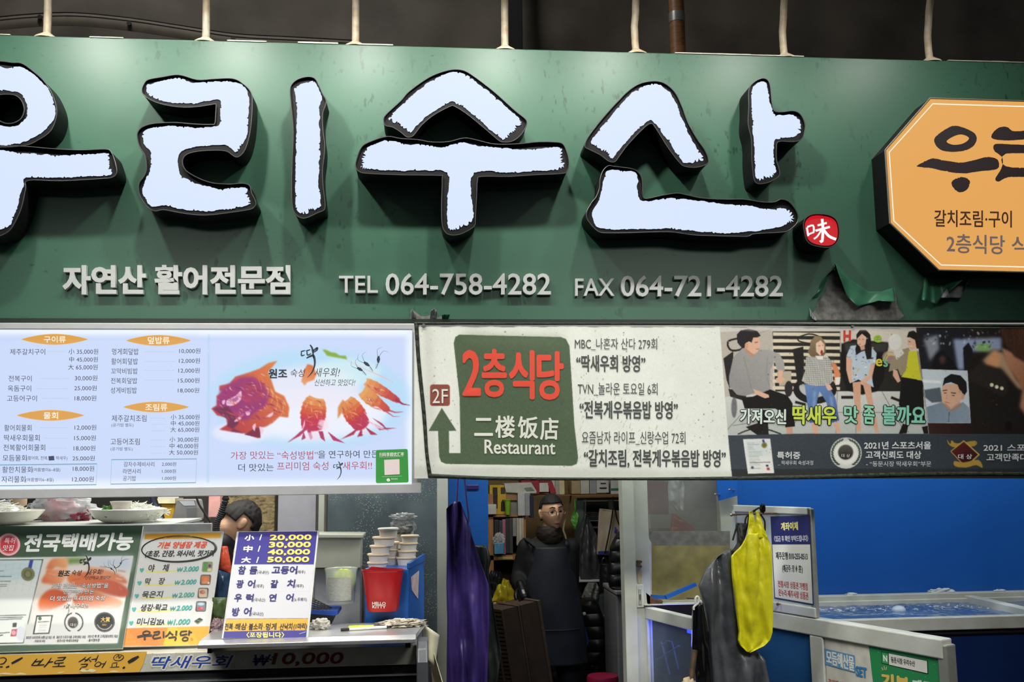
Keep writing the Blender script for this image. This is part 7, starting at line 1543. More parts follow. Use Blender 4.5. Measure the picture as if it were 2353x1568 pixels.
qbox(1893, 2154, 0, ZQ-.07, .0, -.03).build('poster_backing', mat('poster_white', 'c4c2b8', .5), FC)
b = Board(PQ, .0015)
b.poly(c12((85, 1245), (113, 1248), (145, 1620), (112, 1620)), '4a86b4', 1)
blk = '5a90ba'
b.poly(c12((133, 1320), (355, 1372), (362, 1500), (140, 1438)), blk, 1)
b.text('모듬해산물', None, 'dcdcd4', .03, 2, quad=c12((142, 1330), (350, 1380), (356, 1492), (148, 1432)))
for x in (183, 227, 270, 313): b.stroke(c12((x, 1332+(x-133)*.234), (x+6, 1440+(x-133)*.28)), .7, 'c4c2b8', 2)
b.text('SET', None, '3a7ab0', .05, 2, quad=c12((362, 1448), (445, 1462), (448, 1542), (364, 1524)))
b.text('공기밥·라면', None, 'a83c30', .02, 2, quad=c12((158, 1542), (300, 1572), (306, 1625), (164, 1592)))
grn = '2c8450'
b.poly(c12((455, 1250), (995, 1347), (1012, 1640), (500, 1640)), grn, 1)
b.poly(c12((552, 1342), (606, 1352), (608, 1442), (556, 1432)), '1c3c2a', 2); b.poly(c12((556, 1348), (603, 1357), (605, 1436), (559, 1427)), '3a9a5c', 3); b.text('N', None, 'e4ece4', .05, 4, quad=c12((566, 1368), (596, 1373), (598, 1420), (569, 1415)))
b.poly(c12((600, 1352), (896, 1410), (900, 1512), (606, 1444)), '1c2420', 2); b.poly(c12((608, 1357), (890, 1413), (894, 1504), (610, 1440)), 'd8d8d2', 3); b.text('동문시장 우리수산', None, '222624', .02, 4, quad=c12((622, 1380), (800, 1412), (803, 1456), (626, 1424)))
b.text('기본', None, 'd8b85c', .07, 3, quad=c12((548, 1498), (760, 1530), (764, 1640), (552, 1610))); b.text('제공', None, 'd4d8d0', .05, 3, quad=c12((780, 1545), (930, 1568), (934, 1650), (784, 1635)))
for q in ([(556, 1460), (566, 1482)], [(574, 1450), (576, 1478)], [(592, 1456), (586, 1480)]): b.stroke(c12(*q), 1.4, 'd8c88c', 3)
for i in range(26): x = random.uniform(470, 980); y = random.uniform(1290, 1560)+(x-470)*.1; b.ell(*c12((x, y))[0], random.uniform(.4, 1.2), random.uniform(.3, .7), 'a8c4b0', 2, n=6)
b.done(M_print, FC)
# account sign standing on the counter side
AS = thing('account_sign', 'white framed bank account sign with dark blue head standing by the water tank', 'sign', PQ.hit(1800, 1415))
z1 = PQ.hit(1868, 1167)[2]
def qframe(px0, px1, z0, z1_, nm, M_, f=.014, bk=-.014, bev=.004): return qbox(px0, px1, z0, z1_, f, bk).build(nm, M_, AS, bev=bev)
qframe(1697, 1876, z1-.032, z1, 'top_rail', M_rim); qframe(1871, 1882, ZQ+.002, z1-.004, 'side_rail', mat('alu_edge', '9a9c94'), .005); qframe(1697, 1706, ZQ+.002, z1, 'side_rail', M_rim); qframe(1697, 1881, ZQ+.002, ZQ+.045, 'bottom_rail', M_rim)
qbox(1702, 1870, ZQ+.03, z1-.02, .004, -.006).build('panel', mat('pale_panel', 'b4bcbc', .4), AS)
b = Board(PQ, .006)
A11 = lambda *p: c11(*p)
b.poly(A11((1093, 345), (1385, 336), (1412, 1003), (1122, 950)), '2a3448', 1); b.poly(A11((1097, 349), (1381, 340), (1386, 548), (1107, 548)), '2a2e66', 2); b.poly(A11((1107, 552), (1386, 552), (1405, 990), (1128, 942)), 'd2d4c8', 2)
b.text('계좌이체', None, 'ece68c', .03, 3, quad=A11((1168, 390), (1295, 383), (1298, 446), (1172, 450))); b.text('〈입금 후 확인 부탁드립니다〉', None, 'dcdce4', .02, 3, quad=A11((1118, 488), (1370, 482), (1373, 530), (1122, 532)))
b.text('제주은행 010-255-0513', None, '26282c', .02, 3, quad=A11((1130, 606), (1366, 612), (1369, 668), (1134, 662))); b.text('(예금주: 장', None, '26282c', .015, 3, quad=A11((1178, 700), (1270, 704), (1273, 766), (1182, 762))); b.text('훈)', None, '26282c', .015, 3, quad=A11((1298, 704), (1330, 706), (1332, 770), (1301, 768)))
b.poly(A11((1284, 700), (1292, 730), (1286, 760), (1278, 730)), '5a5234', 3)
b.text('전통시장 상품권 가맹점', None, 'b03c34', .02, 3, quad=A11((1146, 818), (1366, 838), (1369, 892), (1150, 866))); b.text('온누리·제주사랑 상품권', None, 'b03c34', .02, 3, quad=A11((1150, 880), (1370, 906), (1373, 962), (1154, 930)))
b.done(M_print, AS)
T = thing('rusty_nail', 'rusty nail on the lower rail of the account sign', 'nail', PQ.hit(1798, 1388)); p_ = PQ.hit(1798, 1388); MB().tube([p_, p_+nq*.03], .003, 6).build('shank', mat('rust', '3a2a1c'), T); MB().ell(p_+nq*.03, .007, .007, .007, 6).build('head', mat('rust', '3a2a1c'), T)
HK = thing('hook_bar', 'rusty steel hook bar across the top rail of the account sign', 'hook', PQ.hit(1760, 1180))
h0, h1 = PQ.hit(1692, 1183)+nq*.03, PQ.hit(1788, 1180)+nq*.03
MB().tube([h0, h1], .004, 8).build('bar', mat('rust', '3a2a1c'), HK); MB().ell(h0, .009, .009, .009, 6).build('bar_end', M_steel, HK); MB().tube([h1, h1-nq*.03], .004, 6).build('bar_end', mat('rust', '3a2a1c'), HK)
# --- hanging bags in front
YBg = .12
YBAG = thing('yellow_bag', 'bright yellow plastic bag hanging from the hook bar by the account sign', 'bag', at(1740, 1500, YBg))
M_yel = mat('yellow_film', 'd6d01a', .36, var=.14, scale=22, alpha=.92, bump=.5)
loft_px(rows(c11, (470, 930, 1045), (520, 905, 1085), (560, 880, 1098), (640, 806, 1104), (700, 806, 1105), (800, 812, 1106), (950, 836, 1110), (1100, 850, 1112), (1200, 862, 1108), (1260, 855, 1090), (1300, 870, 1050), (1330, 905, 985), (1350, 925, 940)), YBg, lambda v: .012+.04*min(1, v*2.2)*(1-.55*v), .034, 8, 56, 130, 4).build('bag_body', M_yel, YBAG, smooth=True, ang=0)
for rr_ in (((308, 940, 962), (400, 930, 985), (480, 925, 1000)), ((305, 992, 1006), (380, 985, 1030), (440, 978, 1050), (500, 960, 1075))): loft_px(rows(c11, *rr_), YBg+.02, .008, .012, 12, 24, 24, 5).build('handle', M_yel, YBAG, smooth=True, ang=0)
GB = thing('grey_refuse_sack', 'large dark grey plastic sack hanging left of the bright yellow bag', 'bag', at(1680, 1568, .2))
M_sack = mat('dark_sack_film', '4c4e52', .32, var=.25, scale=16, bump=.5)
loft_px(rows(c11, (590, 770, 835), (650, 700, 835), (720, 625, 835), (800, 588, 838), (860, 565, 842), (1000, 600, 850), (1150, 628, 870), (1300, 648, 960), (1400, 655, 1050), (1568, 668, 1085), (1800, 690, 1090)), .2, lambda v: .012+.04*min(1, v*3), .05, 7, 50, 110, 9).build('sack_body', M_sack, GB, smooth=True, ang=0)
loft_px(rows(c11, (395, 845, 930), (420, 838, 925), (470, 852, 915), (540, 850, 895), (620, 800, 880)), .2, .02, .02, 14, 24, 30, 3).build('gathered_top', M_black, GB, smooth=True, ang=0)
for q in ([(905, 400), (915, 350), (960, 310), (1010, 280)], [(925, 420), (940, 330), (985, 300)], [(850, 405), (838, 440), (815, 522)], [(1020, 330), (1050, 380), (1052, 450)]): MB().tube(smooth_loop([at(*c11(p)[0], .17) for p in q], 5, False), .004, 6).build('tie_cord', M_black, GB, smooth=True)
c_ = at(*c11((1035, 285))[0], .17); crumple(c_, .012, .01, .018, .4, 3, 8).build('knot', M_black, GB, smooth=True)
NB = thing('black_sack', 'narrow black plastic sack with white ties at the corner of the lower tank', 'bag', at(1605, 1568, .16))
loft_px(rows(c11, (985, 560, 592), (1030, 522, 600), (1100, 520, 615), (1250, 520, 630), (1340, 516, 640), (1568, 545, 660), (1800, 560, 665)), .16, .03, .03, 10, 36, 70, 6).build('sack_body', mat('black_film', '0e0f11', .2, coat=.2), NB, smooth=True, ang=0)
for q in ([(548, 1000), (538, 960), (552, 935), (566, 950), (560, 985)], [(560, 985), (530, 1010), (528, 1035)], [(562, 960), (580, 970)]): MB().tube(smooth_loop([at(*c11(p)[0], .13) for p in q], 5, False), .0045, 6).build('white_tie', M_white, NB, smooth=True)
MB().tube([at(*c11((478, 948))[0], .14), at(*c11((545, 952))[0], .22)], .004, 6).build('steel_pin', M_steel, NB)
T = thing('mop', 'rusty handled mop with a pale head in front of the lower tank', 'mop', at(1583, 1568, .12)); MB().tube([at(*c11((535, 1330))[0], .12), at(*c11((508, 1560))[0], .10)], .012, 10).build('handle', mat('rust_handle', '5c4830', .5, c2='2c241c', scale=20), T, smooth=True)
c_ = at(*c11((490, 1565))[0], .10); crumple((c_[0], .10, c_[2]-.03), .035, .03, .045, .25, 5).build('mop_head', mat('mop_head', 'a89878', .8, var=.3), T, smooth=True)
MB().tube([(c_[0], .10, 0.0), c_], .012, 8).build('lower_handle', mat('rust_handle', '5c4830'), T)
# --- lower tank beside the door post with blue light
tA, tB = at(1481, 1394, .64), at(1593, 1420, .25); dt = tB-tA; dt[2] = 0; dt /= np.linalg.norm(dt); PT = Plane(tA, np.array([-dt[1], dt[0], 0])); nt_ = PT.n; ZT2 = tA[2]
LT = thing('lower_tank', 'cream framed glass tank glowing blue beside the door post', 'tank', tB*[1, 1, 0])
def tbox(px0, px1, z0, z1, f, bk):
    a, b_ = PT.hit(px0, 1420), PT.hit(px1, 1420); P = []
    for z in (z0, z1):
        for p, o_ in ((a, f), (b_, f), (b_, bk), (a, bk)): q = p+nt_*o_; P.append((q[0], q[1], z))
    return MB().hexa(P)
tbox(1482, 1600, ZT2-.055, ZT2, .01, -.03).build('top_rail', M_rim, LT, bev=.004); tbox(1482, 1490, 0, ZT2-.05, .008, -.02).build('post', M_rim, LT)
q0 = PT.hit(1600, 1420); MB().box(q0[0]-.01, q0[1]-.01, ZT2-.055, q0[0]+.22, q0[1]+.03, ZT2).build('front_rail', M_rim, LT, bev=.004); MB().box(q0[0], q0[1], 0, q0[0]+.21, q0[1]+.01, ZT2-.05).build('front_panel', mat('navy_panel', '10285c'), LT)
tbox(1490, 1600, 0, ZT2-.05, -.004, -.010).build('side_glass', mat('tank_glass', '8aa0b8', .05, alpha=.18, var=.1), LT)
tbox(1490, 1600, 0, ZT2-.06, -.24, -.25).build('inner_panel', mat('tank_dark_blue', '1a2a6a', .4, var=.2), LT)
tbox(1495, 1510, ZT2-.13, ZT2-.07, -.20, -.235).build('blue_lamp', emit('blue_led', '2a3cff', 3.0, False), LT)
l = bpy.data.lights.new('tank_blue_light', 'POINT'); l.energy = 2.2; l.color = (.12, .16, 1); l.shadow_soft_size = .05; lo = bpy.data.objects.new('tank_blue_light', l); COL.objects.link(lo); pp = PT.hit(1525, 1420)-nt_*.12; lo.location = (pp[0], pp[1], ZT2-.12)
for q in ([(288, 1270), (350, 1510)], [(365, 1265), (415, 1470)], [(290, 1300), (330, 1262), (365, 1270)], [(260, 1400), (420, 1300)]):
    MB().tube([PT.hit(*c11(p)[0], -.2) for p in q], .004, 5).build('wire_rack', mat('rack_wire', '6a7a9a', .3, .5), LT)
# ------------------------------------------------------------------ people
M_skin = mat('skin', 'c49a7c', .5, var=.05)
def loft_body(mb, secs, n=24):
    """stack of elliptical sections (x, y, z, rx, ry)"""
    vs, fs = [], []
    for x, y, z, rx, ry in secs:
        for k in range(n):
            a = 2*PI*k/n; vs.append((x+rx*math.cos(a), y+ry*math.sin(a), z))
    for i in range(len(secs)-1):
        for k in range(n): fs.append((i*n+k, i*n+(k+1) % n, (i+1)*n+(k+1) % n, (i+1)*n+k))
    fs += [tuple(range(n))[::-1], tuple((len(secs)-1)*n+k for k in range(n))]
    return mb.add(vs, fs)
def limb(mb, pts, rad, n=14, sm=5):
    P = smooth_loop([tuple(p) for p in pts], sm, False); R = np.interp(np.linspace(0, 1, len(P)), np.linspace(0, 1, len(rad)), rad)
    mb.tube([Vector(p) for p in P], [float(r) for r in R], n)
    mb.ell(Vector(P[0]), R[0], R[0], R[0], 8); mb.ell(Vector(P[-1]), R[-1], R[-1], R[-1], 8); return mb
def head_mesh(mb, c, M, s=1.0):
    """a head looking along local -y: brow, sockets, nose, lips, chin and ears"""
    nu, nv = 56, 44; vs, fs = [], []
    g = lambda x, z, cx, cz, sx, sz: math.exp(-((x-cx)/sx)**2-((z-cz)/sz)**2)
    for j in range(nv+1):
        t = PI*j/nv
        for i in range(nu):
            a = 2*PI*i/nu; x = math.sin(t)*math.sin(a); y = -math.sin(t)*math.cos(a); z = math.cos(t)
            X, Y, Z = x*.074, y*.095, z*.118
            if z < .1:
                k = min(1, (.1-z)/1.1); X *= 1-.30*k**1.3
                if y > 0: Y *= 1-.45*k
            if z < -.55 and y < 0: Y *= 1+.10*(-z-.55)
            if y < 0:
                d = -.020*g(x, z, 0, -.12, .16, .22)-.010*g(x, z, 0, .12, .12, .3)-.006*g(x, z, 0, .30, .65, .12)+.012*(g(x, z, .38, .08, .2, .13)+g(x, z, -.38, .08, .2, .13))-.007*(g(x, z, .12, -.52, .16, .05)+g(x, z, -.12, -.52, .16, .05))-.006*(g(x, z, .1, -.64, .18, .05)+g(x, z, -.1, -.64, .18, .05))+.004*g(x, z, 0, -.58, .3, .03)-.008*g(x, z, 0, -.88, .3, .16)-.004*(g(x, z, .5, -.2, .22, .2)+g(x, z, -.5, -.2, .22, .2))
                Y += d
            vs.append(Vector(c)+M @ (Vector((X, Y, Z))*s))
    for j in range(nv):
        for i in range(nu): fs.append((j*nu+i, j*nu+(i+1) % nu, (j+1)*nu+(i+1) % nu, (j+1)*nu+i))
    mb.add(vs, fs)
    for sx in (-1, 1):
        R_ = M @ Matrix.Rotation(sx*.35, 3, 'Z'); mb.ell(Vector(c)+M @ Vector((sx*.076*s, .012*s, -.005*s)), .009*s, .020*s, .033*s, 8, R_); mb.ell(Vector(c)+M @ Vector((sx*.081*s, .018*s, .006*s)), .006*s, .017*s, .024*s, 8, R_)
    return mb
def fuse(o, vox=.007, smooth=2):
    d = o.modifiers.new('fuse', 'REMESH'); d.mode = 'VOXEL'; d.voxel_size = vox; d.use_smooth_shade = True
    if smooth: e = o.modifiers.new('soft', 'SMOOTH'); e.iterations = smooth; e.factor = .4
    return o
def hair_cap(c, M, s, keep, grow=1.08, amp=.004, seed=1, n=40, sq=(.078, .1, .121)):
    mb = MB(); vs, fs = [], []; ok = []; nu = n*2
    for j in range(n+1):
        t = PI*j/n
        for i in range(nu):
            a = 2*PI*i/nu; p = Vector((math.sin(t)*math.sin(a), -math.sin(t)*math.cos(a), math.cos(t))); w = grow+amp/.1*noise.noise(Vector((p.x*9, p.y*9, p.z*3+seed)))+amp/.2*noise.noise(Vector((p.x*28, p.y*28, p.z*6)))
            ok.append(keep(p)); vs.append(Vector(c)+M @ Vector((p.x*sq[0]*w*s, p.y*sq[1]*w*s, p.z*sq[2]*w*s)))
    for j in range(n):
        for i in range(nu):
            f = (j*nu+i, j*nu+(i+1) % nu, (j+1)*nu+(i+1) % nu, (j+1)*nu+i)
            if all(ok[k] for k in f): fs.append(f)
    return mb.add(vs, fs)
M_hair = mat('black_hair', '110f0e', .75, var=.4, scale=90)
M_knit = mat('black_sweatshirt', '15161a', .75, var=.15); M_apr = mat('navy_apron', '20242e', .65, var=.12); M_trou = mat('dark_trousers', '131418', .7)
# ---- man in the doorway
YMAN = 2.35
g3 = lambda x, y, Y=YMAN: Vector(at(x, y, Y))
PM = thing('person', 'man in glasses and dark navy apron holding a brown crate in the doorway', 'person', (g3(1265, 1400).x, YMAN, 0))
hc = g3(1268, 1179, YMAN-.02); HR = Matrix.Rotation(math.radians(14), 3, 'Z') @ Matrix.Rotation(math.radians(-4), 3, 'Y')
nk = g3(1262, 1236); hipx = g3(1266, 1400).x
body = MB(); head_mesh(body, hc, HR, 1.0)
limb(body, [hc+Vector((0, .02, -.07)), Vector((nk.x, YMAN+.02, nk.z)), Vector((nk.x, YMAN+.03, nk.z-.08))], [.055, .056, .065])
zs = g3(1262, 1243).z; zh = g3(1265, 1405).z; xc = nk.x
torso = [(xc, YMAN+.03, zs+.02, .09, .07), (xc, YMAN+.03, zs-.03, .15, .095), (xc, YMAN+.02, zs-.12, .17, .115), (xc+.005, YMAN+.01, zs-.25, .17, .12), (hipx, YMAN+.02, zh+.08, .17, .12), (hipx, YMAN+.02, zh-.02, .18, .125), (hipx, YMAN+.02, zh-.12, .165, .12)]
loft_body(body, torso)
shL, shR = g3(1210, 1257, YMAN+.02), g3(1312, 1257, YMAN+.03)
elL, wrL = g3(1192, 1325, YMAN+.03), g3(1198, 1352, YMAN-.20)
elR, wrR = g3(1314, 1330, YMAN+.10), g3(1316, 1395, YMAN+.06)
arms = [[shL, elL, wrL], [shR, elR, wrR]]
for A_ in arms: limb(body, A_, [.046, .042, .037, .030], 14, 6)
for sx, kx in ((-1, 0), (1, .02)):
    limb(body, [Vector((hipx+sx*.085, YMAN+.02, zh-.08)), Vector((hipx+sx*.10+kx, YMAN-.02, .50)), Vector((hipx+sx*.105+kx, YMAN+.03, .10))], [.088, .075, .056, .05, .042], 14, 6)
    limb(body, [Vector((hipx+sx*.105+kx, YMAN+.05, .05)), Vector((hipx+sx*.115+kx, YMAN-.08, .04)), Vector((hipx+sx*.12+kx, YMAN-.17, .03))], [.04, .038, .028])
fuse(body.build('body', M_skin, PM, smooth=True, ang=0), .0055, 2)
# clothes
sw = MB(); loft_body(sw, [(x, y, z, a+.008, b_+.010) for x, y, z, a, b_ in torso])
for A_ in arms:
    e = Vector(A_[2]); d_ = (Vector(A_[1])-e).normalized(); limb(sw, [A_[0], A_[1], e+d_*.02], [.060, .053, .046, .037], 14, 6)
fuse(sw.build('sweatshirt', M_knit, PM, smooth=True, ang=0), .009, 3)
tr_ = MB()
for sx, kx in ((-1, 0), (1, .02)): limb(tr_, [Vector((hipx+sx*.085, YMAN+.02, zh-.04)), Vector((hipx+sx*.10+kx, YMAN-.02, .50)), Vector((hipx+sx*.105+kx, YMAN+.03, .09))], [.105, .095, .075, .07, .065], 14, 6)
fuse(tr_.build('trousers', M_trou, PM, smooth=True, ang=0), .01, 3)
for sx, kx in ((-1, 0), (1, .02)):
    bt = MB(); limb(bt, [Vector((hipx+sx*.105+kx, YMAN+.05, .055)), Vector((hipx+sx*.115+kx, YMAN-.08, .05)), Vector((hipx+sx*.12+kx, YMAN-.19, .04))], [.05, .05, .038]); limb(bt, [Vector((hipx+sx*.105+kx, YMAN+.04, .05)), Vector((hipx+sx*.105+kx, YMAN+.04, .26))], [.055, .06]); fuse(bt.build('boot', M_black, PM, smooth=True, ang=0), .01, 2)
zb_a = g3(1290, 1532, YMAN-.15).z; zt_a = g3(1262, 1259, YMAN-.12).z
def apr(u, v):
    z = zt_a+(zb_a-zt_a)*v; hw = np.interp(v, [0, .14, .30, .5, .75, 1], [.115, .125, .165, .19, .20, .20]); xm = np.interp(v, [0, .5, 1], [xc, hipx, hipx+.025])
    s = 2*u-1; dep = np.interp(v, [0, .15, .5, 1], [.125, .14, .155, .165]); x = xm+hw*s
    y = YMAN+.01-dep*math.sqrt(max(0, 1-(s*.88)**2))+.012*noise.noise(Vector((x*9, z*4, 2)))*(v+.15)
    return (x, y, z)
ap = MB().grid(apr, 40, 60).build('apron', M_apr, PM, smooth=True, ang=0, solid=.004)
for sx, tx in ((-1, 1209), (1, 1303)):
    e0, e1 = Vector(apr(.04 if sx < 0 else .96, .0)), g3(tx, 1243, YMAN-.03); MB().tube(smooth_loop([e0, e0.lerp(e1, .5)+Vector((0, -.02, .0)), e1, e1+Vector((0, .12, .0))], 5, False), .016, 8, flat=.3).build('apron_strap', M_apr, PM, smooth=True)
zp = zt_a+(zb_a-zt_a)*.70
MB().tube([Vector(apr(.2+.7*i/16, .70))+Vector((0, -.004, 0)) for i in range(17)], .004, 6).build('apron_seam', M_apr, PM, smooth=True)
gt = MB(); gz = nk.z
def gai(u, v):
    a = 2*PI*u; r = .070+.014*math.sin(v*PI)+.006*v+.006*noise.noise(Vector((math.cos(a)*4, math.sin(a)*4, v*9))); return (nk.x+r*math.cos(a)*1.0+.006*(1-v), YMAN-.005+r*math.sin(a)*1.02, gz-.034+.10*v+.014*math.sin(a+.5)*-1*v)
gt.grid(gai, 44, 16).build('neck_gaiter', mat('patterned_gaiter', '0d0b0b', .6, c2='332a1c', scale=26), PM, smooth=True, ang=0, solid=.004)
hl = lambda p: (p.z > .52 or (p.y > -.15 and p.z > .28) or (p.y > .25 and p.z > -.45)) and not (abs(p.x) > .8 and p.z < .28)
hair_cap(hc, HR, 1.0, hl, 1.03, .004, 3).build('hair', M_hair, PM, smooth=True, ang=0, solid=.004)
F_ = lambda x, y, z: hc+HR @ Vector((x, y, z))
for sx in (-1, 1):
    MB().ell(F_(sx*.029, -.0815, .010), .0125, .006, .0055, 8, HR).build('eye', mat('eye_dark', '1c1412', .2), PM, smooth=True)
    MB().tube([F_(sx*.012, -.095, .036), F_(sx*.030, -.095, .041), F_(sx*.048, -.084, .035)], [.003, .0042, .002], 6).build('eyebrow', M_hair, PM, smooth=True)
gl = MB()
for sx in (-1, 1):
    o_ = [F_(sx*.034+.026*math.cos(t), -.106+.012*abs(math.cos(t)) if sx*math.cos(t) > 0 else -.106, .006+.018*math.sin(t)) for t in np.linspace(0, 2*PI, 22)]; gl.tube(o_, .0016, 6, False); gl.tube([F_(sx*.060, -.094, .012), F_(sx*.078, -.05, .014), F_(sx*.083, .01, .012)], .0018, 6)
gl.tube([F_(-.008, -.108, .010), F_(.008, -.108, .010)], .0016, 6)
gl.build('glasses', mat('thin_metal_frame', '6a6660', .3, .7), PM, smooth=True)
MB().ell(F_(0, -.0905, -.062), .020, .006, .006, 8, HR).build('mouth', mat('lips', '8a5048', .5), PM, smooth=True)
# gloved hands: palm, four fingers, thumb
M_glove = mat('black_rubber_glove', '101114', .3)
def hand(w, fwd, down, side, nm='glove', curl=1.0):
    mb = MB(); fwd, down, side = (Vector(v).normalized() for v in (fwd, down, side)); w = Vector(w)
    limb(mb, [w-fwd*.03, w, w+fwd*.045, w+fwd*.075], [.030, .032, .036, .034], 12)
    for k, (o_, l_) in enumerate(((-.030, .8), (-.010, .95), (.010, 1.0), (.030, .88))):
        b0 = w+fwd*.075+side*o_; p1 = b0+fwd*.028*l_+down*.012; p2 = p1+fwd*.004+down*.028*l_*curl; p3 = p2-fwd*.020*l_*curl+down*.012
        limb(mb, [b0-fwd*.02, b0, p1, p2, p3], [.010, .0105, .010, .009, .0075], 8, 3)
    t0 = w+fwd*.02-side*.032; limb(mb, [t0, t0+fwd*.02-side*.018+down*.012, t0+fwd*.045-side*.014+down*.030, t0+fwd*.06-side*.004+down*.036], [.014, .012, .010, .008], 8, 3)
    return fuse(mb.build(nm, M_glove, PM, smooth=True, ang=0), .004, 2)
hand(wrL, (.15, -.75, -.62), (.1, .35, -.95), (.98, .12, .05)); hand(wrR, (-.2, .25, -.95), (-.5, .6, -.1), (.1, -.9, -.2))
# ---- brown crate held upright by the man
def crate(label, rim, depth_dir, depth, seed):
    T = thing('fish_crate', label, 'crate', rim[2]*1.0)
    M_c = mat('brown_crate', '4a3c32', .5, var=.15, scale=12)
    R4 = [Vector(p) for p in rim]; D = Vector(depth_dir)*depth; cen = sum(R4, Vector())/4; B4 = [cen+(p-cen)*.92+D for p in R4]
    sides = MB()
    for i in range(4):
        a, b_ = R4[i], R4[(i+1) % 4]; a2, b2 = B4[i], B4[(i+1) % 4]; n_ = 16 if (b_-a).length > .45 else 8
        inn = (cen-(a+b_)/2).normalized()*.006; sides.hexa([a2, b2, b2+inn, a2+inn, a, b_, b_+inn, a+inn])
    sides.build('crate_wall', M_c, T)
    ba = MB(); n_ = 22
    for k in range(n_):
        u0, u1 = k/n_, (k+.62)/n_; q = [B4[0].lerp(B4[3], u0), B4[1].lerp(B4[2], u0), B4[1].lerp(B4[2], u1), B4[0].lerp(B4[3], u1)]; ba.hexa(q+[p-D.normalized()*.006 for p in q])
    for e0, e1 in ((B4[0], B4[3]), (B4[1], B4[2]), (B4[0].lerp(B4[1], .5), B4[3].lerp(B4[2], .5))): ba.tube([e0, e1], .008, 6)
    ba.build('slotted_base', M_c, T)
    MB().tube(R4+[R4[0]], .0105, 8, False).build('rim', mat('crate_rim', '5a4c40', .5), T, smooth=True)
    return T
cr_top = [g3(*c10((690, 935))[0], YMAN-.24), g3(*c10((845, 955))[0], YMAN-.36)]
cr_bot = [g3(*c10((945, 1600))[0], YMAN-.32), g3(*c10((808, 1600))[0], YMAN-.20)]
ex = .16
cr_bot = [cr_bot[0]+(cr_bot[0]-cr_top[1])*ex, cr_bot[1]+(cr_bot[1]-cr_top[0])*ex]
nrm_ = (cr_top[1]-cr_top[0]).cross(cr_bot[1]-cr_top[0]).normalized()
if nrm_.y < 0: nrm_ = -nrm_
dd = Vector((-.93, .34, -.05))
crate('brown slotted fish crate held upright by the man in the doorway', [cr_top[0], cr_top[1], cr_bot[0], cr_bot[1]], dd, .11, 1)
off_ = Vector((-.115, .06, -.035))
crate('second brown fish crate nested behind the one the man holds', [p+off_ for p in (cr_top[0], cr_top[1], cr_bot[0], cr_bot[1])], dd, .11, 2)

# ---- worker bent over behind the boards
YW = 1.42
w3 = lambda x, y, Y=YW: Vector(at(x, y, Y))
PW = thing('person', 'dark haired worker bent forward behind the boards in the kitchen', 'person', (w3(480, 1400).x, YW+.1, 0))
hc2 = w3(548, 1204, YW); HR2 = Matrix.Rotation(math.radians(-22), 3, 'Z') @ Matrix.Rotation(math.radians(58), 3, 'Y') @ Matrix.Rotation(math.radians(90), 3, 'Z') 
def Rw():
    f_ = Vector((.55, .42, -.70)).normalized(); up = Vector((.52, .30, .80)); up = (up-f_*up.dot(f_)).normalized(); y_ = -f_; x_ = y_.cross(up).normalized()
    return Matrix(((x_.x, y_.x, up.x), (x_.y, y_.y, up.y), (x_.z, y_.z, up.z)))
HR2 = Rw()
b2 = MB(); head_mesh(b2, hc2, HR2, 1.02)
nb = w3(500, 1272, YW-.02); pel = w3(430, 1400, YW+.22); pel.z = .95
limb(b2, [hc2+HR2 @ Vector((0, .03, -.06)), hc2.lerp(nb, .6), nb, nb+Vector((-.05, 0, -.06))], [.055, .056, .06, .07])
tor = [nb+Vector((-.02, .0, -.03)), nb+Vector((-.09, .02, -.10)), nb.lerp(pel, .5), pel+Vector((0, 0, .08)), pel]
def torso2(mb, k): limb(mb, tor, [.09+k, .145+k, .15+k, .14+k, .15+k], 20, 5)
torso2(b2, 0)
arms2 = []
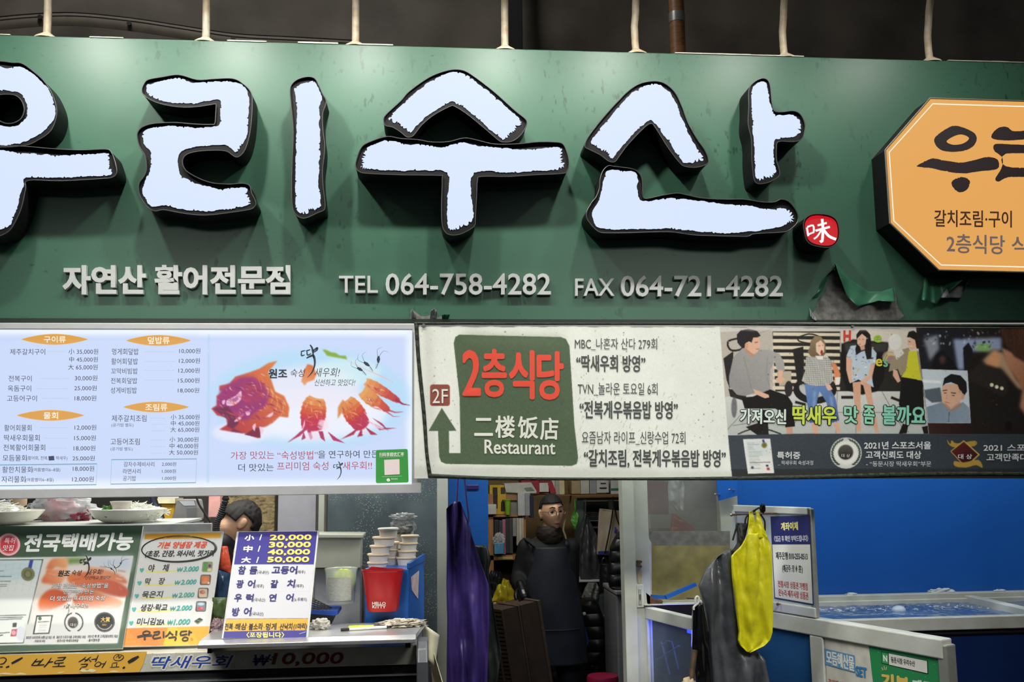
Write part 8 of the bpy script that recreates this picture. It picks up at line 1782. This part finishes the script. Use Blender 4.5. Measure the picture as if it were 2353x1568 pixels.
for sy in (-.17, .17):
    s0 = nb+Vector((-.06, sy, -.10)); e_ = s0+Vector((.08, sy*.3, -.24)); h_ = e_+Vector((.20, -sy*.5, -.02)); arms2.append([s0, e_, h_]); limb(b2, [s0, e_, h_], [.055, .048, .04, .03], 12, 5)
    limb(b2, [h_, h_+Vector((.05, -.01, -.01)), h_+Vector((.09, -.01, -.03))], [.03, .032, .02])
    for k in range(4): limb(b2, [h_+Vector((.08, -.025+k*.016, -.02)), h_+Vector((.115, -.025+k*.016, -.035)), h_+Vector((.125, -.025+k*.016, -.06))], [.009, .009, .007], 8, 3)
for sy in (-.09, .10): limb(b2, [pel+Vector((0, sy, -.02)), Vector((pel.x+.02, pel.y+sy, .5)), Vector((pel.x-.02, pel.y+sy, .08))], [.09, .075, .055, .045], 12, 5); limb(b2, [Vector((pel.x-.03, pel.y+sy, .05)), Vector((pel.x+.14, pel.y+sy, .035))], [.042, .03])
fuse(b2.build('body', M_skin, PW, smooth=True, ang=0), .006, 2)
s2 = MB(); torso2(s2, .016)
for A_ in arms2: limb(s2, [A_[0], A_[1], Vector(A_[2])-Vector((.03, 0, 0))], [.07, .062, .05], 12, 5)
fuse(s2.build('jacket', mat('dark_grey_jacket', '26282c', .7), PW, smooth=True, ang=0), .01, 3)
t2 = MB()
for sy in (-.09, .10): limb(t2, [pel+Vector((0, sy, .02)), Vector((pel.x+.02, pel.y+sy, .5)), Vector((pel.x-.02, pel.y+sy, .08))], [.105, .09, .07, .06], 12, 5)
fuse(t2.build('trousers', M_trou, PW, smooth=True, ang=0), .01, 3)
g2 = MB(); limb(g2, [hc2+HR2 @ Vector((0, -.035, -.105)), hc2+HR2 @ Vector((0, .0, -.125)), nb+Vector((.012, -.012, .03)), nb+Vector((-.01, 0, -.03))], [.045, .062, .075, .088], 18, 5)
fuse(g2.build('neck_gaiter', mat('grey_gaiter', '2e2f33', .6), PW, smooth=True, ang=0), .007, 2)
kp = lambda p: (p.z > .40 or (p.y < .1 and p.z > .02) or (p.y > -.10 and p.z > -.02) or (p.y > .30 and p.z > -.22) or (p.y > .05 and p.z > .0 and abs(p.x) > .5)) and not (abs(p.x) > .78 and -.30 < p.z < .26 and -.25 < p.y < .40)
hair_cap(hc2, HR2, 1.02, kp, 1.10, .008, 6).build('hair', M_hair, PW, smooth=True, ang=0, solid=.006)
Fw = lambda x, y, z: hc2+HR2 @ Vector((x, y, z))
for sx in (-1, 1): MB().ell(Fw(sx*.03, -.083, .01), .013, .006, .005, 8, HR2).build('eye', mat('eye_dark', '1c1412'), PW, smooth=True)
